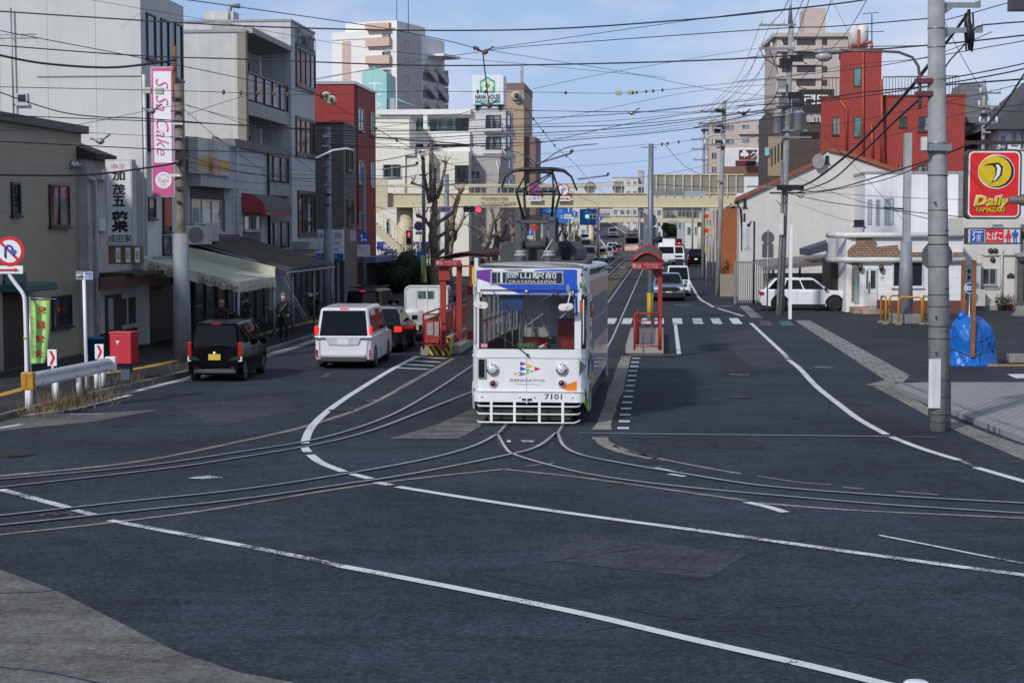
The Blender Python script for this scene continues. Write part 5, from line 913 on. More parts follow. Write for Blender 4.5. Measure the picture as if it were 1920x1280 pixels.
decal([(1006,506.5),(1036,505),(1081,505),(1086,506),(1086,534),(932,534),(1005,520)],lblue,-.004);decal([(932,534),(1087,534),(1087,551),(977,551)],lblue);decal([(1081.6,553),(1087,553),(1087,592),(1082.6,592)],lblue)
decal([(897,507),(926,505),(926,516),(922,531),(897,522)],purple);decal([(945,505),(982,505),(982,508),(960,508)],lgrey)
decal([(1055.6,728),(1065.5,721.6),(1086,714),(1086,733),(1070,733)],lor);decal([(1078,736),(1086,735.5),(1086,738)],lor,-.056)
L1=[((979,678.5),(991,682.6),(979,686.7),purple),((992,683),(1004.3,687),(992,691),lye),((1006,688),(1018,692),(1006,696.5),lre),((979,688),(991,692.4),(979,696.5),lblue),((979,698),(991,702),(979,706),lgrey),((966,702),(972,699.4),(972,704),lor),((973.5,699),(979,697.5),(979,701),lor),((973.5,705),(979,702.5),(979,706),lor),((992,692.5),(998,694.6),(992,697),lgr),((992,697),(998,699),(992,701.2),lgr),((999,694.2),(1005,697),(999,698.4),lgr)]
for a,b,c,mt in L1: decal([a,b,c],mt,-.005,'logo_triangle')
text('SUENAGA',.47,.062,ink,tr,(tx(980),-.004,tz(714)),bold=.005);text('Group',.26,.068,ink,tr,(tx(1014),-.004,tz(714)));text('Challenge and Change',.53,.04,M('grey_text',(.25,.26,.28),.6),tr,(tx(992),-.004,tz(721.5)));text('7101',.37,.115,M('number_navy',(.015,.02,.05),.5),tr,(tx(1042),-.056,tz(744)),bold=.01)
def corner(px,mat,name='livery_shape'):
    def yy(x):
        X=tx(x);
        pts=[(1.02,0),(1.10,.02),(1.17,.12),(hw_-.01,.32),(hw_,.55)]
        for (xa,ya),(xb,yb) in zip(pts,pts[1:]):
            if xa<=X<=xb: return ya+(yb-ya)*(X-xa)/(xb-xa)
        return 0 if X<1 else .55
    m=MB();m.face([(tx(x)+.012,yy(x)-.062,tz(y)) for x,y in px]);return m.build(name,mat,tr)
for a,b,c,mt in (((1090,674),(1102,687),(1090,706),lgrey),((1090,526),(1097,538),(1090,541),lgr),((1097,534),(1103,541),(1103,552),lgr),((1091,500),(1096,497.5),(1097,504),purple),((1097,505),(1102,500),(1103,508),purple),((1090,515),(1095,510),(1096,519),purple),((1090,560),(1100,575),(1090,590),lor),((1092,735),(1103,748),(1092,760),lgr),((1098,757),(1106,748),(1105,772),lgr)): corner([a,b,c],mt)
for sx in (1.27,):
    for a,b,c,mt in (((.30,.90),(.9,.66),(.30,.55),lgr),((.45,.50),(1.25,.60),(.6,.27),lgr),((.85,.89),(1.33,.75),(.95,.62),lblue),((.3,1.6),(.9,1.3),(.3,.95),lgrey)): m=MB();m.face([(hw_*1.004+.006,p[0],p[1]) for p in (a,b,c)]);m.build('livery_shape',mt,tr)
m=MB();m.face([(-hw_-.004,.3,ZE-.02),(-hw_-.004,.9,ZE-.02),(-hw_-.004,.9,2.85),(-1.18,.14,2.78),(-1.16,.10,3.15)]);m.build('livery_shape',lye,tr);corner([(887,502),(891.5,500),(891,535),(887.5,532)],lye)
zx0,zx1,zz0,zz1=tx(922),tx(1061),tz(534),tz(508.5)
m=MB();
m.box(zx0,zx1,-.02,-.005,zz0,zz1);m.build('destination_frame',alu,tr,.012);m=MB();m.box(zx0+.04,zx1-.04,-.03,-.021,zz0+.035,zz1-.03);db=m.build('destination_blind',M('blind_navy',(.012,.022,.06),.25,var=0),tr)
lit=M('blind_letters',(.62,.66,.60),.5,var=0);text('岡山駅前',(1048-955)/TS,(522.5-510.5)/TS,lit,db,(tx(1001.5),-.036,tz(516.6)),bold=.008);text('OKAYAMA-EKIMAE',(1047-957)/TS,(530.5-525)/TS,lit,db,(tx(1002),-.036,tz(528)));text('1',(945.5-941)/TS,(530-511)/TS,lit,db,(tx(943.5),-.036,tz(520.5)),bold=.03)
m=MB()
for a,b,c,d in ((935,935.8,510,531),(952,952.8,510,531),(935,952.8,510,510.7),(935,952.8,530.6,531.3)): m.box(tx(a),tx(b),-.034,-.031,tz(d),tz(c))
m.build('number_frame',lit,db);BX('rain_gutter',M('gutter_dark',(.05,.05,.06),.5),tr,-1.05,1.05,-.035,.0,tz(544.5),tz(543))  # gutter is a thin dark grey strip across the tram front
m=MB();m.lathe([(.03,0),(.03,-.05),(0,-.055)],(tx(991),-.005,tz(546)),'y',10);m.build('washer_nozzle',offwhite,tr)
for a_,b_,c_,d_ in ((990.6,991.2,671,734),(900,1086,668.4,668.9),(896,896.5,672,734)): BX('panel_seam',M('seam_grey',(.2,.2,.21),.6),tr,tx(a_),tx(b_),-.0035,-.001,tz(d_),tz(c_))
for x,y in ((927,694),(1057.5,692.5)):
    m=MB();m.lathe([(.125,0),(.125,-.05),(.115,-.065),(.10,-.06)],(tx(x),0,tz(y)),'y',24);h=m.build('headlight',chrome,tr);m=MB();m.lathe([(.10,-.055),(.08,-.075),(.04,-.088),(0,-.09)],(tx(x),0,tz(y)),'y',24);m.build('lens',M('headlamp_lens',(.80,.82,.85),.06,var=.15,scale=9,spec=.9,metal=.35),h)
for x,y in ((927.5,720),(1057.5,718.5)):
    m=MB();m.lathe([(.095,0),(.095,-.03),(.075,-.05),(.065,-.045)],(tx(x),0,tz(y)),'y',20);h=m.build('marker_lamp',offwhite,tr);m=MB();m.lathe([(.066,-.04),(.06,-.07),(.035,-.095),(0,-.105)],(tx(x),0,tz(y)),'y',20);m.build('lens',M('lamp_maroon',(.10,.004,.004),.12,var=0,spec=.8),h)
m=MB();m.box(tx(898.5),tx(914.5),-.05,0,tz(711),tz(672.5));h=m.build('mirror_box',M('box_beige',(.50,.44,.36),.5),tr,.02);BX('black_face',M('black_gloss',(.01,.012,.02),.15),h,tx(900.5),tx(912),-.055,-.051,tz(709),tz(674.5))
for x,y,xa,ya,tilt in ((907.5,571.5,902,553,R(8)),(1067,574.5,1075,549,R(-6))):
    ring=[];m=MB();c=(tx(x),-.32,tz(y));L_,hh=.085,.075
    def cap(sc,dy):
        o=[]
        for j in range(24):
            a=2*PI*j/24;px_=(L_ if math.cos(a)>0 else -L_)+hh*math.cos(a);pz=hh*math.sin(a);px_*=sc;pz*=sc
            o.append((c[0]+px_*math.cos(tilt)+pz*math.sin(tilt),c[1]+dy,c[2]-px_*math.sin(tilt)+pz*math.cos(tilt)))
        return o
    m.loft([cap(1,.04),cap(1,0),cap(.88,-.025),cap(.80,-.02),cap(.5,-.035)],cap=True);mm=m.build('mirror',offwhite,tr);m=MB();m.tube([(tx(xa),0,tz(ya)),(tx(xa),-.2,tz(ya)+.02),(c[0]+.03*(1 if x>1000 else -1),-.36,c[2]+.02),(c[0],-.36,c[2]-.02)],.014,6);m.build('arm',offwhite,mm);BX('bracket',offwhite,mm,tx(xa)-.05,tx(xa)+.05,-.06,.0,tz(ya)-.05,tz(ya)+.05)
    m=MB();m.disc((tx(xa)-.06,-.16,tz(ya)+.1),.035,'y',14,ry=.09);m.tube([(tx(xa),-.1,tz(ya)),(tx(xa)-.06,-.15,tz(ya)+.1)],.01,5);m.build('small_mirror',steel,mm)
for pts in ([(993,666,-.06),(975,652,-.05),(935,626,-.045)],[(928,547,-.05),(958,581,-.045)],[(1053,545,-.05),(1012,568,-.045)]): m=MB();m.tube([(tx(a),c,tz(b)) for a,b,c in pts],.012,5);m.build('wiper',black if pts[0][1]>600 else M('wiper_brown',(.10,.08,.07),.5),tr)
m=MB();m.cyl((tx(993),-.08,tz(666)),.03,'y',.07,10);m.build('wiper_motor',darksteel,tr)
for yb,xr in ((765,0),(779.5,.02),(795.5,.04)):
    z=tz(yb)+.03;x0,x1=tx(898),tx(1092)+0;m=MB();m.tube([(x0+.0,-.02,z+.02),(x0+.04,-.12,z),(0,-.15,z),(x1-.12,-.12,z),(x1-.02,-.05,z+(.0 if xr<.03 else .03)),(x1+.0,.05,z+(.02 if xr<.03 else .05))],.017,6);m.build('fender_bar',white,tr)
for x in (925.5,969.5,1016.5,1060.5): BX('fender_strut',white,tr,tx(x)-.027,tx(x)+.027,-.15,-.11,tz(796)+.03,tz(754))
BX('under_panel',M('under_grey',(.03,.03,.032),.7),tr,-.9,.9,.2,.3,.10,.42)
gear=M('gear_grey',(.055,.058,.065),.7,var=.12,dirt=.2);lat=M('lattice',(.09,.095,.10),.5,.4)
m=MB();m.prism([(x_*.80-.24,z_) for x_,z_ in ((-.95,3.36),(.95,3.36),(1.18,3.5),(1.2,3.72),(.98,3.92),(-.98,3.92),(-1.15,3.7),(-1.1,3.45))],'y',4.9,9.6);ac=m.build('air_conditioner',gear,tr,.03);m=MB()
for k in range(8): m.box(.36,.58,4.89-.012,4.893,3.44+k*.045,3.46+k*.045)
m.build('grille',tdark,ac);BX('roof_walkway',gear,tr,-1.05,1.1,2.2,4.7,3.38,3.46)
PY=3.9;sP=F/(TP.y+PY);
def pz(y): return CH-(y-425)/sP-.0
def pxx(x): return (x-1011)/sP-.13
for x in (982,1035): m=MB();m.lathe([(.12,0),(.12,.12),(.16,.13),(.16,.17),(.10,.18),(.13,.2),(.13,.26),(0,.26)],(pxx(x),PY-.5,3.44),n=14);m.build('insulator',M('insulator_grey',(.36,.36,.36),.4),tr)
for x in (977,1040):
    for y in (PY-.5,PY+.6): BX('tower_post',lat,tr,pxx(x)-.07,pxx(x)+.07,y-.06,y+.06,3.44,pz(403))
for y in (PY-.5,PY+.6): BX('tower_beam',lat,tr,pxx(972),pxx(1047),y-.06,y+.06,pz(415),pz(410))
for a,b in (((978,432),(995,413)),((1040,432),(1023,413))): m=MB();m.tube([(pxx(a[0]),PY-.5,pz(a[1])),(pxx(b[0]),PY-.5,pz(b[1]))],.03,5);m.build('brace',lat,tr)
m=MB();m.cyl((pxx(984),PY-.3,pz(455)),.1,'x',.75,12);m.build('motor_drum',gear,tr);BX('pantograph_base',darksteel,tr,pxx(975),pxx(1040),PY-.2,PY+.4,pz(408),pz(402))
dk=M('panto_dark',(.035,.035,.04),.45,.5)
kz=pz(358);bz=pz(405);tzp=pz(320)
for sx in (-1,1):
    x0=pxx(1011)+sx*.33;xk=x0-sx*.0;xt=sx*.27
    for sy in (-1,1):
        m=MB();m.tube([(x0,PY+.1+sy*.3,bz),(x0+sx*.10,PY+.1+sy*1.0,kz)],.03,6);m.build('lower_arm',dk,tr)
        m=MB();m.tube([(x0+sx*.10,PY+.1+sy*1.0,kz),(sx*.30-.1,PY+.1+sy*.12,tzp)],.022,6);m.build('upper_arm',dk if sy<0 else lat,tr)
for sy in (-1,1):
    m=MB();m.tube([(-.55,PY+.1+sy*1.0,kz),(.35,PY+.1+sy*1.0,kz)],.025,6);m.build('cross_bar',dk,tr)
    m=MB();m.tube([(-.53,PY+.1+sy*1.0,kz),(.20,PY+.1+sy*.12,tzp)],.018,5);m.build('diagonal',dk if sy<0 else lat,tr)
m=MB();m.tube([(-.43,PY,tzp),(.23,PY,tzp)],.03,6);m.build('head_bar',dk,tr)
m=MB();m.tube([(q_*.86-.13,PY,tzp+w_) for q_,w_ in ((-1.0,-.36),(-.90,-.10),(-.7,.04),(-.35,.08),(.35,.08),(.7,.04),(.90,-.10),(1.05,-.42))],[.02,.025,.04,.05,.05,.04,.025,.02],8);m.build('collector_bow',dk,tr)
m=MB();m.tube([(.0,PY-.55,3.5),(.1,PY-.6,3.7),(.25,PY-.55,3.95)],.02,6);m.build('cable',M('cable_pale',(.4,.42,.4),.6),tr);BX('latch_post',lat,tr,.02,.07,PY-.52,PY-.48,3.9,pz(398))
BX('corner_marker',offwhite,tr,-1.2,-1.12,.25,.33,ZE,ZE+.22);m=MB();m.tube([(-1.1,.3,ZE+.05),(-.9,.2,ZE+.17)],.02,5);m.build('corner_rail',black,tr)
def carpaint(key,col,metal=.0): return M(key,col,.14,metal,var=.02,coat=0,spec=.07 if max(col)<.03 else .4)
cw=carpaint('car_white',(.74,.75,.77));cpw=carpaint('car_pearl',(.70,.71,.74),.1);cbk=carpaint('car_black',(.0035,.0035,.004));cnv=carpaint('car_navy',(.012,.014,.024));csl=carpaint('car_silver',(.38,.40,.42),.5);cbl=carpaint('car_greyblue',(.17,.23,.33),.4);cbr=carpaint('car_brown',(.055,.035,.035));crd=carpaint('car_red',(.35,.015,.015));cgr=carpaint('car_grey',(.14,.145,.15),.4);cdb=carpaint('car_darkblue',(.01,.02,.09),.2)
rimm=M('alloy_rim',(.42,.43,.45),.3,.8,var=.05);plate=M('number_plate',(.72,.72,.70),.5,var=.02);platey=M('number_plate_yellow',(.62,.45,.05),.5,var=.02)
def wheel(parent,x,y,r,w,rim,det):
    s=1 if x>0 else -1;m=MB();m.lathe([(r*.62,0),(r*.93,0),(r,w*.15),(r,w*.85),(r*.93,w),(r*.62,w)],(x-(w if s>0 else 0),y,r),'x',20 if det else 12);o=m.build('wheel',rubber,parent)
    m=MB();xf=x-s*.012;m.disc((xf-s*.02,y,r),r*.64,'x',18);
    if det:
        m.m=1
        for k in range(5):
            a=2*PI*k/5+.3;d=Vector((0,math.cos(a),math.sin(a)));e=Vector((0,-math.sin(a),math.cos(a)))*r*.075;c=Vector((xf,y,r));m.face([c+e,c-e,c-e*.8+d*r*.62,c+e*.8+d*r*.62])
        m.tube([(xf,y+r*.6*math.cos(t*PI/10),r+r*.6*math.sin(t*PI/10)) for t in range(21)],.018,5);m.lathe([(r*.12,0),(r*.1,s*.012),(0,s*.014)],(xf,y,r),'x',10)
    m.build('rim',[M('rim_dark',(.03,.03,.032),.5),rim] if det else [rim,rim],o);return o
def car(name,label,cat,p,rz,L,W,H,belt,hoodz,cowl,wtop,rtop,rbase,wr,wbase,col,tumble=.14,det=2,group=None,rear='none',lit=False,pil=(.36,.70),rim=None,pl=plate,tail='block',chromebar=False,dark_low=False):
    r=empty(name,(p[0],p[1],0),rz,label,cat,group);rim=rim or rimm;yr,yf=-L/2,L/2;zb=.2;ra=wr+.045
    def prof(ins):
        P=[(yr+.05+ins,zb+.06)]
        for yw in (-wbase/2-.02,wbase/2+.02):
            P+=[(yw-ra*math.cos(t*PI/8),wr+ra*math.sin(t*PI/8)) if 0<t<8 else (yw+(-ra if t==0 else ra),zb) for t in range(9)]
        P+=[(yf-.10-ins,zb+.02),(yf-ins,zb+.16),(yf-.0-ins,.5),(yf-.05-ins,hoodz-.14),(yf-.20-ins,hoodz-.01),(yf-cowl,belt-ins*.3),(yr+rbase+ins,belt-ins*.3),(yr+.02+ins,belt-.06),(yr+ins,.55),(yr-.02+ins,.38)]
        return P
    m=MB();A,B=prof(0),prof(.07);n=len(A);xs=[(-W/2,B),(-W/2+.09,A),(W/2-.09,A),(W/2,B)]
    rings=[[(x,y,z) for y,z in P] for x,P in xs];m.loft(rings,cap=True,smooth=False);body=m.build('body',col,r,.06 if det else 0,3)
    BX('underbody',tdark,r,-W/2+.12,W/2-.12,yr+.1,yf-.12,zb-.02,belt-.2)
    w0=W/2-.035;w1=w0-tumble;a=(yr+rbase,belt-.03);b=(yr+rtop,H-.035);c=(yf-wtop,H-.02);d=(yf-cowl,belt-.03);mid=((b[0]+c[0])/2,H)
    def sd(s): return [(s*w0,*a),(s*w1,*b),(s*w1,*mid),(s*w1,*c),(s*w0,*d)]
    S0,S1=sd(-1),sd(1);m=MB();m._add(S0+S1,[(0,1,2,3,4),(9,8,7,6,5),(0,5,6,1),(1,6,7,2),(2,7,8,3),(3,8,9,4)]);m.build('cabin',col,r,.09 if det else .0,4)
    def quad(c4,u0,u1,v0,v1,off=.008):
        c4=[Vector(q) for q in c4];f=lambda u,v:(c4[0]*(1-u)+c4[1]*u)*(1-v)+(c4[3]*(1-u)+c4[2]*u)*v
        nn=(c4[1]-c4[0]).cross(c4[3]-c4[0]).normalized();return [f(u0,v0)+nn*off,f(u1,v0)+nn*off,f(u1,v1)+nn*off,f(u0,v1)+nn*off],nn
    def glassq(nm,c4,u0,u1,v0,v1,flip=False,mat=carglass):
        q,nn=quad(c4,u0,u1,v0,v1);
        ctr=sum(q,Vector())/4;outd=ctr-Vector((0,0,belt))
        if nn.dot(Vector((outd.x,outd.y,.2)))<0: q,nn=quad(c4,u0,u1,v0,v1,-.008)
        m=MB();m.face(q);return m.build(nm,mat,r)
    rg=glassq('rear_window',[(-w0,*a),(w0,*a),(w1,*b),(-w1,*b)],.06,.94,.10 if tail!='high' else .02,.90)
    glassq('windscreen',[(w0,*d),(-w0,*d),(-w1,*c),(w1,*c)],.06,.94,.06,.93)
    cuts=[0.05]+list(pil)+[.95]
    for s in (-1,1):
        for k in range(len(cuts)-1):
            glassq('side_window',[(s*w0,*a),(s*w0,*d),(s*w1,*c),(s*w1,*b)],cuts[k]+.012,cuts[k+1]-.012,.12,.88)
    for s in (-1,1):
        for yw in (-wbase/2,wbase/2): wheel(r,s*(W/2+.005),yw,wr,.2,rim,det>0)
    tm=brake if lit else lampred
    for s in (-1,1):
        m=MB()
        if tail=='block': m.box(s*(W/2+.003),s*(W/2-.22),yr-.012,yr+.2,belt-.27,belt-.09)
        elif tail=='tall': m.box(s*(W/2+.004),s*(W/2-.10),yr-.005,yr+.16,belt-.22,belt+.16)
        elif tail=='high': m.box(s*(W/2+.004),s*(W/2-.075),yr-.004,yr+.10,belt+.03,belt+.27)
        elif tail=='low': m.box(s*(W/2-.05),s*(W/2-.35),yr-.03,yr+.05,.50,.62)
        tl=m.build('tail_light',tm,r,.01)
        if tail in('tall','high'): BX('reverse_light',lampclear,tl,s*(W/2+.006),s*(W/2-.09),yr-.009,yr+.1,belt-.36 if tail=='tall' else belt-.06,belt-.225 if tail=='tall' else belt-.005)
        m=MB();m.box(s*(W/2-.06),s*(W/2-.44),yf-.16,yf+.006,hoodz-.30,hoodz-.15);m.build('headlight',lampclear,r,.02)
        if det: m=MB();m.box(s*(W/2+.0),s*(W/2+.20),yf-cowl-.30,yf-cowl-.16,belt-.02,belt+.15);m.build('mirror',col if col not in (cw,cpw) else black,r,.03)
    BX('number_plate',pl,r,-.165,.165,yr-.035,yr-.005,.60 if H<1.7 else .72,.76 if H<1.7 else .88);BX('number_plate',pl,r,-.165,.165,yf+.002,yf+.012,.42,.58)
    BX('grille',black,r,-W*.34,W*.34,yf-.06,yf+.008,.60,hoodz-.17);BX('intake',black,r,-W*.40,W*.40,yf-.06,yf+.008,.26,.40)
    if det:
        BX('brake_lamp',brake if lit else lampred,r,-.13,.13,yr+rtop-.03,yr+rtop+.03,H-.075,H-.045);BX('rear_bumper_trim',black if not chromebar else M('bumper_dark',(.05,.05,.055),.5),r,-W*.40,W*.40,yr-.03,yr+.05,.24,.36)
        for s in (-1,1): BX('reflector',lampred,r,s*W*(.30 if H<1.75 else .455),s*W*(.38 if H<1.75 else .48),yr-.045,yr+.0,.385 if H<1.75 else .38,.405 if H<1.75 else .58)
        m=MB();m.tube([(-.1,yr+rbase*.3-.02,belt+.06),(.05,yr+rbase*.4-.02,belt+.10),(.35,yr+rbase*.5-.02,belt+.05)],.012,4);m.build('rear_wiper',black,r)
        m=MB();m.lathe([(.055,0),(.05,-.012),(0,-.014)],(0,yr-.008,belt-.14),'y',14);m.build('badge',chrome,r)
        if chromebar: BX('chrome_strip',chrome,r,-W/2+.03,W/2-.03,yr-.02,yr+.02,belt-.12,belt-.06)
        for s in (-1,1):
            for yy in (-L*.02,L*.2): BX('door_handle',col,r,s*(W/2+.004),s*(W/2+.03),yy-.1,yy+.08,belt-.14,belt-.11)
            m=MB();
            for yy in (-L*.11,L*.13): BX('door_seam',black,r,s*(W/2-.003),s*(W/2+.003),yy-.006,yy+.006,.36,belt-.03)
    return r
def rear_at(x,y,L,rz): p=gp(x,y);return (p.x-math.sin(rz)*L/2,p.y+math.cos(rz)*L/2)
def front_at(x,y,L,rz): p=gp(x,y);d=Vector((-math.sin(rz),math.cos(rz)));return (p.x-d.x*L/2,p.y-d.y*L/2)
rz=R(-3.5)
k_=car('small_car','black boxy minicar with yellow number plate waiting at the kerb','car',rear_at(403,716,3.4,rz),rz,3.4,1.475,1.62,.92,.92,.75,1.35,.25,.06,.28,2.46,cbk,.12,pl=platey,tail='tall',pil=(.30,.62))
for s in (-1,1): m=MB();m.prism([(s*.70,.72),(s*.50,.68),(s*.36,.58),(s*.70,.60)],'y',-1.725,-1.69);m.build('bumper_panel',carpaint('car_black_soft',(.035,.036,.04)),k_)
m=MB();m.prism([(-.58,.26),(.58,.26),(.50,.36),(-.50,.36)],'y',-1.735,-1.70);m.build('skid_plate',M('skid_grey',(.12,.13,.14),.4,.4),k_)
v_=car('minivan','white minivan with lit brake lights waiting at the tram crossing','van',rear_at(644,692,4.6,rz),rz,4.6,1.70,1.84,1.0,1.0,.85,1.75,.22,.04,.32,2.85,cpw,.11,lit=True,tail='high',chromebar=True,pil=(.26,.54,.80))
m=MB();m.prism([(-.44,.72),(.44,.72),(.52,.93),(-.52,.93)],'y',-2.33,-2.30);m.build('plate_recess',M('pearl_shade',(.55,.56,.60),.4),v_);BX('number_plate',plate,v_,-.17,.17,-2.345,-2.331,.76,.90)
m=MB();m.tube([(-.72,-2.325,.92),(-.70,-2.325,.45),(-.6,-2.325,.36),(.6,-2.325,.36),(.70,-2.325,.45),(.72,-2.325,.92)],.008,4);m.build('tailgate_seam',M('seam_grey',(.2,.2,.21),.6),v_)
rz=R(-4);car('hatchback','dark navy hatchback with a lit tail lamp ahead of the white minivan','car',rear_at(703,662,4.3,rz),rz,4.3,1.74,1.48,.98,.82,1.15,2.05,.75,.10,.31,2.7,cnv,.2,lit=True,tail='block')
car('dark_car','brown car with lit top brake lamp hidden behind the white minivan','car',rear_at(641,650,4.0,rz),rz,4.0,1.60,1.45,.9,.85,1.0,1.7,.5,.1,.29,2.5,cbr,.15,lit=True)
bw=car('roof_rack_van','black tall wagon with a roof rack and lit brake lamp','van',rear_at(679,616,3.9,R(-8)),R(-8),3.9,1.5,1.60,.92,.92,.7,1.2,.18,.05,.30,2.5,cbk,.08,lit=True,pil=(.34,.66));m=MB()
for x in (-.6,.6): m.tube([(x,-1.7,1.70),(x,.6,1.70)],.018,5)
for k in range(6): m.tube([(-.6,-1.7+k*.46,1.69),(.6,-1.7+k*.46,1.69)],.014,5)
for x in (-.6,.6):
    for y in (-1.4,.3): m.tube([(x,y,1.58),(x,y,1.70)],.014,4)
m.build('roof_rack',black,bw)
rz=R(-4.5);p=rear_at(778,641,4.6,rz);tk=empty('flatbed_truck',(p[0],p[1],0),rz,'white flatbed truck with arched headboard waiting beside the tram stop','truck');tkw=M('truck_white',(.62,.63,.62),.5,var=.06,dirt=.25)
BX('bed',tkw,tk,-.84,.84,-2.3,1.0,.62,.70);
for a,b,c,d in ((-.84,-.80,-2.3,1.0),(.80,.84,-2.3,1.0)): BX('side_gate',tkw,tk,a,b,c,d,.70,1.06)
BX('tail_gate',tkw,tk,-.80,.80,-2.3,-2.26,.70,1.06);BX('gate_panel',M('truck_panel',(.55,.56,.55),.5,dirt=.2),tk,-.72,.72,-2.312,-2.3,.76,1.0)
m=MB();ar=[(-.82,.70),(-.82,1.72)]+[(-.82+.2-.2*math.cos(t*PI/10),1.72+.2*math.sin(t*PI/10)) for t in range(1,6)]+[(.82-.2+.2*math.sin(t*PI/10),1.92-.2+.2*math.cos(t*PI/10)) for t in range(0,6)]+[(.82,.70)]
wx0,wx1,wz0,wz1=-.34,.30,1.44,1.74
m.m=0;m.prism(ar,'y',.98,1.02);hb=m.build('headboard',tkw,tk);BX('rear_window',glass_mat('truck_glass',(.05,.09,.08),curtain=(.12,.16,.15)),tk,wx0,wx1,.965,.979,wz0,wz1);m=MB();m.tube([(x,.975,z) for x,z in ar],.035,6)
for x in (-.42,.02,.46): m.box(x-.025,x+.025,.955,.98,.72,1.9)
m.build('frame',tkw,hb);m=MB();m.prism([(1.05,.6),(1.05,1.9),(2.0,1.93),(2.28,1.1),(2.3,.45),(1.05,.45)],'x',-.83,.83);m.build('cab',tkw,tk,.06);BX('side_window',carglass,tk,.835,.84,1.3,2.0,1.15,1.75)
m=MB();m.tube([(.86,1.9,1.5),(1.0,1.95,1.5),(1.0,1.95,1.2)],.012,5);m.box(.94,1.06,1.93,1.97,1.15,1.5);m.build('mirror',black,tk)
BX('chassis',tdark,tk,-.7,.7,-2.28,2.0,.40,.62)
for s in (-1,1):
    BX('tail_light',brake,tk,s*.55,s*.80,-2.33,-2.27,.50,.60);BX('indicator',amber,tk,s*.42,s*.55,-2.33,-2.27,.50,.60)
    for y in (-1.5,1.5): wheel(tk,s*.82,y,.29,.2,tkw,False)
BX('number_plate',plate,tk,-.2,.14,-2.33,-2.3,.44,.60);m=MB();m.blob((-.1,-2.0,1.08),.28,10,6,.12,(1.3,.8,.5));o=m.build('white_bag',signwhite,None);o.location=tk.location;o.rotation_euler=(0,0,rz);tag(o,'white bag lying in the bed of the flatbed truck','bag')
rz=R(90+180-6);p=gp(1517,583);sv=car('parked_car','white sport utility car parked side on before the carport','car',(p.x,p.y+.9),rz,4.66,1.86,1.64,1.04,.97,1.2,2.0,.72,.12,.37,2.69,cw,.24,rim=M('rim_black',(.02,.02,.022),.3,.5),pil=(.30,.62))
for s in (-1,1):
    for yw in (-1.345,1.345): m=MB();m.tube([(s*.935,yw+.43*math.cos(t*PI/12),.37+.43*math.sin(t*PI/12)) for t in range(13)],.035,6);m.build('arch_trim',black,sv)
    BX('sill_trim',black,sv,s*.90,s*.937,-.9,.9,.22,.34);BX('lamp_bar',lampred,sv,s*.93,s*.60,-2.36,-2.2,.84,.93)
BX('rear_skirt',black,sv,-.9,.9,-2.36,-2.2,.22,.42)
rz=R(180-4);sb=car('oncoming_car','grey blue sport utility car waiting behind the right tram platform','car',rear_at(1254,565,4.4,R(-4)),rz,4.4,1.80,1.55,1.0,.95,1.2,2.0,.5,.1,.34,2.65,cbl,.2)
BX('front_bumper_trim',black,sb,-.86,.86,2.15,2.225,.24,.50);BX('grille',black,sb,-.45,.45,2.19,2.215,.56,.80)
p=rear_at(1272,556,3.4,R(-4));car('small_van','white tall minivan behind the grey blue car','van',p,rz,3.4,1.475,1.82,.98,.95,.5,.9,.12,.04,.28,2.4,cw,.1)
p=rear_at(1249,497,6,R(-4));bt=empty('box_truck',(p[0],p[1],0),R(-4),'white box truck coming down the right lane','truck');m=MB();m.box(-1.0,1.0,-1.5,3.2,.8,2.85);m.build('cargo_box',cw,bt,.05);m=MB();m.prism([(-3,.45),(-3.0,1.2),(-2.7,2.1),(-1.55,2.15),(-1.55,.45)],'x',-.98,.98);m.build('cab',cw,bt,.05);m=MB();m.face([(-.86,-2.99,1.27),(.86,-2.99,1.27),(.8,-2.74,2.0),(-.8,-2.74,2.0)]);m.build('windscreen',carglass,bt);BX('bumper',M('bumper_grey',(.12,.12,.12),.6),bt,-.95,.95,-3.04,-2.95,.35,.62)
for s in (-1,1):
    BX('headlight',lampclear,bt,s*.6,s*.92,-3.03,-2.98,.68,.86)
    for y in (-2.2,1.8): wheel(bt,s*1.0,y,.36,.24,tkw,False)
BX('number_plate',plate,bt,-.2,.2,-3.05,-3.04,.42,.58)
def minic(name,label,cat,x,y,col,kind='car',toward=False,rzd=-5,p=None,lit=False,group='cars queuing far up the street'):
    K={'car':(4.2,1.7,1.48,.92,.85,1.1,1.9,.6,.1),'van':(4.5,1.7,1.9,1.02,1.0,.7,1.3,.2,.05),'kei':(3.4,1.48,1.75,.98,.95,.55,1.0,.15,.05),'suv':(4.5,1.8,1.65,1.02,.98,1.1,1.9,.4,.08)}[kind]
    L=K[0];rz=R(rzd);q=rear_at(x,y,L,rz) if p is None else p
    o=car(name,label,cat,q,rz+(PI if toward else 0),*K,.3,2.5,col,.14,det=0,lit=lit,group=group);return o
minic('white_van','white van following the box truck down the right lane','van',1270,492,cw,'van',True,group=None);minic('parked_van','black van parked at the right kerb','van',1305,500,cbk,'van',group=None);minic('red_car','small red car far up the right lane','car',1273,463,crd,'kei',group=None)
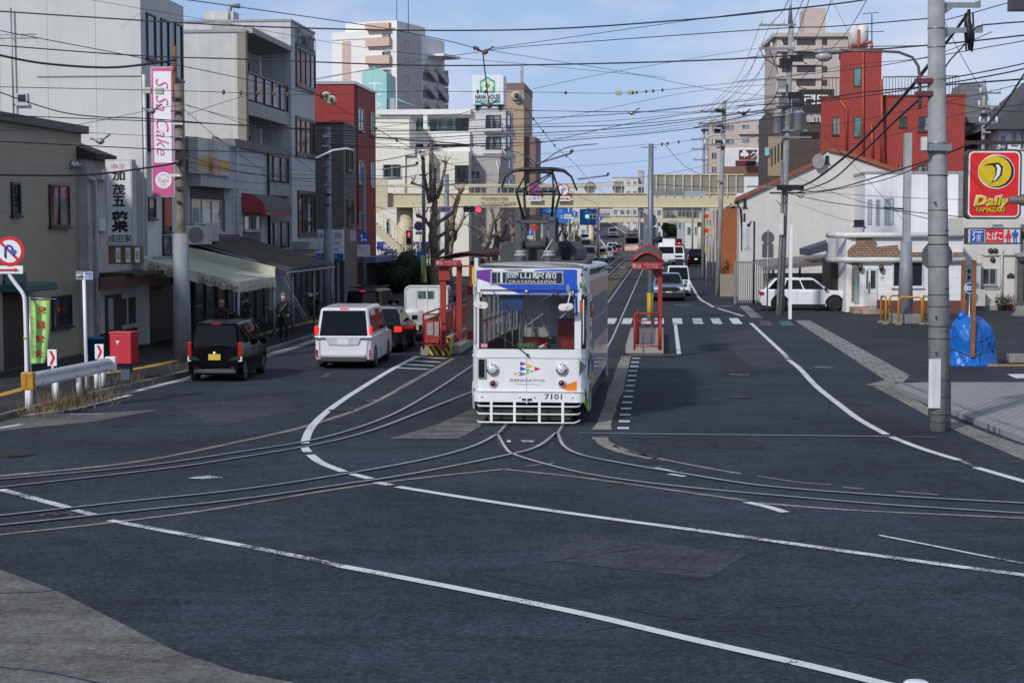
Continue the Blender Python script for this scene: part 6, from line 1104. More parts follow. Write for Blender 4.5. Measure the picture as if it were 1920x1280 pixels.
FC=[('white_van','white van just above the tram roof box','van',1104,492,cw,'van',1),('silver_car','silver car at the queue end behind the small truck','car',1137,486,csl,'suv',0),('blue_car','dark blue car with lit brake lamps in the queue','car',1144,481,cdb,'car',1),('white_car','white car ahead of the dark blue car','car',1148,474,cw,'suv',0),('grey_car','grey car in the queue beside the pink tram','car',1156,476,cgr,'car',1),('silver_car','silver car in the queue closest to the pink tram','car',1162,471,csl,'car',0),('red_car','dark red car ahead in the queue by the pink tram','car',1160,466,crd,'car',1),('white_car','white car in the outer queue with pale roof','car',1131,468,cw,'car',0),('silver_car','silver minivan in the outer queue','car',1113,466,csl,'van',0),('white_car','white small car in the outer queue at the kerb','car',1101,470,cw,'kei',1),('dark_car','dark car with blue roof in the outer queue','car',1132,460,cdb,'car',0),('grey_car','grey small van at the kerb in the outer queue','car',1117,459,cgr,'kei',0)]
for n_,l,c,x,y,col,k,lt in FC: minic(n_,l,c,x,y,col,k,lit=bool(lt))
p=rear_at(1126,493,3.4,R(-5));lt_=empty('light_truck',(p[0],p[1],0),R(-5),'white light truck with an ochre load in the far queue','truck');BX('bed',cw,lt_,-.72,.72,-1.7,.5,.55,.9);m=MB();m.prism([(.5,.4),(.5,1.75),(1.3,1.78),(1.7,1.0),(1.7,.4)],'x',-.72,.72);m.build('cab',cw,lt_,.04);BX('rear_window',carglass,lt_,-.5,.5,.485,.5,1.2,1.6);BX('load',M('ochre_load',(.40,.20,.03),.8),lt_,-.66,.66,-1.65,.3,.9,1.25)
for s in (-1,1):
    for y in (-1.1,1.1): wheel(lt_,s*.72,y,.27,.16,tkw,False)
for i,(t,sd,col,k,tw_d,l) in enumerate(((.12,.25,cgr,'van',0,'grey van starting up the distant ramp'),(.30,.25,cw,'suv',0,'white car climbing low on the distant ramp'),(.42,.25,cw,'car',0,'white car halfway up the distant ramp'),(.58,.25,csl,'car',0,'silver car near the top of the distant ramp'),(.40,.72,cw,'suv',1,'white car alone in the downhill lane of the ramp'))):
    q=ramp_at(t,sd);o=minic('ramp_car',l,'car',0,0,col,k,bool(tw_d),0,p=(q.x,q.y),group=None);o.location.z=q.z;a_,b_=ramp_at(max(t-.03,0),sd),ramp_at(t+.03,sd);hd=math.atan2(-(b_.x-a_.x),b_.y-a_.y);o.rotation_euler=(math.atan2(b_.z-a_.z,(b_-a_).length)*(-1 if tw_d else 1),0,hd+(PI if tw_d else 0))
for x,y,col,k,l in ((1188,452,cw,'van','white delivery van oncoming beyond the pink tram'),(1203,449,csl,'car','silver car oncoming beyond the pink tram'),(1211,455,cw,'kei','white small car oncoming beside the pink tram'),(1247,469,cw,'kei','white car half hidden by the box truck'),(1262,458,csl,'suv','silver car oncoming behind the box truck')): minic('oncoming_car',l,'car',x,y,col,k,True,group='oncoming cars far up the street')
def busbox(name,label,cat,x,y,W,H,L,c1,c2,sc=1):
    p=rear_at(x,y,L,R(-5));r=empty(name,(p[0],p[1],0),R(-5),label,cat);m=MB();m.box(-W/2,W/2,-L/2,L/2,.35,H);m.build('body',c1,r,.12,3);BX('windscreen',carglass,r,-W/2+.15,W/2-.15,-L/2-.01,-L/2+.05,H*.50,H*.77);BX('destination_blind',M('blind_grey',(.12,.11,.11),.4),r,-W/2+.4,W/2-.4,-L/2-.02,-L/2+.05,H*.82,H*.93)
    for s in (-1,1):
        BX('side_glass',carglass,r,s*W/2-.01*s,s*W/2+.01*s,-L/2+.8,L/2-.5,H*.45,H*.76)
        for k in range(2): m=MB();m.lathe([(.11,0),(.1,-.03),(0,-.035)],(s*(W/2-.3-k*.28),-L/2,.95),'y',12);m.build('headlight',lampclear,r)
    BX('bumper',c2,r,-W/2+.05,W/2-.05,-L/2-.06,-L/2+.1,.3,.62);return r
busbox('city_bus','white city bus oncoming left of the pink tram','bus',1158,463,2.4,3.0,10,cw,M('bumper_grey'))
salmon=M('salmon',(.74,.46,.38),.4,var=.06,coat=.3);ft=busbox('pink_tram','pale pink tram approaching far up the straight track','tram',1185,477,2.25,3.3,11,salmon,M('salmon_orange',(.6,.22,.08),.5));m=MB();m.tube([(-.8,-1,3.4),(-.5,0,4.2),(-.7,-.8,5.0),(.7,-.8,5.0),(.5,0,4.2),(.8,-1,3.4)],.05,5);m.build('pantograph',dk,ft);BX('roof_box',gear,ft,-.8,.8,-2,2,3.3,3.6)
def person(label,p,rz,Hh,coat,trous,skin=None,hair='hair',stoop=0,armf=(.2,.2),stride=.16,mat_hair=None,elbow=.5,cap=False,group=None,z=.13):
    skin=skin or M('skin',(.42,.25,.17),.6,var=.05);k=Hh/1.72;me=bpy.data.meshes.new('person');V=[];E=[];Rd=[]
    def add(q,r,par=None): V.append((q[0]*k,q[1]*k,q[2]*k));Rd.append(r*k);i=len(V)-1;(E.append((par,i)) if par is not None else None);return i
    sy=-stoop
    pel=add((0,0,.92),.15);sp=add((0,sy*.3,1.12),.145,pel);ch=add((0,sy*.7,1.32),.16,sp);nk=add((0,sy,1.47),.062,ch);hd0=add((0,sy-.01,1.55),.075,nk);hd=add((0,sy-.02,1.63),.10,hd0);add((0,sy-.015,1.70),.075,hd)
    for s in (-1,1):
        hp=add((s*.09,0,.86),.10,pel);kn=add((s*.10,-s*stride*.5-.03,.48),.07,hp);an=add((s*.10,-s*stride+.03,.09),.05,kn);add((s*.11,-s*stride-.10,.04),.042,an)
        sh=add((s*.19,sy*.8,1.38),.075,ch);f=armf[0 if s<0 else 1];el=add((s*.25,sy*.6-f*.25,1.12),.056,sh);wr=add((s*(.22-.12*f),sy*.5-f*.9,.92+f*.35*elbow),.042,el);hn=add((s*(.20-.16*f),sy*.5-f*1.1,.85+f*.42*elbow),.036,wr)
    me.from_pydata(V,E,[]);o=bpy.data.objects.new('person',me);COL.objects.link(o);md=o.modifiers.new('skin','SKIN');sv_=me.skin_vertices[0].data
    for i,r in enumerate(Rd): sv_[i].radius=(r,r*.82 if i in(0,1,2) else r);sv_[i].use_root=(i==0)
    o.modifiers.new('sub','SUBSURF').levels=1;o.modifiers['sub'].render_levels=1
    dg=bpy.context.evaluated_depsgraph_get();m2=bpy.data.meshes.new_from_object(o.evaluated_get(dg));bpy.data.objects.remove(o);m2.name='person'
    m2.materials.clear();[m2.materials.append(q) for q in (coat,trous,skin,black)]
    hands=[Vector(V[i]) for i in range(len(V)) if Rd[i]<.037*k]
    for f in m2.polygons:
        c=f.center;f.use_smooth=True;zz=c.z/k
        f.material_index=2 if zz>1.49 or any((c-h).length<.07*k for h in hands) else (3 if zz<.10 else (1 if zz<.80 else 0))
    o=bpy.data.objects.new('person',m2);COL.objects.link(o);o.location=(p[0],p[1],z);o.rotation_euler=(0,0,rz);tag(o,label,'person',group)
    hx,hy,hz=0,(sy-.02)*k,1.635*k;hm_=mat_hair or M('hair_dark',(.012,.01,.009),.7)
    m=MB();m.smooth=True
    rings=[]
    for a in range(6):
        t=PI/2*a/5;rings.append([(hx+.112*k*math.cos(t)*math.cos(b*PI/6),hy+.018*k+.125*k*math.cos(t)*math.sin(b*PI/6),hz+.02*k+.11*k*math.sin(t)-(.07*k if a==0 and 0<=b<=6 else 0)) for b in range(12)])
    m.loft(rings);m.build('hat' if cap else 'hair',hm_,o)
    m=MB();m.blob((0,hy-.108*k,hz-.005),.018*k,6,5,0,(.8,1,1.4));m.build('nose',skin,o)
    for s in (-1,1): m=MB();m.blob((s*.04*k,hy-.092*k,hz+.022*k),.011*k,6,4);m.build('eye',ink,o);m=MB();m.blob((s*.105*k,hy+.01,hz),.026*k,6,5,0,(.4,.8,1.2));m.build('ear',skin,o)
    return o,k
coatbk=M('coat_black',(.012,.012,.014),.85,var=.2);trbk=M('trousers_black',(.014,.014,.016),.85);p=gp(532,640,.13)
o,k=person('man in dark coat with grey cap, white mask and shoulder strap walking','' or (p.x,p.y),R(8),1.70,coatbk,trbk,mat_hair=M('cap_grey',(.16,.16,.17),.9),cap=True,armf=(.3,.3))
m=MB();m.smooth=True;m.blob((0,-.085,1.595*k),.075,10,6,0,(1,.5,.75));m.build('face_mask',M('mask_white',(.72,.73,.74),.8),o);m=MB();m.tube([(.13,-.02,1.42*k),(.05,-.165,1.30*k),(-.08,-.165,1.15*k),(-.2,-.05,.98*k)],.018,5);m.build('strap',M('strap_olive',(.20,.19,.12),.8),o)
p=gp(412,652,.13);person('old bald man in dark maroon jacket stooping beside the minicar',(p.x,p.y),R(35),1.60,M('jacket_maroon',(.035,.012,.014),.85,var=.2),trbk,stoop=.16,mat_hair=M('scalp',(.34,.20,.13),.5),armf=(.1,.3))
p=gp(457,648,.13);o,k=person('woman in green jacket and pale trousers carrying a child',(p.x,p.y),R(20),1.62,M('jacket_green',(.012,.06,.03),.85,var=.2),M('trousers_pale',(.36,.36,.42),.85),armf=(.45,.5),stride=.05)
m=MB();m.tube([(0,-.0,1.70*k),(0,.10,1.6*k),(.0,.09,1.4*k)],[.09,.09,.04],8);m.build('long_hair',M('hair_dark'),o)
person('small child in dark clothes held on the arm of the woman',(p.x+.16,p.y-.22),R(20),.95,coatbk,trbk,armf=(.3,.3),stride=.02,z=.13+.70)
def bicycle(label,p,rz,frame,z=.13):
    r=empty('bicycle',(p[0],p[1],z),rz,label,'bicycle','bicycles under the canopy');
    for y in (-.52,.52):
        m=MB();m.tube([(0,y+.32*math.cos(t*PI/12),.34+.32*math.sin(t*PI/12)) for t in range(25)],.018,5);w_=m.build('wheel',rubber,r);m=MB()
        for t in range(8): m.tube([(0,y,.34),(0,y+.31*math.cos(t*PI/4),.34+.31*math.sin(t*PI/4))],.003,3)
        m.build('spokes',alu,w_)
    m=MB()
    for a,b in (((0,-.52,.34),(0,-.15,.30)),((0,-.15,.30),(0,-.25,.78)),((0,-.15,.30),(0,.38,.70)),((0,-.52,.34),(0,-.24,.70)),((0,.52,.34),(0,.36,.9))): m.tube([a,b],.018,6)
    m.build('frame',frame,r);m=MB();m.tube([(-.28,.2,1.0),(-.22,.32,.98),(0,.36,.95),(.22,.32,.98),(.28,.2,1.0)],.014,6);m.build('handlebar',chrome,r);m=MB();m.blob((0,-.27,.84),.1,8,5,0,(.8,1.3,.4));m.build('saddle',black,r)
    BX('basket',M('basket_wire',(.05,.05,.055),.6),r,-.16,.16,.46,.72,.72,.95);return r
p=gp(440,640,.13);bicycle('dark bicycle with a basket parked beyond the old man',(p.x,p.y),R(70),darksteel);p=gp(474,634,.13);bicycle('bicycle leaning at the shop glass behind the woman',(p.x-.2,p.y),R(60),M('frame_silver',(.4,.4,.42),.4,.6))
p=gp(600,592,.13);mc=empty('motorcycle',(p.x-.3,p.y,.13),R(20),'small dark motorcycle parked under the far canopy end','motorcycle')
for y in (-.55,.55): m=MB();m.tube([(0,y+.26*math.cos(t*PI/10),.28+.26*math.sin(t*PI/10)) for t in range(21)],.045,6);m.build('wheel',rubber,mc)
m=MB();m.prism([(-.7,.5),(-.5,.72),(0,.75),(.2,.9),(.35,.85),(.45,.5),(.1,.3),(-.4,.32)],'x',-.13,.13);m.build('body',cbk,mc,.03);m=MB();m.tube([(-.32,.3,1.02),(0,.38,.98),(.32,.3,1.02)],.016,6);m.build('handlebar',chrome,mc);m=MB();m.cyl((0,.45,.92),.09,'y',.08,12);m.build('headlight',lampclear,mc);m=MB();m.box(-.13,.13,-.65,0,.74,.82);m.build('seat',black,mc,.02)
p=gp(566,606,.13);tb=empty('trestle_table',(p.x-.9,p.y,.13),-AST,'low white display table under the brown canopy','table');BX('table_top',offwhite,tb,-.45,.45,-.9,.9,.68,.72)
for x in (-.4,.4):
    for y in (-.85,.85): BX('leg',alu,tb,x-.02,x+.02,y-.02,y+.02,0,.68)
p=gp(566,600,.13);ld=empty('leaning_boards',(p.x-.1,p.y,.13),0,'pair of pale boards leaning against a canopy post','board')
for k in (0,.12): m=MB();m.tube([(-.85+k,0,1.9),(.25+k,-.1,0)],.03,4);m.build('board',offwhite,ld)
redp=M('stop_red',(.34,.03,.022),.45,var=.1);roofd=M('shelter_roof',(.07,.022,.02),.5,var=.2,vl=.45,lw=.07,line=.5);pf_top=brick_mat('platform_pavers',(.15,.145,.15),(.12,.12,.125),(.05,.05,.05),3,.6,.6,.2,.04,True)
def platform(name,label,v0,v1,u0,u1,h=.28):
    o=xy(v0,u0);r=empty(name,(*o,0),-AST,label,'platform');W,D=v1-v0,u1-u0;BX('core',pf_top,r,.02,W-.02,.02,D-.02,0,h-.01);m=MB();n=int(D/1.2)
    m.box(0,W,0,.3,0,h)
    for a in (0,W-.28): m.box(a,a+.28,.3,D,0,h)
    m.build('kerb_stones',brick_mat('kerb_stone',(.30,.29,.26),(.26,.25,.23),(.09,.085,.08),.85,1,.9,.3,.02),r);return r
p0=gp(1173,663);p1=gp(1244,663);va,ua=vu(p0);vb,_=vu(p1);platform('tram_platform','narrow concrete tram platform in the middle of the road','%g'%0 and va,vb,ua,ua+10.0)
sp_=gp(1238,655,.28);Ys=sp_.y;ss=F/Ys;sh=empty('tram_shelter',(sp_.x,sp_.y,.28),-AST,'small red arched tram shelter with railing on the middle platform','tram shelter')
def shx(x): return (x-1238)/ss
def shz(y): return at(1238,y,Ys).z-.28
def arch_roof(par,xl,xr,y0,y1,ze,zc,n=10):
    m=MB();f=lambda t,dz=0:(xl+(xr-xl)*t, ze+(zc-ze)*math.sin(PI*(.06+.88*t))+dz)
    A=[f(t/n) for t in range(n+1)];m.loft([[(x,y0,z) for x,z in A],[(x,y1,z+.2) for x,z in A]],closed=False,smooth=False);m.loft([[(x,y0,z-.05) for x,z in A],[(x,y1,z+.15) for x,z in A]],closed=False,smooth=False);m.face([(x,y0+.05,z-.03) for x,z in A]);m.build('roof',roofd,par);m=MB();m.tube([(x,y0,z) for x,z in A],.045,6);m.tube([(x,y1,z+.2) for x,z in A],.045,6);m.build('roof_rim',redp,par)  # end face fills the arch, inside shade painted in as dark roof colour
BX('post',redp,sh,shx(1233),shx(1241),-.07,.07,0,shz(500));m=MB();m.prism([(shx(1233),shz(530)),(shx(1241),shz(530)),(shx(1241),shz(496)),(shx(1208),shz(503)),(shx(1222),shz(507))],'y',-.05,.05);m.build('bracket',redp,sh)
arch_roof(sh,shx(1185),shx(1241),-.35,2.4,shz(494),shz(473));m=MB();m.box(shx(1184),shx(1241),-.42,-.36,shz(504),shz(491));sg=m.build('sign_board',M('sign_redplate',(.36,.028,.03),.4),sh)
BX('eave_frame',redp,sh,shx(1188),shx(1239),-.30,2.3,shz(503),shz(503)+.05)
pink_=M('pale_pink_letter',(.66,.55,.55),.5,var=0);text('東山',.27,.15,pink_,sg,(shx(1193),-.43,shz(497.5)));text('おかでんチャギントン\nミュージアム駅',.50,.15,pink_,sg,(shx(1222),-.43,shz(497.5)),bold=.0)
def railing(par,pts,z1,zb=.12,name='railing',mat=redp,step=.16,bars=True,midz=None,r=.03):
    m=MB();
    for a,b in zip(pts,pts[1:]):
        a,b=Vector((*a,0)),Vector((*b,0));L_=(b-a).length;h=Vector((0,0,1))
        m.tube([a+h*z1,b+h*z1],r,6);m.tube([a+h*zb,b+h*zb],r*.8,6);m.tube([a+h*(midz or z1-.22),b+h*(midz or z1-.22)],r*.8,6)
        m.tube([a,a+h*z1],r*1.2,6);m.tube([b,b+h*z1],r*1.2,6)
        if bars:
            k=int(L_/step)
            for i in range(1,k): m.tube([a.lerp(b,i/k)+h*zb,a.lerp(b,i/k)+h*(z1-.22)],.012,4)
    return m.build(name,mat,par)
railing(sh,[(shx(1190),-.25),(shx(1238),-.25)],1.16,step=.25)
pr=at(1195,575,Ys);m=MB();x=shx(1193);m.tube([(x,2.6,0),(x,2.6,1.05)],.06,8);m.tube([(x,2.6,1.05),(x,2.6,1.12)],[.06,.01],8);m.build('stop_post',redp,sh)
lp0=gp(795,665);v_0=vu(gp(800,665))[0];vb=vu(gp(862,664))[0];ul=vu(gp(862,664))[1];platform('tram_platform','long concrete tram platform beside the waiting cars',v_0,vb,ul,ul+22)
def SL(x,y,z=.28):
    q=gp(x,y,z);return q
s0=gp(834,652,.28);ls=empty('tram_shelter',(s0.x,s0.y,.28),-AST,'long red tram shelter with curved ribbed roof beside the waiting cars','tram shelter');sL=F/s0.y
def lz(y,dep=0): return at(834,y,s0.y+dep).z-.28
W_s=1.35
posts=[(0,0),(.35,3.4),(.75,6.6)]
zt=lz(498)
for i,(x,y) in enumerate(((-.05,0),(.05,3.6),(.1,7.4),(.1,11))): BX('post',redp,ls,x-.09,x+.09,y-.09,y+.09,0,zt)
BX('post_head',redp,ls,-.17,.17,-.15,.15,lz(525),zt)
rfm=M('shelter_ribs',(.13,.035,.03),.5,var=.15,vl=.5,lw=.12,line=.45);m=MB()
A=[(-.25+1.65*t/8,zt+.10+.30*math.sin(PI*(.1+.62*t/8))) for t in range(9)]
m.loft([[(x,-.3,z) for x,z in A],[(x,12,z) for x,z in A]],closed=False,smooth=False);m.loft([[(x,-.3,z-.05) for x,z in A],[(x,12,z-.05) for x,z in A]],closed=False,smooth=False);m.build('roof',rfm,ls)
for k in range(16): y=-.25+k*.8;m=MB();m.tube([(x,y,z+.03) for x,z in A],.025,4);m.build('roof_rib',M('rib_dark',(.07,.02,.018),.5),ls)
m=MB();m.box(-.25,.58,-.38,-.32,zt-.0,zt+.19);sg=m.build('sign_board',M('sign_redplate'),ls);text('東山',.2,.13,pink_,sg,(-.12,-.39,zt+.1));text('おかでんチャギントン\nミュージアム駅',.42,.13,pink_,sg,(.27,-.39,zt+.1));BX('eave_beam',redp,ls,-.25,1.35,-.3,-.24,zt-.04,zt+.02)
m=MB();m.box(-.2,1.3,-.3,12,zt-.06,zt-.02);
railing(ls,[(-.62,-.55),(-.05,-.55)],1.12,bars=False);
m=MB();
for a,b in (((-.62,-.55),(-.55,11.5)),): railing(ls,[a,(-.6,3.4),(-.57,7.4),b],1.12,bars=False)
for y0,y1 in ((-.4,3.2),(3.5,7.2),(7.5,11.3)): BX('panel',redp,ls,-.64,-.61,y0,y1,.2,.92)
BX('panel',redp,ls,-.58,-.12,-.57,-.55,.2,.9);BX('notice',M('notice_grey',(.36,.33,.33),.6,var=.2,scale=14),ls,-.50,-.30,-.6,-.575,.45,.85);BX('notice',M('notice_grey'),ls,-.25,-.12,-.6,-.575,.42,.88)
for y,z0_,z1_,mt in ((4.2,.3,1.55,M('notice_grey')),(9.2,.5,1.7,M('notice_cream',(.55,.48,.40),.6))): m=MB();m.box(.22,.50,y,y+.06,0,z1_+.3);b_=m.build('notice_board',redp,ls);BX('notice',mt,b_,.27,.45,y-.012,y,z0_,z1_)
text('この停留所で',.09,None and 1 or .9,ink,b_,(.36,9.18,1.1),vert=True)
b0=gp(824,666);cb=empty('crash_block',(b0.x,b0.y,0),-AST,'low concrete block faced with yellow and black diagonal stripes','barrier');sB=F/b0.y;hB=(666-633)/sB;wB=40/sB
m=MB();m.box(-wB/2,wB/2,0,.9,0,hB);m.build('block',yellow,cb,.01);m=MB();
for k in range(-2,5):
    x=-wB/2+k*wB/3.6;P=[(x,hB),(x+wB/7.5,hB),(x+wB/7.5+hB*.62,0),(x+hB*.62,0)];Q=[]
    def clip(P,lim,sgn):
        o=[]
        for i in range(len(P)):
            a,b=P[i],P[(i+1)%len(P)];ia,ib=sgn*(a[0]-lim)<=0,sgn*(b[0]-lim)<=0
            if ia: o.append(a)
            if ia!=ib: t=(lim-a[0])/(b[0]-a[0]);o.append((lim,a[1]+(b[1]-a[1])*t))
        return o
    Q=clip(clip(P,wB/2,1),-wB/2,-1)
    if len(Q)>2: m.face([(q[0],-.004,q[1]) for q in Q])
m.build('stripes',black,cb);BX('side_stone',concrete,cb,-wB/2-.28,-wB/2-.02,.05,1.2,0,.26)
d0=gp(827,640,.28);ds=empty('reflector_post',(d0.x,d0.y-.5,.2),0,'large round orange reflector on a short post above the striped block','reflector');z=at(826,613,d0.y-.5).z-.2;m=MB();m.tube([(0,0,-.2),(0,0,z)],.03,6);m.build('post',redp,ds);m=MB();m.lathe([(.17,0),(.17,-.04),(.14,-.06),(0,-.07)],(0,0,z),'y',24);m.build('disc',M('reflector_orange',(.75,.19,.01),.4,var=.05),ds)
def pole(name,label,px,r0,topz,mat,lean=(0,0),n=14,cat='utility pole',group=None,taper=.72,zb=0,Y=None):
    p=gp(*px) if Y is None else at(px[0],px[1],Y);r=empty(name,(p.x,p.y,zb),0,label,cat,group);H=topz-zb;m=MB();m.tube([(0,0,0),(lean[0]*.5,lean[1]*.5,H/2),(lean[0],lean[1],H)],[r0,r0*(1+taper)/2,r0*taper],n);m.build('pole',mat,r);return r,H
def bands(r,zs,rad,mat=darksteel,lean=0,H=1,nm='pole_band'):
    for z in zs: m=MB();m.lathe([(rad*1.02,0),(rad*1.05,.005),(rad*1.05,.045),(rad*1.02,.05)],(lean*z/H,0,z),n=14);m.build(nm,mat,r)
PB=gp(1762,806);sPB=F/PB.y;bp,Hb=pole('utility_pole','huge grey concrete utility pole at the right pavement edge','' or (1762,806),.232,9.6,polecon,lean=(-.24,0),n=24,taper=.70)
def bpx(x,y,dy=0): q=at(x,y,PB.y+dy);return (q.x-PB.x,dy,q.z)
for y,t in ((55,1),(90,1),(150,.6),(270,1.2),(285,1.2),(330,.7),(395,.5),(442,.7),(459,.7),(500,.5),(553,.5),(575,.5),(612,.6),(635,.6),(712,.5),(744,.5),(776,.5),(790,.5)):
    z=at(1750,y,PB.y).z;rad=.232*(1-.30*z/9.6);m=MB();m.lathe([(rad+.002,0),(rad+.012,.004),(rad+.012,.03*t),(rad+.002,.034*t)],(-.24*z/9.6,0,z),n=20);m.build('strap',steel if y<300 else darksteel,bp)
for y,s in ((330,1),(380,-1),(432,1),(500,1),(540,1),(593,-1),(620,1),(660,-1)): z=at(1750,y,PB.y).z;m=MB();m.tube([(-.24*z/9.6+s*.1,-.2,z),(-.24*z/9.6+s*.14,-.27,z)],.02,6);m.build('step_bolt',darksteel,bp)
m=MB();q0=bpx(1743,673,-.245);q1=bpx(1763,765,-.245);
m.prism([(q0[0],-.19),(q0[0]+.07,-.245),(q1[0],-.245),(q1[0]+.005,-.21)],'z',q1[2],q0[2]);m.build('white_plate',M('plate_white',(.60,.62,.65),.5,dirt=.25),bp)
m=MB();q0=bpx(1783,690,-.12);q1=bpx(1781,770,-.12);m.box(q0[0]-.03,q0[0]+.0,-.15,-.05,q1[2],q0[2]);m.build('yellow_guard',M('guard_yellow',(.45,.27,.03),.6,vl=.1,hl=.3,lw=.14,line=.1),bp)
m=MB();q0=bpx(1728,257,-.3);q1=bpx(1737,282,-.3);m.box(q0[0],q1[0]+.0,-.36,-.22,q1[2],q0[2]);m.build('tag_plate',offwhite,bp)
m=MB();q0=bpx(1736,275,-.2);q1=bpx(1778,280,-.2);m.box(q0[0],q1[0]+.05,-.28,.2,q1[2]-.03,q0[2]+.05);m.build('clamp',steel,bp)
for ya,xe in ((10,1838),(57,1842)):
    a=bpx(1757,ya,.1);b=bpx(xe,ya-3,.1);m=MB();m.box(a[0]-.1,b[0],.05,.13,a[2]-.05,a[2]+.05);ar_=m.build('crossarm',steel,bp);m=MB();m.prism([(a[0],a[2]-.05),(a[0]+.35,a[2]-.05),(a[0],a[2]-.28)],'y',.05,.12);m.build('gusset',steel,ar_)
    m=MB();m.lathe([(.03,0),(.06,.02),(.06,.06),(.04,.08),(.05,.1),(0,.12)],(b[0]-.05,.09,a[2]+.05),n=10);m.build('insulator',offwhite,ar_)
m=MB();
def bt(pts,r,mat,nm,par=None,n=6): m=MB();m.tube([bpx(x,y,.1) for x,y in pts],r,n);return m.build(nm,mat,par or bp)
bt([(1817,18),(1814,40),(1818,60),(1820,95)],[.03,.07,.09,.05],black,'cable_joint');bt([(1810,25),(1809,60),(1812,95)],.02,black,'cable');bt([(1824,25),(1826,70),(1822,98)],.02,black,'cable')
q=bpx(1905,8,.1);m=MB();m.box(q[0]-.12,q[0]+.3,0,.3,q[2]-.13,q[2]+.2);tb_=m.build('junction_box',M('box_dark',(.05,.055,.065),.5),bp)
arm=M('lamp_arm',(.16,.14,.125),.5,.3,var=.2);m=MB();m.tube([bpx(1725,205,-.05),bpx(1725,150,-.05),bpx(1722,125,-.05),bpx(1711,108,-.05),bpx(1685,98,-.05),bpx(1640,96,-.05),bpx(1580,95,-.05)],[.035,.035,.031,.028,.028,.026,.024],8);lamp=m.build('lamp_arm',arm,bp);m=MB();m.lathe([(.02,0),(.07,.02),(.10,.22),(.13,.38),(.13,.5),(.09,.62),(.0,.66)],(0,0,0),'x',14);o=m.build('lamp_head',M('lamp_head_grey',(.28,.28,.29),.4,.3,var=.15),lamp);q=bpx(1580,98,-.05);o.location=q;o.scale=(-.9,.9,.5);m=MB();m.blob((q[0]-.38,-.05,q[2]-.09),.16,14,8,0,(1.1,.8,.65));m.build('lamp_glass',M('lamp_glass',(.35,.36,.36),.15,var=.05),lamp)
for y in (152,176): q=bpx(1725,y,-.05);BX('lamp_clamp',M('clamp_rust',(.12,.03,.03),.6),bp,q[0]-.07,q[0]+.25,-.15,.1,q[2]-.05,q[2]+.05)
for (x,y,r_,yy) in ((1757,480,29,1.2),(1757,424,17,1.2)):
    q=at(x,y,PB.y+yy);s_=F/(PB.y+yy);
    if r_==29: sgp=empty('round_sign',(q.x,q.y,0),0,'grey backs of two round road signs behind the big pole','road sign');m=MB();m.tube([(0,0.02,0),(0,0.02,q.z+.5)],.035,8);m.build('post',steel,sgp)
    m=MB();m.cyl((q.x-sgp.location.x,-.02,q.z),r_/s_,'y',.03,28);m.build('sign_disc',M('sign_back',(.13,.135,.145),.5,.4,var=.1),sgp)
def insul(par,x,y,z,s=1,mat=None): m=MB();m.lathe([(.03*s,0),(.05*s,.03*s),(.03*s,.05*s),(.055*s,.08*s),(.035*s,.1*s),(.05*s,.13*s),(.02*s,.17*s),(0,.18*s)],(x,y,z),n=10);return m.build('insulator',mat or offwhite,par)
def crossarm(par,H,z,x0,x1,n=4,y=-.12,mat=steel,up=True,sc=1.0,off=0):
    m=MB();m.box(x0,x1,y-.05,y+.05,z-.05,z+.05);a=m.build('crossarm',mat,par)
    for k in range(n): insul(a,x0+.08+(x1-x0-.16)*k/max(n-1,1),y,z+.05,1.4*sc)
    return a
p2=gp(1462,590);up,H2=pole('utility_pole','concrete utility pole carrying two grey drum transformers','' or (1462,590),.20,at(1478,45,p2.y).z,polecon,lean=((1478-1462)/F*p2.y,0),n=16,taper=.6)
def p2x(x,y): q=at(x,y,p2.y);return q.x-p2.x,q.z
for y,x0,x1 in ((48,1423,1492),(92,1422,1490)): a,z=p2x(x0,y);b,_=p2x(x1,y);crossarm(up,H2,z,a,b,4)
m=MB();a,z=p2x(1482,30);m.tube([(a,0,z-.4),(a,0,z+.5),(a,0,z+1.0)],[.12,.06,.02],8);m.build('pole_cap',steel,up)
for y,x0,x1 in ((183,1452,1520),(245,1452,1512),(258,1450,1520),(350,1400,1470),(362,1442,1508)): a,z=p2x(x0,y);b,_=p2x(x1,y);BX('bracket_bar',darksteel if y in(183,362) else steel,up,a,b,-.25,-.17,z-.04,z+.04)
trm=M('transformer_grey',(.30,.33,.37),.45,var=.12,vl=.12,lw=.03,line=.7)
for x,y in ((1458,234),(1497,228)): a,z=p2x(x,y);m=MB();m.lathe([(.22,-.42),(.25,-.40),(.25,.36),(.27,.37),(.27,.43),(.2,.5),(0,.53)],(a,-.1,z),n=18);t_=m.build('transformer',trm,up);text('50',.16,.12,signred,t_,(a,-.36,z-.2));[insul(t_,a+dx,-.1,z+.45,1.2) for dx in (-.1,.1)]
for q in ((1470,120,20,18),(1492,112,24,10),(1464,160,14,14),(1488,180,26,12),(1468,192,18,14),(1496,196,22,10),(1480,352,50,10),(1462,420,10,40)):
    a,z=p2x(q[0],q[1]);m=MB();w_,h_=q[2]/F*p2.y,q[3]/F*p2.y;m.box(a-w_/2,a+w_/2,-.36,-.2,z-h_/2,z+h_/2);m.build('pole_gear',black if q[2]>=20 else (steel if q[1]!=420 else offwhite),up)
def squig(par,pts,r,mat,nm='cable',fy=lambda i:-.3):
    m=MB();m.tube(sm([(*( (lambda a,z:(a,fy(0),z))(*p2x(x,y))),) for x,y in pts],4),r,5);return m.build(nm,mat,par)
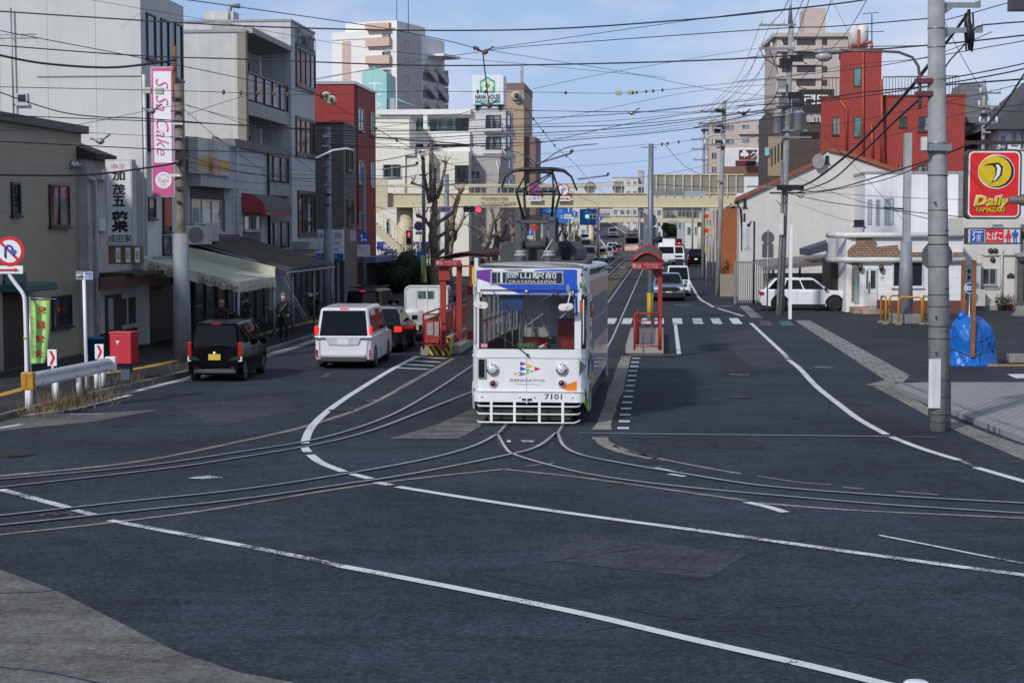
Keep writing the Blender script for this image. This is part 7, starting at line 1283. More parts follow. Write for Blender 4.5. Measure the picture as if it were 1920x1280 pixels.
for pts in ([(1424,95),(1432,110),(1452,125),(1456,140)],[(1441,95),(1450,118),(1460,128)],[(1488,108),(1500,115),(1512,122)],[(1458,165),(1450,185),(1436,200),(1425,210)],[(1488,150),(1498,165),(1510,168)],[(1470,205),(1458,215),(1458,222)],[(1488,210),(1497,214)],[(1478,360),(1470,372),(1462,384),(1455,376)],[(1492,365),(1500,372),(1504,366)]): squig(up,pts,.022,black)
squig(up,[(1462,300),(1464,400),(1460,500),(1456,580)],.025,polecon,'conduit');
def farpole(px,top,label,r=.16,arms=(),mat=polecon,group='utility poles along the right pavement',gear=0,lean=0):
    p=gp(*px);u,H=pole('utility_pole',label,px,r,at(px[0],top,p.y).z,mat,n=10,group=group,lean=(lean,0));
    for y,dx0,dx1 in arms: s=p.y/F;crossarm(u,H,at(px[0],y,p.y).z,dx0*s,dx1*s,3,sc=1.2)
    for k in range(gear): z=H*(.55+.4*random.random());BX('pole_gear',random.choice([steel,darksteel,black]),u,-.3*random.random()-.08,.3*random.random()+.08,-.28,-.18,z,z+random.uniform(.06,.22))
    return u
farpole((1345,553),188,'concrete pole with crossarms beyond the brick orange building',.17,((210,-36,6),(232,-38,6),(272,-28,12)),gear=9,lean=.35);farpole((1318,520),232,'slim concrete pole with bunched cables further up the right pavement',.15,((262,-24,10),(280,-24,10),(300,-20,8)),gear=6);farpole((1298,480),330,'small far concrete pole before the white truck lane',.15,((338,-12,12),(350,-10,10)),gear=3);farpole((1337,535),395,'short grey pole with street sign beside the right pavement',.09,(),steel)
farpole((1838,560),150,'concrete pole with drop insulators near the grey roofed house',.13,((175,-10,30),(200,-12,28),(230,-10,26)),gear=6,group=None)
lb=M('lattice_arm',(.2,.21,.22),.5,.5)
p3=gp(1697,606);lm=empty('lamp_mast',(p3.x,p3.y,0),0,'pale steel mast on a tapered grey base ringed by yellow guards','lamp post');s3=F/p3.y
def m3(y): return at(1697,y,p3.y).z
BX('mast',M('mast_pale',(.42,.43,.45),.5,.2,var=.1,dirt=.35),lm,-.15,.15,-.15,.15,m3(452),m3(250));m=MB();m.tube([(0,0,m3(586)),(0,0,m3(452))],[.34,.25],8);m.build('base_sleeve',M('mast_base',(.30,.31,.34),.6,.1,var=.15,dirt=.5),lm);m=MB();m.box(-.62,.62,-.5,.5,0,.42);m.build('concrete_footing',concrete,lm,.03)
m=MB();m.tube([(-.15,0,m3(392)),(-1.0,0,m3(389))],.04,6);m.build('side_arm',black,lm)
yel=M('guard_orange',(.70,.30,.02),.45,var=.12)
def hoop(x0,x1,y0,y1,label,parent=None):
    q=empty('bollard_hoop',(p3.x,p3.y,0),0,label,'bollard','yellow hoop guards around the mast');a,b=Vector((x0,y0,0)),Vector((x1,y1,0));h=1.18;m=MB();m.tube([a,a+Vector((0,0,h-.15))]+[a.lerp(b,.04)+Vector((0,0,h-.04)),a.lerp(b,.14)+Vector((0,0,h)),a.lerp(b,.86)+Vector((0,0,h)),a.lerp(b,.96)+Vector((0,0,h-.04))]+[b+Vector((0,0,h-.15)),b],.045,8);m.build('hoop',yel,q)
    for c in (a,b): BX('foot',concrete,q,c.x-.12,c.x+.12,c.y-.1,c.y+.1,.0,.09)
hoop(-.52,.48,-1.0,-1.0,'yellow hoop guard facing the street before the mast footing');hoop(-1.0,-.95,-.7,.5,'yellow hoop guard beside the restaurant steps side of the mast');hoop(.85,.9,-.7,.5,'yellow hoop guard on the blue tarp side of the mast');hoop(-.5,.5,.85,.85,'yellow hoop guard behind the mast footing')
m=MB();p=gp(1481,598);wp_=empty('white_post',(p.x,p.y,0),0,'slim plain white post standing beside the transformer pole','post');m.box(-.07,.07,-.07,.07,0,at(1481,421,p.y).z);m.build('post',white,wp_)
p=gp(1450,588);rs=empty('round_sign',(p.x,p.y+2,0),0,'grey back of a round sign behind the transformer pole','road sign');m=MB();m.tube([(0,0,0),(0,0,at(1450,430,p.y+2).z)],.04,6);m.build('post',steel,rs);m=MB();m.cyl((0,-.03,at(1450,446,p.y+2).z),.32,'y',.03,24);m.build('sign_disc',M('sign_back'),rs);m=MB();z=at(1450,470,p.y+2).z;m.box(-.28,.28,-.03,0,z-.35,z+.35);m.build('sign_plate',M('sign_back'),rs)
p4=gp(1219,600,.2);cm,H4=pole('contact_mast','tall grey steel tram contact mast behind the middle shelter','' or (1219,601),.13,at(1219,263,p4.y).z,M('mast_grey',(.20,.23,.27),.5,.4,var=.1),n=14,cat='mast',taper=.9)
m=MB();m.tube([(0,0,.2),(0,0,1.25)],.15,12);m.build('striped_wrap',M('wrap_yellow',(.50,.36,.03),.6,vl=.14,lw=.05,line=.05),cm);m=MB();z=at(1219,413,p4.y).z;m.cyl((0,.1,z),.30,'y',.04,24);m.build('round_plate',M('plate_greyblue',(.17,.18,.21),.5),cm);m=MB();z0,z1=at(1219,470,p4.y).z,at(1219,426,p4.y).z;m.box(-.32,.36,.12,.16,z0,z1);m.build('square_plate',M('plate_greyblue'),cm)
z=at(1219,360,p4.y).z;m=MB();m.box(.15,1.45,-.06,.06,z-.1,z+.1);m.box(.2,2.45,-.05,.05,z+.13,z+.19);m.build('lamp_housing',M('housing',(.25,.27,.30),.5,.2,var=.2),cm);BX('louvre_box',M('louvre_box',(.42,.46,.52),.5,hl=.08,lw=.03),cm,1.5,2.45,-.1,.1,z-.12,z+.1)
z=at(1219,450,p4.y).z;m=MB();m.box(.24,.52,-.2,.1,z-.14,z+.14);m.lathe([(.13,0),(.15,-.12),(.14,-.12)],(.36,-.2,z),'y',18);sl_=m.build('signal_head',darksteel,cm);m=MB();m.tube([(0,0,z+.05),(.3,0,z+.05)],.03,5);m.build('signal_arm',steel,sl_)
for y,dx in ((270,-.45),(270,.25),(325,.2)): z=at(1219,y,p4.y).z;BX('bracket_bar',steel,cm,min(0,dx),max(0,dx),-.03,.03,z-.02,z+.03)
rust=M('rusty_pole',(.24,.20,.16),.8,.1,var=.3,scale=3,dirt=.7)
def lpole(px,top,r,label,sleeve=None,mat=polecon,gearn=6,taper=.85,lean=0,zb=.13,n=12,cat='utility pole',tiers=()):
    p=gp(*px,zb);u,H=pole('utility_pole',label,px,r,at(px[0],top,p.y).z,mat,n=n,zb=zb,taper=taper,lean=(lean,0),cat=cat);s=p.y/F
    if sleeve: zs=at(px[0],sleeve,p.y).z-zb;m=MB();m.tube([(0,0,0),(0,0,zs)],[r*1.75,r*1.35],8);m.build('base_sleeve',M('sleeve_grey',(.27,.285,.31),.65,var=.12,dirt=.3),u)
    for k in range(gearn): z=H*(.55+.42*(k+.5)/gearn);m=MB();w_=random.uniform(.08,.3);m.box(-w_,w_*random.uniform(.3,1),-r-.09,-r,z,z+random.uniform(.03,.10));m.build('pole_gear',random.choice([steel,darksteel,offwhite,black]),u)
    return u
b1_=lpole((342,682),150,.17,'rusty concrete utility pole with grey sleeve by the cake shop awning',438,rust,9);m=MB();p=b1_.location;z=at(336,95,p.y).z;m.tube([(-.12,0,at(336,200,p.y).z),(-.12,0,z)],.07,6);m.build('pole_top_post',M('rust_orange',(.25,.11,.04),.8,var=.3),b1_)
m=MB();z=at(345,303,p.y).z;m.box(-.05,.28,-.45,-.2,z-.1,z+.12);m.build('cable_box',black,b1_)
lpole((617,588),232,.17,'grey steel utility pole with sleeve before the clinic sign',430,M('pole_bluegrey',(.27,.30,.33),.55,.3,var=.12,dirt=.3),8)
p=gp(683,575,.13);ls2=lpole((683,575),310,.13,'grey sign pole before the red block with blue arrow sign',None,M('mast_grey'),2)
def disc_sign(par,x,y,r,Y0,ring,face,name='sign_disc',bar=None,dy=-.18,arrow=None,ringw=.8):
    q=at(x,y,Y0+dy)-par.location;m=MB();m.cyl((q.x,q.y,q.z),r,'y',.02,28);b=m.build(name,ring,par)
    m=MB();m.disc((q.x,q.y-.006,q.z),r*ringw,'y',28);f=m.build('sign_face',face,b)
    if bar:
        for an in bar: m=MB();d=Vector((math.cos(an),0,math.sin(an)));e=Vector((-math.sin(an),0,math.cos(an)))*r*.09;c=Vector((q.x,q.y-.010-.002*bar.index(an),q.z));m.face([c-d*r*.85+e,c+d*r*.85+e,c+d*r*.85-e,c-d*r*.85-e]);m.build('slash',signred,b)
    if arrow:
        for pts in arrow: m=MB();m.face([(q.x+a*r,q.y-.014,q.z+c*r) for a,c in pts]);m.build('arrow',signwhite if face is blue else blue,b)
    return b
UPA=[(-.10,-.7),(.10,-.7),(.10,.25),(-.10,.25)];UPH=[(-.32,.22),(.32,.22),(0,.72)]
pz_=ls2.location;disc_sign(ls2,681,446,.31,pz_.y,blue,blue,arrow=[[(-.35,-.7),(-.18,-.7),(-.18,.3),(-.35,.3)],[(-.52,.28),(0,.28),(-.26,.7)],[(-.18,-.4),(.3,-.4),(.3,-.22),(-.18,-.22)],[(.28,-.58),(.28,-.05),(.66,-.31)]])
def plate_sign(par,x0,y0,x1,y1,Y0,lines,mat=signwhite,tmat=ink,dy=-.2,name='sign_plate',hpad=.12):
    a=at(x0,y0,Y0+dy)-par.location;b=at(x1,y1,Y0+dy)-par.location;m=MB();m.box(a.x,b.x,a.y,a.y+.02,b.z,a.z);o=m.build(name,mat,par);n=len(lines);H_=(a.z-b.z)*(1-hpad*1.4)
    for i,l in enumerate(lines): text(l,(b.x-a.x)*.84,H_/n*.78,tmat,o,((a.x+b.x)/2,a.y-.006,a.z-(a.z-b.z)*hpad*.7-H_*(i+.5)/n))
    return o
plate_sign(ls2,670,459,694,481,pz_.y,['路線バス及び','自転車を除く','二輪を除く','7-9 30-8'])
m=MB();q=at(662,442,pz_.y)-ls2.location;m.box(q.x-.15,q.x+.15,-.1,.1,q.z-.28,q.z+.28);m.build('control_box',offwhite,ls2);m=MB();m.box(q.x-.1,.2,-.03,.03,q.z+.36,q.z+.40);m.box(q.x-.1,.2,-.03,.03,q.z-.33,q.z-.29);m.build('bracket_bar',steel,ls2)
p=gp(795,545,.13);sp1=lpole((795,548),292,.13,'grey signal pole with no parking sign before the footbridge stairs',None,M('mast_grey'),2);q0=sp1.location
disc_sign(sp1,785,424,.30,q0.y,signred,blue,bar=[R(-45)],dy=-.25,ringw=.8);plate_sign(sp1,779,434,794,440,q0.y,['区間内'])
sg_=at(767,445,q0.y-.1)-sp1.location;m=MB();m.box(sg_.x-.2,sg_.x+.2,-.25,.05,sg_.z-.5,sg_.z+.45);h_=m.build('pedestrian_signal',M('signal_grey',(.33,.34,.35),.5),sp1,.03);m=MB();m.box(sg_.x-.14,sg_.x+.14,-.26,-.25,sg_.z+.03,sg_.z+.37);m.box(sg_.x-.14,sg_.x+.14,-.26,-.25,sg_.z-.40,sg_.z-.05);m.build('signal_window',black,h_)
m=MB();c=sg_;m.prism([(c.x-.06,c.z+.06),(c.x+.06,c.z+.06),(c.x+.06,c.z+.2),(c.x+.1,c.z+.2),(c.x,c.z+.34),(c.x-.1,c.z+.2),(c.x-.06,c.z+.2)],'y',-.275,-.262);m.build('red_figure',M('signal_red',(1,.03,.06),.4,var=0,emit=3),h_);m=MB();m.tube([(sg_.x,0,sg_.z+.45),(sg_.x,0,sg_.z+.6),(0,0,sg_.z+.6)],.03,5);m.build('signal_arm',steel,sp1)
p=gp(815,545,.13);q0=p;ta=empty('traffic_signal',(p.x,p.y,.13),0,'horizontal traffic light showing red on a long arm beside a name board','traffic light');Y0=p.y
def tp(x,y): q=at(x,y,Y0);return q.x-p.x,q.z-.13
m=MB();m.tube([(0,0,0),(*((lambda a:(0,0,a[1]))(tp(815,385))),)],.09,10);m.build('pole',M('mast_grey'),ta);m=MB();a=tp(800,389);b=tp(958,385);m.tube([(a[0],0,a[1]),(b[0],0,b[1])],.035,6);m.tube([(a[0],0,a[1]-.25),(tp(860,390)[0],0,b[1]-.1)],.025,6);m.build('arm',steel,ta)
a=tp(809,387);b=tp(847,398);m=MB();m.box(a[0],b[0],-.12,-.08,b[1],a[1]);nb=m.build('name_board',signwhite,ta);text('東山電停',(b[0]-a[0])*.86,(a[1]-b[1])*.68,M('name_blue',(.04,.07,.3),.5),nb,((a[0]+b[0])/2,-.13,(a[1]+b[1])/2))
m=MB();a=tp(869,387);b=tp(903,398);m.box(a[0],b[0],-.2,.0,b[1],a[1]);th=m.build('signal_head',M('signal_grey'),ta,.03)
for i,x in enumerate((874.5,885.5,897)):
    c=tp(x,392.5);m=MB();m.disc((c[0],-.215,c[1]),.17,'y',18);m.build('lens',[M('lens_dark',(.02,.02,.022),.2),M('lens_dark'),M('signal_red')][i],th);m=MB();m.tube([(c[0]+.19*math.cos(t*PI/10),-.3,c[1]+.19*math.sin(t*PI/10)) for t in range(11)],.02,4);m.build('visor',darksteel,th)
pp=empty('utility_pole',gp(838,540,.13),0,'plain dark grey pole among the bare trees','utility pole');m=MB();m.tube([(0,0,0),(0,0,at(838,330,pp.location.y).z)],.16,10);m.build('pole',M('mast_grey'),pp);m=MB();z=at(815,478,pp.location.y).z;m.box(-1.0,-.75,-.2,.1,z-.25,z+.25);m.build('control_box',steel,pp)
p=gp(822,555,.13);fl_=empty('banner_flag',(p.x-.7,p.y,.13),0,'narrow green safety flag leaning by the signal pole','flag');m=MB();z0=at(797,505,p.y).z-.13;z1=at(797,478,p.y).z-.13;m.tube([(.1,0,0),(-.25,0,z1)],.02,5);m.build('pole',alu,fl_)
fgreen=M('flag_green',(.42,.72,.22),.8,var=.08)
a=at(788,479,p.y);m=MB();x0=a.x-fl_.location.x;zt_,zb_=at(788,479,p.y).z-.13,at(790,529,p.y).z-.13;m.face([(x0,-.02,zt_),(x0+.26,-.03,zt_),(x0+.40,.0,zb_),(x0+.18,-.01,zb_)]);c_=m.build('cloth',fgreen,fl_);text('交通安全',.13,(zt_-zb_)*.8,M('flag_red',(.50,.04,.02),.7),c_,(x0+.21,-.045,(zt_+zb_)/2),(PI/2,0,0),vert=True)
p=gp(783,560,.13);rp_=empty('round_sign',(p.x,p.y+4,0),0,'small blue round walking path sign before the school shopfront','road sign');m=MB();z=at(783,479,p.y+4).z;m.tube([(0,0,0),(0,0,z)],.03,6);m.build('post',steel,rp_);m=MB();m.cyl((0,-.05,z),.28,'y',.03,20);m.build('sign_disc',blue,rp_)
crb=M('bridge_cream',(.60,.54,.36),.55,var=.05,dirt=.22);crd_=M('bridge_cream_dark',(.48,.42,.26),.6,var=.1)
def bp3(x,y,Y): return at(x,y,Y)
YB=128.0;a=at(727,378,YB);fb=empty('footbridge',(a.x,a.y,0),0,'pale yellow steel footbridge spanning the street with stairs on the hedge side','footbridge')
def fl3(x,y,dy=0): q=at(x,y,YB+dy);return q.x-a.x,q.z
x0,zt=fl3(726,365);x1,_=fl3(1380,365);zt=fl3(1000,362)[1];zb_=fl3(1000,389)[1]
m=MB();m.box(x0,x1,0,.25,zb_,zt);m.box(x0,x1,2.6,2.85,zb_,zt);m.box(x0,x1,.25,2.6,zb_+.3,zb_+.4);m.box(x0,x1,-.12,.0,zt-.07,zt);m.box(x0,x1,-.12,0,zb_,zb_+.07);m.build('girder',crb,fb)
m=MB();zr=fl3(1000,345)[1];
for yy in (.1,2.7): m.box(x0,fl3(1216,0)[0],yy-.03,yy+.03,zr-.06,zr);m.box(x0,fl3(1216,0)[0],yy-.02,yy+.02,zt+.5,zt+.54)
k=int((fl3(1216,0)[0]-x0)/.5)
for i in range(k+1): m.box(x0+i*.5,x0+i*.5+.035,.08,.12,zt,zr)
m.build('railing',crb,fb)
xa=fl3(1216,0)[0];zp=fl3(1300,327)[1];BX('wind_panel',M('panel_mesh',(.30,.29,.25),.7,alpha=.8,vl=1.0,lw=.03),fb,xa,x1+.6,.04,.07,zt,zp);m=MB();
for i in range(11): xx=xa+(x1-xa)*i/10;m.box(xx-.05,xx+.05,-.08,.04,zt-.3,zp+.02)
m.box(xa,x1+.6,-.05,.04,zp-.06,zp+.02);m.build('panel_frame',crb,fb)
x_,_=fl3(757,400);m=MB();m.cyl((x_,1.2,0),.62,'z',zb_,16);m.build('pillar',crb,fb);m=MB();m.tube([(x_+1.2,.4,0),(x_+1.2,.4,fl3(0,418)[1]),(x_+1.8,.4,zb_)],.06,6);m.build('downpipe',crb,fb)
m=MB();
for xx in (fl3(1396,0)[0],): m.box(xx-.2,xx+.5,.6,2.2,0,zb_);m.build('pillar',crb,fb)
for c,rr in ((1107,350),(1160,349)):
    q=fl3(c,352);m=MB();m.cyl((q[0],.3,q[1]),.45,'y',.03,20);m.build('round_plate',M('plate_greyblue'),fb)
P0=fl3(700,436,-2);P1=fl3(812,540,-2);sy=-2.6;dz=.55
m=MB();m.prism([(P0[0],P0[1]+.9),(P1[0],P1[1]+.75),(P1[0],P1[1]+.2),(P0[0],P0[1]+.1)],'y',sy,sy+.15);st=m.build('stair_stringer',crb,fb);m=MB()
n=22
for i in range(n+1):
    t=i/n;xx=P0[0]+(P1[0]-P0[0])*t;zz=P0[1]+.85+(P1[1]-P0[1]-.1)*t;w_=.08 if i%4==0 else .025;m.box(xx-w_/2,xx+w_/2,sy+.05,sy+.05+w_,zz,zz+1.35)
m.tube([(P0[0],sy+.07,P0[1]+2.2),(P1[0],sy+.07,P1[1]+2.1)],.05,6);m.tube([(P0[0],sy+.07,P0[1]+1.9),(P1[0],sy+.07,P1[1]+1.8)],.03,6);m.build('stair_railing',crb,fb);m=MB()
for i in range(18): t=i/18;xx=P0[0]+(P1[0]-P0[0])*t;zz=P0[1]+.7+(P1[1]-P0[1])*t;m.box(xx,xx+(P1[0]-P0[0])/18+.05,sy+.15,sy+1.8,zz-.12,zz)
m.build('stair_treads',crd_,fb);q=fl3(728,395);m=MB();m.prism([(q[0]-2.2,zb_-1.2),(q[0],zb_),(q[0],zt+1.0),(q[0]-2.2,zt+1.3)],'y',-.6,-.5);m.build('landing_wall',crb,fb)
ch_=M('bridge_text',(.16,.13,.09),.7);
for s_,q in (('門田屋敷歩道橋',(902,369,952,375)),('岡山市中区門田屋敷',(902,378,968,385))):
    u=fl3(q[0],q[1]);v=fl3(q[2],q[3]);text(s_,v[0]-u[0],u[1]-v[1],ch_,fb,((u[0]+v[0])/2,-.135,(u[1]+v[1])/2))
for x,kind in ((1002,'np'),(1056,'p')):
    Q=Vector((a.x,a.y,0));rs=empty('road_sign',(at(x,356,YB-.4).x,YB-.4,0),0,('round blue no stopping sign on the footbridge girder','round white parking restriction sign with red arrow plate on the footbridge')[x>1030],'road sign','signs hung on the footbridge');r_=11.5/F*YB
    disc_sign(rs,x,356,r_,YB-.4,signred,blue if kind=='np' else signwhite,bar=[R(45),R(-45)] if kind=='np' else None,dy=0,ringw=.82)
    if kind=='p': q=at(x,356,YB-.45)-rs.location;m=MB();m.tube([(q.x-.1,-.1,q.z-.25),(q.x-.1,-.1,q.z+.1),(q.x+.08,-.1,q.z+.12),(q.x+.08,-.1,q.z-.02)],.04,5);m.build('parking_mark',blue,rs)
    pl_=plate_sign(rs,x-13,368,x+13,377,YB-.4,['区間内' if kind=='np' else ' '][:1] if kind=='np' else [],dy=0);
    if kind=='p': q=at(x,372.5,YB-.5)-rs.location;m=MB();m.face([(q.x-.45,-.03,q.z),(q.x-.3,-.03,q.z+.12),(q.x-.3,-.03,q.z+.04),(q.x+.3,-.03,q.z+.04),(q.x+.3,-.03,q.z+.12),(q.x+.45,-.03,q.z),(q.x+.3,-.03,q.z-.12),(q.x+.3,-.03,q.z-.04),(q.x-.3,-.03,q.z-.04),(q.x-.3,-.03,q.z-.12)]);m.build('arrow',signred,rs)
Y2=255;q=at(1105,410,Y2);f2=empty('footbridge',(q.x,q.y,0),0,'second pale yellow footbridge far down the street','footbridge');W2=(1320-1105)/F*Y2;z0=at(0,417,Y2).z;z1=at(0,409,Y2).z;BX('girder',crb,f2,0,W2,0,2.5,z0,z1);m=MB();m.box(0,W2,-.05,.05,z1+1,z1+1.1)
for i in range(30): m.box(W2*i/30,W2*i/30+.1,-.03,.03,z1,z1+1)
m.build('railing',M('rail_rusty',(.40,.28,.16),.7),f2)
for t in (.02,.97): m=MB();m.cyl((W2*t,1.2,0),.4,'z',z0,10);m.build('pillar',crb,f2)
def board(x0,y0,x1,y1,Y,label,lines,mast=None):
    q=at((x0+x1)/2,y1,Y);r=empty('direction_sign',(q.x,q.y,0),0,label,'road sign','blue direction boards over the street');s=Y/F;W=(x1-x0)*s;zb,zt=at(0,y1,Y).z,at(0,y0,Y).z;m=MB();m.box(-W/2,W/2,0,.08,zb,zt);b=m.build('board',M('board_blue',(.02,.17,.55),.45,var=.04),r);m=MB();xm=(mast or x1);c=(at(xm,y1,Y).x-q.x);m.tube([(c,.2,0),(c,.2,zt)],.1,8);m.tube([(-W/2,.2,(zb+zt)/2),(c,.2,(zb+zt)/2)],.06,5);m.build('mast',steel,r)
    for l,tx_,ty,w_,h_ in lines: text(l,W*w_,(zt-zb)*h_,signwhite,b,(W*tx_,-.01,zb+(zt-zb)*ty))
    return r,W,zb,zt
r,W,zb,zt=board(1012,389,1070,418,150,'large blue direction board behind the pantograph',[('岡山市街 →',-.1,.78,.6,.18),('←',-.2,.45,.3,.12),('2',.2,.4,.08,.2)],985);r,W,zb,zt=board(1087,392,1119,422,165,'smaller blue direction board beside the green signal',[('岡山',0,.8,.4,.16),('↑',0,.3,.1,.4),('空港 玉野',.2,.45,.5,.14)],1122)
def rsign(x,y,rpx,Y,face,ring,label,ar=None,gb='road signs by the footbridge',bar=None,px=None):
    q=at(x,y,Y);r=empty('road_sign',(q.x,q.y,0),0,label,'road sign',gb);m=MB();m.tube([(0,.05,0),(0,.05,q.z+.3)],.05,6);m.build('post',steel,r);disc_sign(r,x,y,rpx/F*Y,Y,ring,face,dy=0,arrow=ar,bar=bar)
    if px: plate_sign(r,*px,Y,['自転車を除く'],dy=0)
UA=[UPA,UPH]
rsign(1066,392,8,140,blue,blue,'blue straight ahead sign in front of the direction board',UA,px=(1058,402,1076,410));rsign(1077,401,6,138,blue,blue,'smaller blue straight ahead sign under the larger one',UA,px=(1071,409,1084,414));rsign(1124,409,5,160,blue,blue,'small blue arrow sign beside the green far signal',UA);rsign(994,436,5.2,112,blue,blue,'blue arrow sign seen through the pantograph frame',UA,px=(989,442,999,448));rsign(1003,427,5,118,signred,signred,'red round no entry sign seen through the pantograph frame');rsign(1120,439,4,190,M('sign_purple',(.2,.05,.3),.5),signred,'small far round no parking sign by the outer queue');rsign(1325,468,4.2,110,M('sign_lime',(.35,.5,.05),.5),M('sign_lime'),'small yellow green round sign by the right pavement')
def farsig(x,y,Y,label,col,n=3):
    q=at(x,y,Y);r=empty('traffic_signal',(q.x,q.y,0),0,label,'traffic light');m=MB();m.box(-.55,.55,0,.25,q.z-.2,q.z+.2);b=m.build('signal_head',M('signal_grey'),r,.04);m=MB();m.tube([(.55,.1,q.z),(4.5,.1,q.z)],.05,5);m.tube([(4.5,.1,0),(4.5,.1,q.z+.4)],.09,8);m.build('pole',steel,r)
    for i in range(3): m=MB();m.disc(((i-1)*.34,-.01,q.z),.14,'y',14);m.build('lens',col if (i==0)==(col is MATS.get('signal_green')) and i in(0,2) else M('lens_dark'),b)
sgreen=M('signal_green',(.05,1,.75),.4,var=0,emit=3);farsig(1108,406,158,'far traffic light showing green before the blue board',sgreen)
q=at(1262,417,240);r=empty('traffic_signal',(q.x,q.y,0),0,'far traffic light with dark lenses over the right lane','traffic light');BX('signal_head',M('signal_grey'),r,-.6,.6,0,.25,q.z-.2,q.z+.2);m=MB();m.tube([(-.6,.1,q.z),(4,.1,q.z),(4.05,.1,0)],.07,6);m.build('pole',steel,r)
ob=byfront('rust_fronted_shop','narrow rust orange fronted shop at the footbridge end','shop',1352,1384,391,112,10,M('rust_front',(.30,.09,.03),.7,var=.1),'R')
for y0,label in ((397,'upper pale yellow star sign on the right pavement'),(424,'lower pale yellow star sign on the right pavement')):
    px=(1316,y0,1333,y0+17);r,W,H=signbox('star_sign',label,px,150,.3,-AST,M('sign_cream',(.60,.50,.25),.5),M('sign_cream'),group='red star signs');m=MB();m.face([((.42 if k%2==0 else .18)*W*math.sin(k*PI/5),-.02,H*.5+(.42 if k%2==0 else .18)*H*math.cos(k*PI/5)) for k in range(10)]);m.build('star_emblem',signred,r);m=MB();m.tube([(W*.45,.15,-at(0,y0+17,150).z),(W*.45,.15,0)],.08,6);m.build('post',steel,r)
def leafball(m,c,r,n,s=.12,sq=(1,1,1)):
    for _ in range(n):
        d=Vector((random.gauss(0,1),random.gauss(0,1),random.gauss(0,1))).normalized()*r*random.uniform(.6,1.05);q=Vector(c)+Vector((d.x*sq[0],d.y*sq[1],d.z*sq[2]));u=Vector((random.uniform(-1,1),random.uniform(-1,1),random.uniform(-1,1))).normalized()*s;v=Vector((random.uniform(-1,1),random.uniform(-1,1),random.uniform(-1,1))).normalized()*s;m.m=random.choice((0,0,1));m.face([q,q+u,q+u+v,q+v])
leaf2=M('hedge_leaf_light',(.035,.06,.02),.7,var=.3)
def green_tree(name,label,cat,p,blobs,trunk_h,n=500,s=.16,mats=None,tr_=.12,group=None):
    r=empty(name,(p[0],p[1],0),0,label,cat,group);m=MB()
    for c,rr,sq in blobs: m.blob(c,rr*.72,9,6,.15,sq);leafball(m,c,rr,n,s,sq)
    m.build('crown',mats or [leaf,leaf2],r);m=MB();m.tube([(0,0,0),(.05,0,trunk_h*.5),(0,.05,trunk_h)],[tr_,tr_*.8,tr_*.5],8);m.build('trunk',bark,r);return r
p=gp(738,560);green_tree('hedge','dense dark green hedge before the footbridge stairs','hedge',(p.x,p.y+6),[((-.9,0,1.5),1.35,(1,1,1.05)),((.6,.2,1.6),1.35,(1,1,1.1)),((1.5,0,1.0),1.0,(1,1,1)),((-.1,-.4,1.1),1.3,(1.2,1,.9)),((-1.6,0,.9),.9,(1,1,1))],1.0,900,.10)
p=gp(1378,545);green_tree('evergreen_tree','tall dark evergreen tree at the corner of the gable house','tree',(p.x,p.y+2),[((0,0,2.6),.75,(1,1,1.6)),((.1,0,4.0),.72,(1,1,1.4)),((0,0,5.0),.5,(1,1,1.2)),((-.2,0,3.3),.7,(1,1,1.3))],2,600,.12)
p=gp(1362,545);green_tree('round_shrub','clipped round green shrub on the garden wall','shrub',(p.x,p.y),[((0,0,1.6),.42,(1,1,1.5))],1.2,500,.07,[M('shrub_green',(.05,.08,.015),.7,var=.3),leaf2]);m=MB();q=gp(1378,556);gw=empty('garden_wall',(q.x,q.y,0),-AST,'low brick garden wall with pale pillar by the round shrub','wall');m.box(-.9,1.1,0,.2,0,1.35);m.build('wall',brick_mat('pale_garden_brick',(.33,.28,.23),(.27,.23,.19),(.14,.12,.1),4,.5,.22,.3),gw);BX('coping',concrete,gw,.35,1.15,-.04,.24,1.35,1.45)
for x,y,h,l in ((1258,455,6,'mixed green trees beside the far right lane'),(1278,452,5,'olive green tree before the far white houses')): p=gp(x,y);green_tree('roadside_tree',l,'tree',(p.x,p.y),[((0,0,h*.55),h*.34,(1,1,1.2)),((h*.2,0,h*.4),h*.27,(1,1,1)),((-h*.2,0,h*.7),h*.22,(1,1,1))],h*.5,260,.35,[M('olive_leaf',(.07,.075,.02),.8,var=.4),leaf2],group='green trees far up the street')
for x,y,l in ((1080,470,'dark green shrub at the far left pavement'),(1024,480,'green shrub behind the tram roof gear'),(1090,468,'small yellow green shrub at the far kerb')): p=gp(x,y);green_tree('roadside_shrub',l,'shrub',(p.x,p.y),[((0,0,1.6),1.2,(1,1,1.2))],1,250,.2,group='shrubs at the far left pavement')
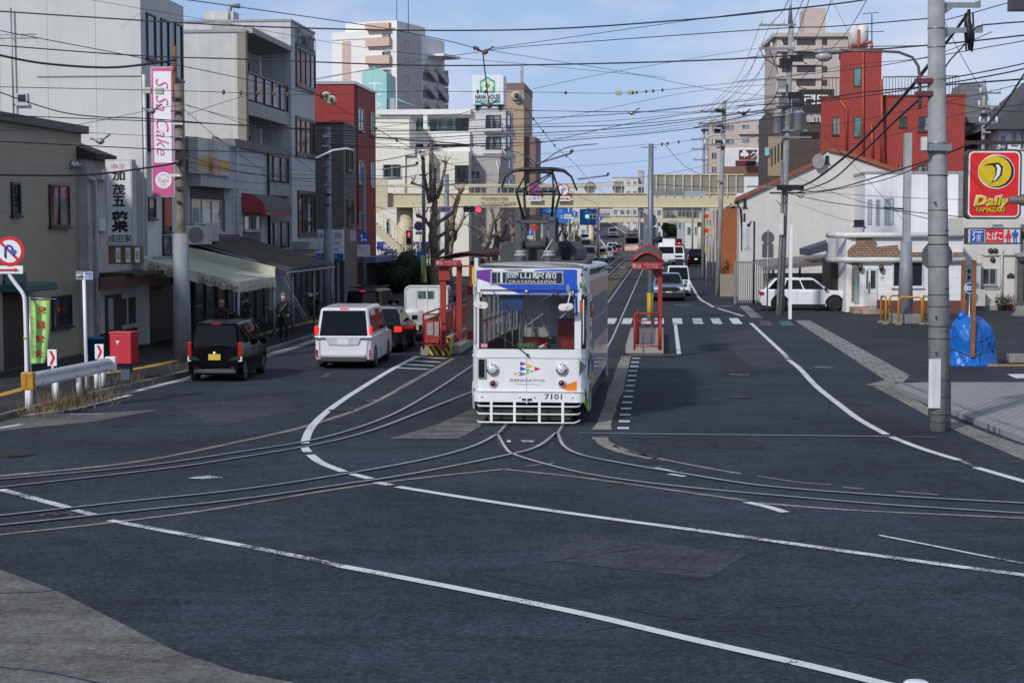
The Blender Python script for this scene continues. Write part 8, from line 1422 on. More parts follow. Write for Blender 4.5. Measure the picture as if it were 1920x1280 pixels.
def bare_tree(px,top,label,limbs,rt=.28,Y=None,cat='tree',light=0):
    p=gp(*px,.13) if Y is None else at(px[0],px[1],Y);r=empty('bare_tree',(p.x,p.y,.0),0,label,cat,'pruned bare street trees');s=p.y/F;bk=[bark,M('bark_light',(.27,.22,.16),.95,var=.4,scale=5,bump=12)][light]
    def L3(x,y,dy=0): q=at(x,y,p.y);return Vector((q.x-p.x,dy,q.z))
    for k,(pts,r0,r1) in enumerate(limbs):
        P=sm([L3(x,y,random.uniform(-.25,.25) if i else 0) for i,(x,y) in enumerate(pts)],4);n=len(P);m=MB()
        P=[q+Vector((random.uniform(-.05,.05),random.uniform(-.05,.05),0)) for q in P];P=[P[0]]+P[1:]
        m.tube(P,[(r0+(r1-r0)*i/(n-1))*.8*random.uniform(.75,1.3) for i in range(n)],9)
        if k: m.blob(P[-1],r1*1.25,7,5,.3)
        for _ in range(0 if not k else 16):
            b=P[-1] if random.random()<.6 else random.choice(P[n//2:]);d=Vector((random.uniform(-1,1),random.uniform(-1,1),random.uniform(.1,1.3))).normalized();L_=random.uniform(.25,.9);m.tube([b,b+d*L_*.5,b+d*L_+Vector((random.uniform(-.1,.1),0,.1))],[.02,.013,.006],4)
        if k%2==0:
            for _ in range(3): q=random.choice(P);m.blob(q+Vector((random.uniform(-.12,.12),-r1*.6,0)),r1*.8,6,4,.3)
        m.build('trunk' if k==0 else 'limb',bk,r)
    return r
bare_tree((818,550),268,'big dark pruned plane tree with tall vertical limbs by the signal arm',[([(816,550),(814,480),(812,430),(815,390),(812,360)],.36,.24),([(812,372),(808,330),(809,267)],.2,.12),([(806,380),(797,340),(792,296)],.16,.11),([(818,372),(828,345),(836,306)],.16,.10),([(813,368),(815,320)],.12,.08),([(816,420),(835,408),(850,395),(862,358)],.19,.11),([(814,455),(828,440),(848,428)],.17,.10),([(808,430),(798,412),(785,405)],.15,.09),([(812,362),(800,352),(772,343)],.10,.06),([(820,480),(835,465),(845,445)],.15,.09),([(810,460),(800,470)],.13,.12)],.36)
bare_tree((843,535),340,'knotted grey pruned plane tree behind the shelter roof',[([(843,535),(842,480),(846,440),(850,400)],.34,.22),([(848,420),(856,385),(866,356)],.17,.11),([(850,440),(862,425),(870,408)],.15,.09),([(844,455),(852,450),(858,430)],.16,.1)],Y=118)
bare_tree((912,530),395,'pale pruned plane tree with many clawed branches left of the pantograph',[([(912,530),(912,470),(914,445)],.42,.32),([(914,450),(905,425),(897,405),(880,396)],.2,.09),([(915,450),(925,420),(922,395)],.2,.1),([(914,445),(900,430),(880,424)],.16,.08),([(916,450),(935,435),(942,425)],.17,.09),([(920,425),(935,408),(944,396)],.13,.08),([(908,455),(898,445)],.17,.12),([(902,418),(906,400)],.1,.07)],Y=128,light=1)
bare_tree((928,530),410,'second pale pruned plane tree close behind its neighbour',[([(930,530),(929,480),(932,440)],.36,.25),([(931,455),(943,440),(950,425)],.15,.09),([(931,440),(930,415),(936,400)],.14,.08),([(930,460),(940,452),(952,452)],.13,.08)],Y=134,light=1)
bare_tree((962,530),395,'dark bare tree just left of the pantograph tower',[([(962,530),(963,460),(960,425)],.3,.2),([(961,440),(972,415),(975,398)],.14,.08),([(960,430),(950,415),(942,412)],.12,.07),([(961,425),(957,405)],.12,.08)],Y=140)
for x,Y,l in ((1060,175,'bare brown tree under the large blue board'),(1075,185,'bare twiggy tree beside the far green shrub'),(1045,165,'bare brown tree right of the pantograph tower'),(1068,215,'small bare tree furthest along the left pavement')):
    bare_tree((x,475),420,l,[([(x,478),(x,455),(x+1,440)],.25,.18),([(x,446),(x-6,432),(x-9,420)],.14,.07),([(x+1,445),(x+8,432),(x+10,422)],.14,.07),([(x,442),(x+2,424)],.12,.07)],Y=Y,light=1)
wd=MB();
for x,y,n in ((75,770,70),(110,762,150),(130,752,170),(165,748,80),(190,742,60),(245,715,50),(160,756,40),(352,690,20)):
    p=gp(x,y,.13)
    for _ in range(n): b=p+Vector((random.gauss(0,.28),random.gauss(0,.35),-.05));h=random.uniform(.1,.42);d=Vector((random.uniform(-.2,.2),random.uniform(-.2,.2),h));wd.face([b-Vector((.008,0,0)),b+Vector((.008,0,0)),b+d])
o=wd.build('dry_grass',M('dry_grass',(.22,.15,.07),.9,var=.3),fix=False);tag(o,'dry brown weeds growing along the kerb under the guardrail','grass',kind='stuff')
gpL=[gp(50,770,.13),gp(112,755,.13),gp(148,742,.13),gp(190,722,.13)];gr=empty('guardrail',(gpL[0].x,gpL[0].y,.13),0,'white corrugated guardrail with striped amber end at the kerb','guardrail');O=gr.location
def gz(x,y,Y): return at(x,y,Y)-O
A=at(57,713,gpL[0].y);B=at(207,683,gpL[0].y+6.2);A,B=A-O,B-O;prof=[(0,-.17),(-.05,-.12),(-.05,-.06),(.02,-.03),(.02,.03),(-.05,.06),(-.05,.12),(0,.17)];d=(B-A).normalized();nn=Vector((d.y,-d.x,0)).normalized();m=MB();m.loft([[P_+nn*(-a_)+Vector((0,0,b_)) for a_,b_ in prof] for P_ in (A,B)],closed=False,smooth=False);m.loft([[P_+nn*(-a_-.02)+Vector((0,0,b_)) for a_,b_ in prof] for P_ in (A,B)],closed=False,smooth=False);m.build('rail_beam',white,gr)
for i,(x,y,Yq) in enumerate(((58,770,0),(106,752,1.6),(148,738,3.4),(176,722,5.0),(188,720,5.7))): t=(0.02,.32,.6,.84,.93)[i];c=A.lerp(B,t);m=MB();m.tube([(c.x-.09,c.y+.1,0),(c.x-.09,c.y+.1,c.z+.05)],.065,10);m.build('post',white,gr)
def rail_end(t,nm): c=A.lerp(B,t);m=MB();m.box(c.x-.14,c.x+.14,c.y-.12,c.y+.08,c.z-.2,c.z+.2);return m.build(nm,M('end_amber',(.62,.30,.02),.4,var=.3,scale=6,vl=.2,lw=.06,line=.5) if nm=='end_reflector' else white,gr,.03)  # builds the beam's end blocks, striped amber and plain white
rail_end(-.02,'end_reflector');rail_end(1.01,'end_cap')
for t in (.1,.5,.9):
    for dz_ in (-.09,.09): c=A.lerp(B,t)+nn*.08;m=MB();m.blob((c.x,c.y,c.z+dz_),.02,6,4);m.build('bolt',steel,gr)
p=gp(51,765,.13);us=empty('road_sign',(p.x,p.y,.13),0,'round no u turn sign with arrow plate on a bent white post','road sign');Yp=p.y
def up(x,y): q=at(x,y,Yp);return (q.x-p.x,0,q.z-.13)
m=MB();m.tube(sm([up(51,765),up(49,650),up(47,580),(up(44,553)),up(30,533),up(18,515),up(16,500),up(16,455)],4),.045,8);m.build('post',white,us);m=MB();z=up(48,636)[2];m.tube([(up(48,636)[0],0,z),(up(48,636)[0],0,z+.06)],.05,8);m.build('amber_band',yellow,us)
b_=disc_sign(us,18,471,.335,Yp,signred,signwhite,bar=[R(-45)],dy=-.07,ringw=.76);q=at(18,471,Yp-.09)-us.location;m=MB();
P=[(-.10,-.14),(-.10,.05)]+[(-.02-.08*math.cos(t*PI/8),.05+.08*math.sin(t*PI/8)) for t in range(9)]+[(.06,.0)];m.tube([(q.x+a_,q.y-.0,q.z+c) for a_,c in P],.022,6);m.face([(q.x-.02,q.y-.02,q.z+.03),(q.x+.16,q.y-.02,q.z+.03),(q.x+.07,q.y-.02,q.z-.10)]);m.build('u_turn_arrow',blue,b_)
pl_=plate_sign(us,-8,498,43,513,Yp,[],dy=-.06);u=up(0,505.5);v=up(37,505.5);m=MB();m.box(u[0]-.1,v[0]-.08,-.09,-.065,u[2]-.017,u[2]+.017);m.face([(v[0],-.085,v[2]),(v[0]-.10,-.085,v[2]+.045),(v[0]-.10,-.085,v[2]-.045)]);m.build('arrow',signred,pl_)
p=gp(58,762,.13);fg=empty('banner_flag',(p.x,p.y,.13),0,'lime green traffic safety banner with red characters on the guardrail','flag');Yf=p.y
def fp(x,y): q=at(x,y,Yf);return q.x-p.x,q.z-.13
m=MB();t_=fp(56,556);m.tube([(0,0,0),(t_[0],0,t_[1])],.017,6);m.tube([(t_[0]-.03,-.01,t_[1]-.03),(fp(96,0)[0],-.01,fp(96,561)[1])],.012,5);m.build('pole',alu,fg)
m=MB();n=14;C=[((58,563),(94,563)),((58,620),(92,622)),((57,660),(88,665)),((58,681),(84,680))]
rings=[]
for l_,r_ in C: rings.append([(*(lambda u_,z_:(u_,-.03+.035*math.sin(j*1.7),z_))(*fp(l_[0]+(r_[0]-l_[0])*j/8,l_[1]+(r_[1]-l_[1])*j/8)),) for j in range(9)])
m.loft(rings,closed=False);cl=m.build('cloth',fgreen,fg);fr_=M('flag_red')
for ch,x,y in (('交',80,580),('通',78,608),('安',76,634),('全',74,661)): c=fp(x,y);text(ch,.19,.17,fr_,cl,(c[0],-.075,c[1]),bold=.03)
c=fp(62,632);text('岡山市交通安全対策協議会',.075,.95,M('flag_ink',(.02,.10,.03),.7),cl,(c[0],-.075,c[1]),vert=True)
for x0,y0,x1,y1,px,l in ((89,655,107,686,(98,745),'white chevron plate with red arrow close to the green banner'),(178,645,195,673,(187,730),'white chevron plate with red arrow beside the red post box')):
    p=gp(*px,.13);r=empty('chevron_sign',(p.x,p.y+.25,.13),0,l,'road sign','red chevron plates on the guardrail');Y_=p.y+.25;a_=at(x0,y0,Y_)-r.location;b_=at(x1,y1,Y_)-r.location;m=MB();m.box(a_.x,b_.x,-.03,0,b_.z,a_.z);bb=m.build('sign_plate',signwhite,r,.01);m=MB();m.tube([((a_.x+b_.x)/2,.02,0),((a_.x+b_.x)/2,.02,a_.z)],.03,6);m.build('post',white,r);w_,h_=b_.x-a_.x,a_.z-b_.z;m=MB();m.face([(a_.x+w_*u,-.035,b_.z+h_*v) for u,v in ((.2,.08),(.5,.08),(.85,.5),(.5,.92),(.2,.92),(.55,.5))]);m.build('arrow',signred,bb)
p=gp(163,728,.13);sq_=empty('street_sign_post',(p.x,p.y,.13),0,'slim white post with small blue street name plate by the post box','sign');Ys_=p.y;z=at(160,510,Ys_).z-.13;m=MB();m.tube([(0,0,0),(-.03,0,z)],.045,8);m.build('post',white,sq_);plate_sign(sq_,158,509,174,524,Ys_,['門田屋敷','一丁目'],M('plate_lilac',(.42,.45,.62),.5),blue,dy=-.06);m=MB();a_=at(143,508,Ys_)-sq_.location;b_=at(157,524,Ys_)-sq_.location;m.box(a_.x,b_.x,-.05,.0,b_.z,a_.z);m.build('sign_plate',steel,sq_);m=MB();m.tube([(a_.x+.03,-.09,(a_.z+b_.z)/2),(b_.x-.03,-.09,(a_.z+b_.z)/2)],.025,6);m.build('lamp_tube',offwhite,sq_)
p=gp(233,712,.13);pb=empty('post_box',(p.x,p.y,.13),R(-14),'red pillar post box on a grey pedestal by the kerb','post box');Yb=p.y;s=Yb/F;zb2,zt2=at(0,681,Yb).z-.13,at(0,626,Yb).z-.13;m=MB();m.box(-.31,.31,-.2,.24,zb2,zt2);bx=m.build('box',M('post_red',(.50,.018,.035),.5,var=.06,dirt=.1),pb,.02);m=MB();m.box(-.33,.33,-.22,.26,zt2,zt2+.07);m.build('lid',M('post_red'),bx,.025);BX('pedestal',M('pedestal_blue',(.06,.09,.14),.6),pb,-.13,.13,.05,.25,0,zb2);m=MB();m.box(-.13,-.02,-.212,-.2,zt2-.2,zt2-.17);m.box(-.09,-.06,-.212,-.2,zt2-.26,zt2-.2);m.build('postal_mark',signwhite,bx)
m=MB();p=gp(170,690,.13);bk_=empty('bucket',(p.x,p.y+.6,.13),0,'blue plastic bin between the beige house and the bar','bin');m.lathe([(.2,0),(.24,.8),(.26,.8),(.26,.85),(0,.85)],n=14);m.build('bin_body',M('bin_blue',(.01,.12,.35),.5),bk_)
p=gp(1832,688);tp_=empty('tarp_bundle',(p.x,p.y+.7,0),0,'bright blue tarpaulin bundle roped up around timber on the lot','tarpaulin');s=(p.y+.7)/F;prof=[(0,1.02),(.12,1.0),(.35,.95),(.6,.9),(.95,.95),(1.3,.92),(1.6,.84),(1.82,.6),(1.95,.28),(1.98,.05)];prof=[(a_[0]+(b_[0]-a_[0])*k/3,a_[1]+(b_[1]-a_[1])*k/3) for a_,b_ in zip(prof,prof[1:]) for k in range(3)]+prof[-1:];hw2=41*s;H2=93*s/1.98;m=MB();rings=[]
for z,k in prof:
    ring=[]
    for j in range(64):
        an=2*PI*j/64;q=1+.05*math.sin(an*4+z*3.1)+.045*abs(math.sin(an*6-z*3.4+1))+.03*math.sin(an*13+z*11)+.02*math.sin(an*23-z*17)+random.uniform(-.006,.006);x=math.cos(an)*hw2*k*q;y=math.sin(an)*.55*k*q;x+=(.0 if z>1.2 else (.10*(1.2-z)*max(math.cos(an),0))) - (z>1.5)*(z-1.5)*.22;ring.append((x,y,z*H2*(1+.03*math.sin(an*3+1))+ (.012*math.sin(an*13+z*20))))
    rings.append(ring)
m.loft(rings,cap=True);m.blob((-hw2*.42,0,1.95*H2),.14,8,5,.25,(1,1,1.2));m.build('tarpaulin',M('tarp_blue',(.008,.15,.60),.36,var=.12,scale=3,bump=9),tp_);m=MB()
for ph in (.4,1.3): m.tube([(hw2*1.03*math.cos(t*PI/12-PI)*(1 if ph<1 else .9),-.58*math.sin(t*PI/12),H2*(.35+ph*.55)+.1*math.sin(t*.9)) for t in range(13)],.012,5)
m.tube([(.1,-.6,.1),(.14,-.58,.6),(.1,-.6,1.1),(-.05,-.5,1.7)],.012,5);m.build('rope',M('rope',(.10,.11,.12),.8),tp_)
for x,y0,y1,l in ((1824,488,632,'tall brown timber stake standing in front of the blue tarpaulin'),(1805,487,600,'brown timber stake behind the blue tarpaulin')):
    q=at(x,y1,p.y+(.1 if x>1810 else 1.5));zt_=at(x,y0,q.y).z;m=MB();m.box(q.x-.06,q.x+.06,q.y-.05,q.y+.05,.3 if x>1810 else 0,zt_);o=m.build('timber_stake',wood);tag(o,l,'stake','timber stakes at the tarpaulin')
q=at(1820,540,p.y+.45);bs=empty('round_sign',(q.x,q.y,0),0,'small round blue and white stop sign on the timber stake','sign');m=MB();m.cyl((-.02,.0,q.z),.17,'y',.02,24);d_=m.build('sign_disc',signwhite,bs);m=MB();m.disc((-.02,-.004,q.z),.15,'y',24);m.build('sign_face',M('bus_blue',(.02,.10,.42),.5),d_);BX('white_band',signwhite,d_,-.17,.13,-.012,-.006,q.z-.06,q.z+.06);text('駐車禁止',.3,.07,blue,d_,(-.02,-.016,q.z));m=MB();m.tube([(-.02,.03,0),(-.02,.03,q.z)],.02,6);m.build('post',alu,bs)
m=MB();q=gp(1885,687);m.box(q.x-.55,q.x+.75,q.y-.06,q.y+.02,.01,.07);o=m.build('timber_plank',M('plank_tan',(.40,.22,.10),.7,var=.15));tag(o,'flat tan plank lying on the ground beside the tarpaulin','plank');m=MB();q=gp(1902,680);m.box(q.x-.15,q.x+.5,q.y,q.y+.4,.01,.26);o=m.build('concrete_block',concrete);tag(o,'grey concrete block at the end of the tan plank','block')
YS=44.0;c=at(1864,345,YS);ds=empty('shop_sign',(c.x,c.y,0),0,'big red and yellow convenience store sign hung from a brown bar','sign');
def sx(x,y): q=at(x,y,YS);return q.x-c.x,q.z
def rr_poly(x0,x1,z0,z1,r,n=6):
    P=[]
    for cx,cz,a0 in ((x1-r,z1-r,0),(x0+r,z1-r,90),(x0+r,z0+r,180),(x1-r,z0+r,270)):
        for k in range(n+1): t=R(a0+90*k/n);P.append((cx+r*math.cos(t),cz+r*math.sin(t)))
    return P
x0,z1=sx(1813,280);x1,z0=sx(1914,411);fr_=M('sign_frame_brown',(.09,.07,.065),.5,.2);m=MB();m.prism(rr_poly(x0,x1,z0,z1,.16),'y',0,.32);bx=m.build('sign_box',fr_,ds);m=MB();m.prism(rr_poly(x0+.05,x1-.05,z0+.05,z1-.05,.13),'y',-.012,-.001);m.build('white_border',signwhite,bx);m=MB();m.prism(rr_poly(x0+.085,x1-.085,z0+.085,z1-.085,.11),'y',-.02,-.013);m.build('red_panel',M('store_red',(.72,.02,.02),.4,var=.02),bx)
def ell(cx,cy,rx,ry,y,mat,nm,n=36,tilt=0,pts=None):
    m=MB();P=[]
    for k in range(n): t=2*PI*k/n;u,v=rx*math.cos(t),ry*math.sin(t);P.append((cx+u*math.cos(tilt)-v*math.sin(tilt),y,cy+u*math.sin(tilt)+v*math.cos(tilt)))
    m.face(P);return m.build(nm,mat,bx)
cxx,czz=sx(1866,322);ylw=M('store_yellow',(.72,.50,.01),.4,var=.02)
ell(cxx+.02,czz,.47,.44,-.024,signwhite,'emblem_outline');ell(cxx+.035,czz-.0,.44,.41,-.027,black,'emblem_shadow');ell(cxx-.015,czz+.01,.42,.39,-.030,ylw,'emblem_disc');
for P,mt,nm,yy in ((((1845,312),(1850,308),(1860,306),(1872,305),(1880,313),(1878,328),(1869,339),(1857,344),(1862,336),(1866,325),(1865,315),(1860,310),(1852,310)),black,'emblem_curve',-.034),(((1866,309),(1872,309),(1876,316),(1874,328),(1866,338),(1861,340),(1868,326),(1869,316)),signwhite,'emblem_inner',-.037)):
    m=MB();m.face([(a_,yy,b_) for a_,b_ in (sx(x,y) for x,y in P)]);m.build(nm,mt,bx)
c1=sx(1860,379);c2=sx(1856,393);text('Daily',.97,.36,signwhite,bx,(c1[0],-.024,c1[1]),bold=.07,shear=.2);text('Daily',.93,.33,black,bx,(c1[0]+.02,-.028,c1[1]-.015),bold=.05,shear=.2);text('Daily',.91,.32,ylw,bx,(c1[0],-.033,c1[1]),bold=.035,shear=.2);text('YAMAZAKI',.78,.125,black,bx,(c2[0]+.015,-.029,c2[1]-.01),bold=.04,shear=.2);text('YAMAZAKI',.76,.12,ylw,bx,(c2[0],-.036,c2[1]),bold=.02,shear=.2)
m=MB();u=sx(1812,267);m.box(u[0],u[0]+3.5,.06,.2,u[1]-.05,u[1]+.05)
u=sx(1945,270);m.box(u[0]-.1,u[0]+.1,.05,.25,0,u[1]+.2);m.build('bracket',M('bar_brown',(.05,.035,.035),.5),ds);u=sx(1850,275)
for xx in (1838,1890): u=sx(xx,272);BX('hanger',darksteel,ds,u[0]-.02,u[0]+.02,.1,.16,z1,u[1]+.03)
tbs=empty('shop_sign',(c.x,c.y,0),0,'long blue, red and white sake and tobacco board under the store sign','sign');x0,z1=sx(1813,427);x1,z0=sx(1915,458);m=MB();m.box(x0,x1,0,.28,z0,z1);bx2=m.build('sign_box',fr_,tbs,.01);BX('white_face',M('sign_greywhite',(.60,.62,.65),.5),bx2,x0+.04,x1-.04,-.01,-.001,z0+.04,z1-.04)
for q,mt in (((1819,431,1845,454),M('sake_blue',(.02,.10,.42),.5)),((1847,430,1881,454),M('store_red'))): u=sx(q[0],q[1]);v=sx(q[2],q[3]);BX('colour_panel',mt,bx2,u[0],v[0],-.018,-.011,v[1],u[1])
u=sx(1832,442.5);text('酒',.27,.25,signwhite,bx2,(u[0],-.024,u[1]),bold=.02);u=sx(1864,442);text('たばこ',.42,.22,signwhite,bx2,(u[0],-.024,u[1]),bold=.015)
for x,mt,fem in ((1890.5,M('store_red'),1),(1903,M('sake_blue'),0)):
    u=sx(x,442.5);m=MB();m.disc((u[0],-.02,u[1]+.13),.035,'y',14)
    for k in (-1,1): m.box(u[0]+k*.012,u[0]+k*.045,-.02,-.014,u[1]-.17,u[1]-.04)
    if fem: m.face([(u[0]-.03,-.021,u[1]+.09),(u[0]+.03,-.021,u[1]+.09),(u[0]+.10,-.021,u[1]-.05),(u[0]-.10,-.021,u[1]-.05)])
    else: m.box(u[0]-.05,u[0]+.05,-.021,-.014,u[1]-.05,u[1]+.09);m.box(u[0]-.08,u[0]+.08,-.0212,-.014,u[1]+.0,u[1]+.09)
    m.build('figure_symbol',mt,bx2)
m=MB();u=sx(1945,442);m.box(x1,u[0],.08,.2,u[1]-.1,u[1]+.1);m.build('bracket',black,tbs)
q=at(1912,375,38);u_=empty('siren_lamp',(q.x,q.y,0),0,'rusty grey round lamp poking in at the picture edge by the store sign','lamp');m=MB();m.lathe([(.05,-.25),(.09,-.2),(.1,.0),(.13,.03),(.13,.12),(.1,.14)],(0,0,q.z),'x',14);m.build('lamp_body',M('lamp_rusty',(.22,.18,.15),.6,.2,var=.3),u_);m=MB();m.tube([(.12,.1,q.z),(.35,.1,q.z-.1),(.5,.1,0)],.05,8);m.build('post',steel,u_)
m=MB();p=gp(1719,1262,.85);nb_=empty('bollard',(p.x,p.y,0),0,'white round topped bollard at the bottom edge of the picture','bollard');m.lathe([(.105,0),(.105,.74),(.10,.775),(.08,.79),(0,.795)],n=28);m.build('post',M('bollard_white',(.72,.73,.74),.35,var=.05),nb_)
wk=M('wire_black',(.018,.018,.020),.6);wg=M('wire_grey',(.09,.10,.11),.5,.3);wbz=M('contact_wire',(.045,.035,.030),.5,.4);rustb=M('strain_insulator',(.16,.08,.045),.7,var=.2);glob=M('globe_insulator',(.50,.47,.40),.35,var=.1)
def wire(label,pts,Y0,Y1,r=.012,mat=None,group='overhead wires',ins=(),insr=.07,name='overhead_wire'):
    n=len(pts);xs=[p_[0] for p_ in pts];P=[]
    acc=[0]
    for i in range(1,n): acc.append(acc[-1]+math.hypot(pts[i][0]-pts[i-1][0],pts[i][1]-pts[i-1][1]))
    for i,(x,y) in enumerate(pts): t=acc[i]/acc[-1];Y=1/((1-t)/Y0+t/Y1);P.append(at(x,y,Y))
    S=sm(P,8);m=MB();m.tube(S,r*(.78 if r>.013 else .9),5);o=m.build(name,mat or wk,None,fix=False);tag(o,label,'wire',group)
    for t in ins:
        c=S[min(int(t*(len(S)-1)),len(S)-1)];m=MB();m.blob(c,insr,8,6,0,(.8,.8,1.25));m.build('insulator',rustb,o)
    return o
T='overhead wires crossing above the street'
wire('thick black cable crossing the whole sky above everything else',[(-10,21),(480,50),(940,57),(1280,38),(1540,11),(1640,-3)],44,40,.024,group=T)
wire('cable from the top edge to the insulator knot in mid sky',[(330,-3),(700,50),(835,76),(900,93)],46,62,.018,group=T,ins=(.93,.96));wire('upper pair cable from the insulator knot to the top edge',[(910,93),(1000,80),(1350,31),(1545,10)],62,60,.015,group=T);wire('cable from the insulator knot to the crossarm and big pole',[(915,95),(1000,86),(1422,56),(1560,50),(1742,35)],62,35.3,.016,group=T)
wire('cable from the left edge to the globe insulators by the red block',[(-5,57),(281,112),(480,153),(612,183)],50,60,.017,group=T,ins=(.96,.98));wire('long level cable crossing from the pink sign to the big pole',[(-5,85),(250,104),(480,112),(800,123),(1140,119),(1430,108),(1742,85),(1925,66)],46,36,.022,group=T)
wire('thick wrapped cable ending at the pink banner sign',[(-5,103),(80,119),(200,127),(288,119),(330,112)],50,52,.045,M('wire_blueblack',(.015,.025,.035),.6),group=T);wire('span wire with small brown insulators over the banner sign',[(-5,163),(350,171),(590,178),(735,172),(880,172),(1000,173),(1157,175),(1242,169),(1450,148)],43,80,.011,wg,T,(.16,.175,.19,.21,.225,.52,.535,.68,.80,.82,.845,.87,.885),.06)
wire('thick sagging cable from the left edge below the banner top',[(-5,172),(109,209),(194,220),(266,222),(480,237),(720,246),(960,239),(1200,232),(1433,206),(1478,196)],43,80,.02,group=T);wire('straight cable along the roof line of the beige house',[(-5,216),(480,236),(720,252),(1000,243)],43,75,.017,group=T);wire('cable across the banner sign foot to the street trees',[(-5,265),(320,281),(480,286),(590,297),(700,303),(860,272),(1000,268)],43,75,.019,group=T)
wire('thick drooping cable low across the old bar sign',[(-5,328),(160,328),(280,314),(330,306)],43,52,.035,group=T);wire('thin line from the left edge to the rusty pole head',[(-5,245),(120,238),(290,205),(345,196)],43,52,.008,group=T);wire('thin line above the beige house to the rusty pole',[(-5,238),(150,248),(340,258)],43,52,.008,group=T);wire('thin line slanting across the white block wall',[(170,0),(400,40),(700,92),(1000,122),(1250,146)],58,70,.009,group=T)
G='service wires fanning along the left shops'
for i,(l,p_) in enumerate((('upper service wire from the rusty pole to the signal pole',[(345,195),(480,245),(600,330),(690,385),(795,395)]),('second service wire dipping past the red awning',[(345,205),(420,268),(520,330),(640,345),(795,352)]),('service wire along the balcony block front',[(350,198),(480,230),(700,268),(860,300)]),('thick service cable past the clinic to the trees',[(348,290),(430,318),(540,333),(620,335),(760,332),(900,308)]),('thin service wire over the rice shop sign',[(350,285),(470,312),(617,322)]),('thin service wire below the lilac window',[(345,310),(450,340),(617,350)]),('lower service wire past the red awning',[(340,300),(460,325),(560,327),(720,330),(900,345)]),('wire from the sleeve pole across the clinic',[(617,310),(640,330),(690,380),(795,420)]),('wire from the sleeve pole to the red block',[(620,300),(660,345),(705,385)]),('wire rising from the bar sign to the rusty pole',[(160,425),(230,340),(335,200)]),('second wire rising from the bar sign to the rusty pole',[(165,430),(250,335),(338,215)]),('loop wire from the rusty pole to the balcony',[(350,215),(460,180),(590,148),(760,122)]),('thin blue line over the lower balcony',[(520,290),(560,270),(595,245)]),('thin wire from the awning roof to the sleeve pole',[(505,345),(560,270),(610,205)]))):
    wire(l,p_,54,82,.016 if 'thick' in l else .010,group=G)
B='cables bunched between the transformer pole and the left poles'
for i,(y0,ym,y1,l) in enumerate(((222,211,183,'topmost bunched cable over the distant skyline'),(270,228,194,'bunched cable rising steeply to the transformer pole'),(250,238,206,'bunched cable just above the bridge skyline'),(255,244,210,'lower bunched cable over the bridge skyline'),(261,249,214,'thin bunched cable over the footbridge'),(267,252,222,'lowest bunched cable over the footbridge'),(234,222,190,'second bunched cable over the skyline'),(208,209,180,'pale bunched cable over the skyline'))):
    wire(l,[(617,y0+4),(780,y0+9),(900,y0+3),(1000,y0),(1200,ym),(1400,y1+6),(1475,y1-3)],82,81,(.022,.02,.026,.012,.01,.024,.012,.009)[i],group=B)
V='feeder wires running up the street between the right poles'
for i,(a_,b_,c_,l) in enumerate((((1424,50),(1380,150),(1312,212),'outer feeder wire on the top crossarm'),((1442,50),(1400,140),(1322,212),'second feeder wire on the top crossarm'),((1461,50),(1420,140),(1332,212),'inner feeder wire on the top crossarm'),((1422,95),(1390,160),(1310,236),'outer feeder wire on the lower crossarm'),((1441,95),(1405,165),(1325,236),'second feeder wire on the lower crossarm'),((1459,95),(1425,170),(1336,236),'inner feeder wire on the lower crossarm'))): wire(l,[a_,b_,c_],81,103,.012,group=V)
for i,(a_,b_,c_,l) in enumerate((((1480,-3),(1465,25),(1446,44),'feeder wire rising to the top edge nearest the pole cap'),((1507,-3),(1488,40),(1465,88),'feeder wire rising to the top edge past the crossarms'),((1518,-3),(1500,50),(1486,88),'feeder wire rising steeply right of the crossarms'),((1560,-3),(1530,70),(1494,112),'feeder wire passing the red tower to the top edge'),((1627,-3),(1580,70),(1500,150),'long feeder wire before the red stair tower'))): wire(l,[a_,b_,c_],50,81,.013,group=V)
D='thick twisted cables hanging between the big pole and the transformer pole'
wire('thickest twisted black cable swooping down from the big pole',[(1760,98),(1726,142),(1703,170),(1633,248),(1577,300),(1523,340),(1480,358)],36,81,.055,group=D);wire('second twisted cable below the thickest one',[(1725,186),(1684,222),(1605,298),(1554,340),(1492,362)],36,81,.035,group=D);wire('low cable from the store sign bar to the transformer pole',[(1815,272),(1733,303),(1640,333),(1560,355),(1495,362)],42,81,.03,group=D,ins=());wire('lowest cable from the big pole to the transformer pole',[(1765,292),(1680,330),(1600,350),(1500,366)],37,81,.018,group=D);wire('cable from the transformer pole over the white annex',[(1480,363),(1560,380),(1660,392),(1735,400),(1815,408)],81,60,.022,group=D);wire('flat thin wire over the white annex roof',[(1480,355),(1600,365),(1735,372),(1925,378)],81,60,.011,group=D)
wire('short thick cable rising from the big pole to the hanging joint',[(1755,105),(1790,60),(1815,25)],36,35.5,.04,group=D);wire('crooked cable from the pole around to the picture edge',[(1765,140),(1780,115),(1810,82),(1830,52),(1870,45),(1925,41)],36,34,.02,group=D)
E_='wires crossing the sky at the right'
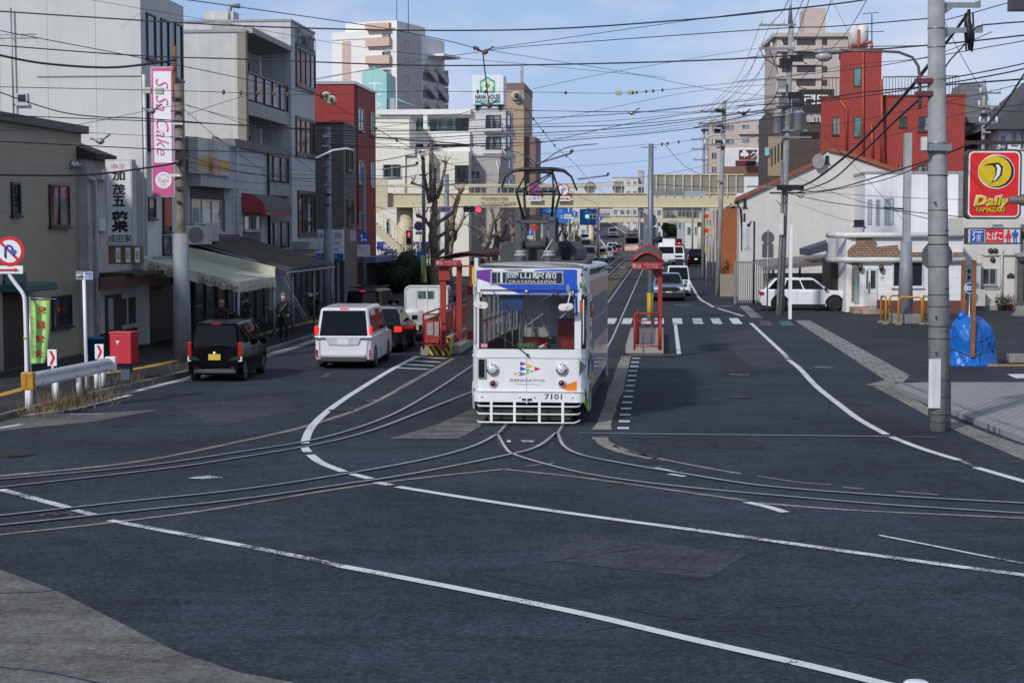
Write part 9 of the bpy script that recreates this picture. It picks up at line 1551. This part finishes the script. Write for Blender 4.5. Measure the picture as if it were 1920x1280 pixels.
for l,p_,r in (('wire behind the lamp arm to the right edge',[(1380,111),(1540,92),(1726,86)],.012),('wire crossing the red tower to the right edge',[(1380,153),(1600,130),(1729,110),(1925,76)],.014),('wire from the pole clamp to the upper right edge',[(1440,150),(1600,122),(1735,108),(1860,60)],.01),('thick wire over the red roof railing',[(1300,240),(1480,200),(1600,176),(1735,163),(1925,148)],.024),('thick wire just above the red parapet',[(1380,199),(1540,190),(1730,164),(1870,140),(1925,128)],.022),('wire with dark splice near the right edge',[(1765,150),(1880,128),(1925,118)],.018),('thin wire across the red windows',[(1380,262),(1600,228),(1800,185),(1925,155)],.009),('thin pale wire across the red wall',[(1480,290),(1640,262),(1800,215),(1925,195)],.009),('thin wire from the transformer pole past the gable peak',[(1490,200),(1560,270),(1620,330),(1700,420)],.009),('thin wire falling over the gable wall',[(1488,330),(1560,360),(1640,385),(1740,410)],.009),('thin wire from the pole foot bracket to the annex',[(1490,380),(1560,405),(1610,418)],.008),('thin wire slanting over the gable roof',[(1560,0),(1640,150),(1700,190)],.008),('braided wire at the far right sky',[(1925,132),(1880,200),(1845,240)],.03),('thin wire above the store sign',[(1765,190),(1850,205),(1925,210)],.01),('thin wire under the upper crossarm to the edge',[(1765,40),(1840,20),(1925,-5)],.012),('thin guy wire before the grey roofed house',[(1762,20),(1800,100),(1838,165)],.008)):
    wire(l,p_,70 if p_[0][0]<1700 else 37,36 if p_[-1][0]>1720 else 60,r,group=E_)
C_='tram contact and span wires'
wire('contact wire running from the globe insulator down the right track',[(972,185),(987,205),(1015,242),(1044,277),(1080,309),(1108,341),(1150,372),(1200,398)],52,260,.014,wbz,C_,(.04,.15,.22,.32,.42,.5),.05);wire('contact wire curving over the left shops to the left track',[(600,175),(640,205),(705,241),(750,267),(801,290),(845,308),(905,332),(1000,366),(1100,392)],46,200,.014,wbz,C_,(.25,.36,.48,.6),.05);wire('contact wire passing over the tram pantograph bow',[(690,257),(864,270),(948,281),(988,294),(1021,322),(1060,352),(1110,378),(1180,402)],30,240,.018,wbz,C_,(.3,.45,.55,.62),.05);wire('contact wire meeting the bow from the knot wire',[(1120,270),(1060,278),(1005,310),(988,294)],44,38,.013,wbz,C_)
wire('vertical hanger wire below the insulator knot',[(905,96),(910,140),(917,197)],62,62,.03,wbz,C_);wire('span wire holding the hanger foot on the left',[(700,240),(830,222),(905,200),(917,197)],70,62,.012,wg,C_);wire('span wire holding the hanger foot on the right',[(917,197),(990,207),(1200,210),(1475,212)],62,80,.012,wg,C_);wire('rising span wire from the balcony flats to the right crossarm',[(590,150),(760,118),(905,97)],70,62,.012,wg,C_);wire('rising wire from mid sky to the lower crossarm',[(1000,167),(1125,140),(1281,113),(1420,91)],62,81,.010,wg,C_);wire('crossing wire falling from the knot to the transformer pole',[(920,95),(1000,108),(1180,137),(1330,167),(1470,184)],62,81,.011,wg,C_);wire('low rising wire toward the right pole bracket',[(1000,233),(1118,208),(1300,172),(1450,158)],70,81,.010,wg,C_)
wire('mast span wire to the left with rusty insulators',[(1219,270),(1100,282),(1000,290),(860,306),(700,318)],77,82,.010,wg,C_);wire('mast span wire to the right poles with rusty insulators',[(1222,272),(1246,270),(1300,262),(1345,254)],77,103,.012,wg,C_,(.3,.4,.5),.07);wire('slanting stay wire by the mast',[(1246,271),(1285,312),(1320,330)],77,80,.012,wbz,C_);wire('lower mast wire across the footbridge panels',[(800,345),(1000,318),(1080,312),(1219,300),(1345,272)],82,103,.010,wg,C_);wire('sagging wire over the footbridge rail',[(795,362),(900,352),(1010,346),(1130,343),(1219,330),(1290,318),(1345,305)],82,103,.012,wg,C_);wire('thin wire along the footbridge panel top',[(1222,345),(1345,352),(1460,348)],77,81,.012,wk,C_)
def bar(label,p_,Y,r=.035): P=[at(x,y,Y) for x,y in p_];m=MB();m.tube(P,r,8);o=m.build('bracket_arm',M('arm_greyish',(.22,.23,.25),.5,.4));tag(o,label,'bracket','contact wire bracket arms');m=MB();m.blob(P[-1]+Vector((0,0,.07)),.07,8,5);m.build('clamp',darksteel,o)
bar('grey bracket arm right of the pantograph bow, clamp at its raised end',[(1006,307),(1072,287)],66);bar('long bracket arm right of the pantograph at its foot',[(1083,336),(1140,329)],80);bar('pale bracket arm before the cream house window',[(716,318),(782,309)],72);bar('pale bracket arm above the traffic light board',[(820,348),(876,343)],84)
lp_=at(594,296,72);m=MB();m.tube([at(*q,72) for q in ((592,297),(625,282),(650,279),(664,283))],[.045,.05,.06,.05],8);o=m.build('street_lamp',M('lamp_arm_pale',(.5,.52,.53),.4,.3));tag(o,'pale curved street lamp arm over the brown clinic','street lamp')
for x,y,Y,l in ((612,181,60,'upper globe insulator by the red block'),(622,188,60,'lower globe insulator by the red block'),(968,181,52,'front globe insulator left of the tan flats'),(974,187,53,'rear globe insulator left of the tan flats')):
    q=at(x,y,Y);m=MB();m.lathe([(.0,-.16),(.1,-.14),(.17,-.05),(.17,.03),(.1,.12),(0,.15)],(q.x,q.y,q.z),'y',16);o=m.build('globe_insulator',glob);tag(o,l,'insulator','pale globe insulators on the contact wires');m=MB();m.blob(q+Vector((0,-.17,.02)),.07,8,5,.2);m.build('cap',rustb,o)
for x,y,l in ((1160,174,'pale box on the span wire with its pair to the right'),(1183,173,'pale box on the span wire next to the brown insulators'),(276,170,'pale box on the span wire at the banner sign edge'),(299,171,'pale box on the span wire in front of the pink letters')):
    Y=72 if x>500 else 54;q=at(x,y,Y);m=MB();m.box(q.x-.13,q.x+.13,q.y-.08,q.y+.08,q.z-.1,q.z+.1);o=m.build('wire_box',M('box_cream',(.52,.52,.42),.5),None,.02);tag(o,l,'wire fitting','pale boxes on the span wires')
for x,y,Y,l in ((188,265,50,'metal wire clamp over the old bar roof'),(285,208,52,'metal wire clamp left of the pink banner'),(1185,212,70,'metal wire clamp on the cables in the open sky'),(910,98,62,'rusty insulator knot where the sky cables meet'),(917,198,62,'rusty clamp at the foot of the vertical hanger'),(8,252,49,'metal wire clamp at the left picture edge'),(1395,213,81,'dark bundled splice left of the transformer pole')):
    q=at(x,y,Y);m=MB();m.blob(q,.1,8,5,.25,(1.3,.7,.9));m.tube([q+Vector((-.3,0,.08)),q,q+Vector((.3,0,.2))],.03,5);o=m.build('wire_clamp',rustb if 'rusty' in l else (black if 'dark' in l else steel));tag(o,l,'wire clamp')
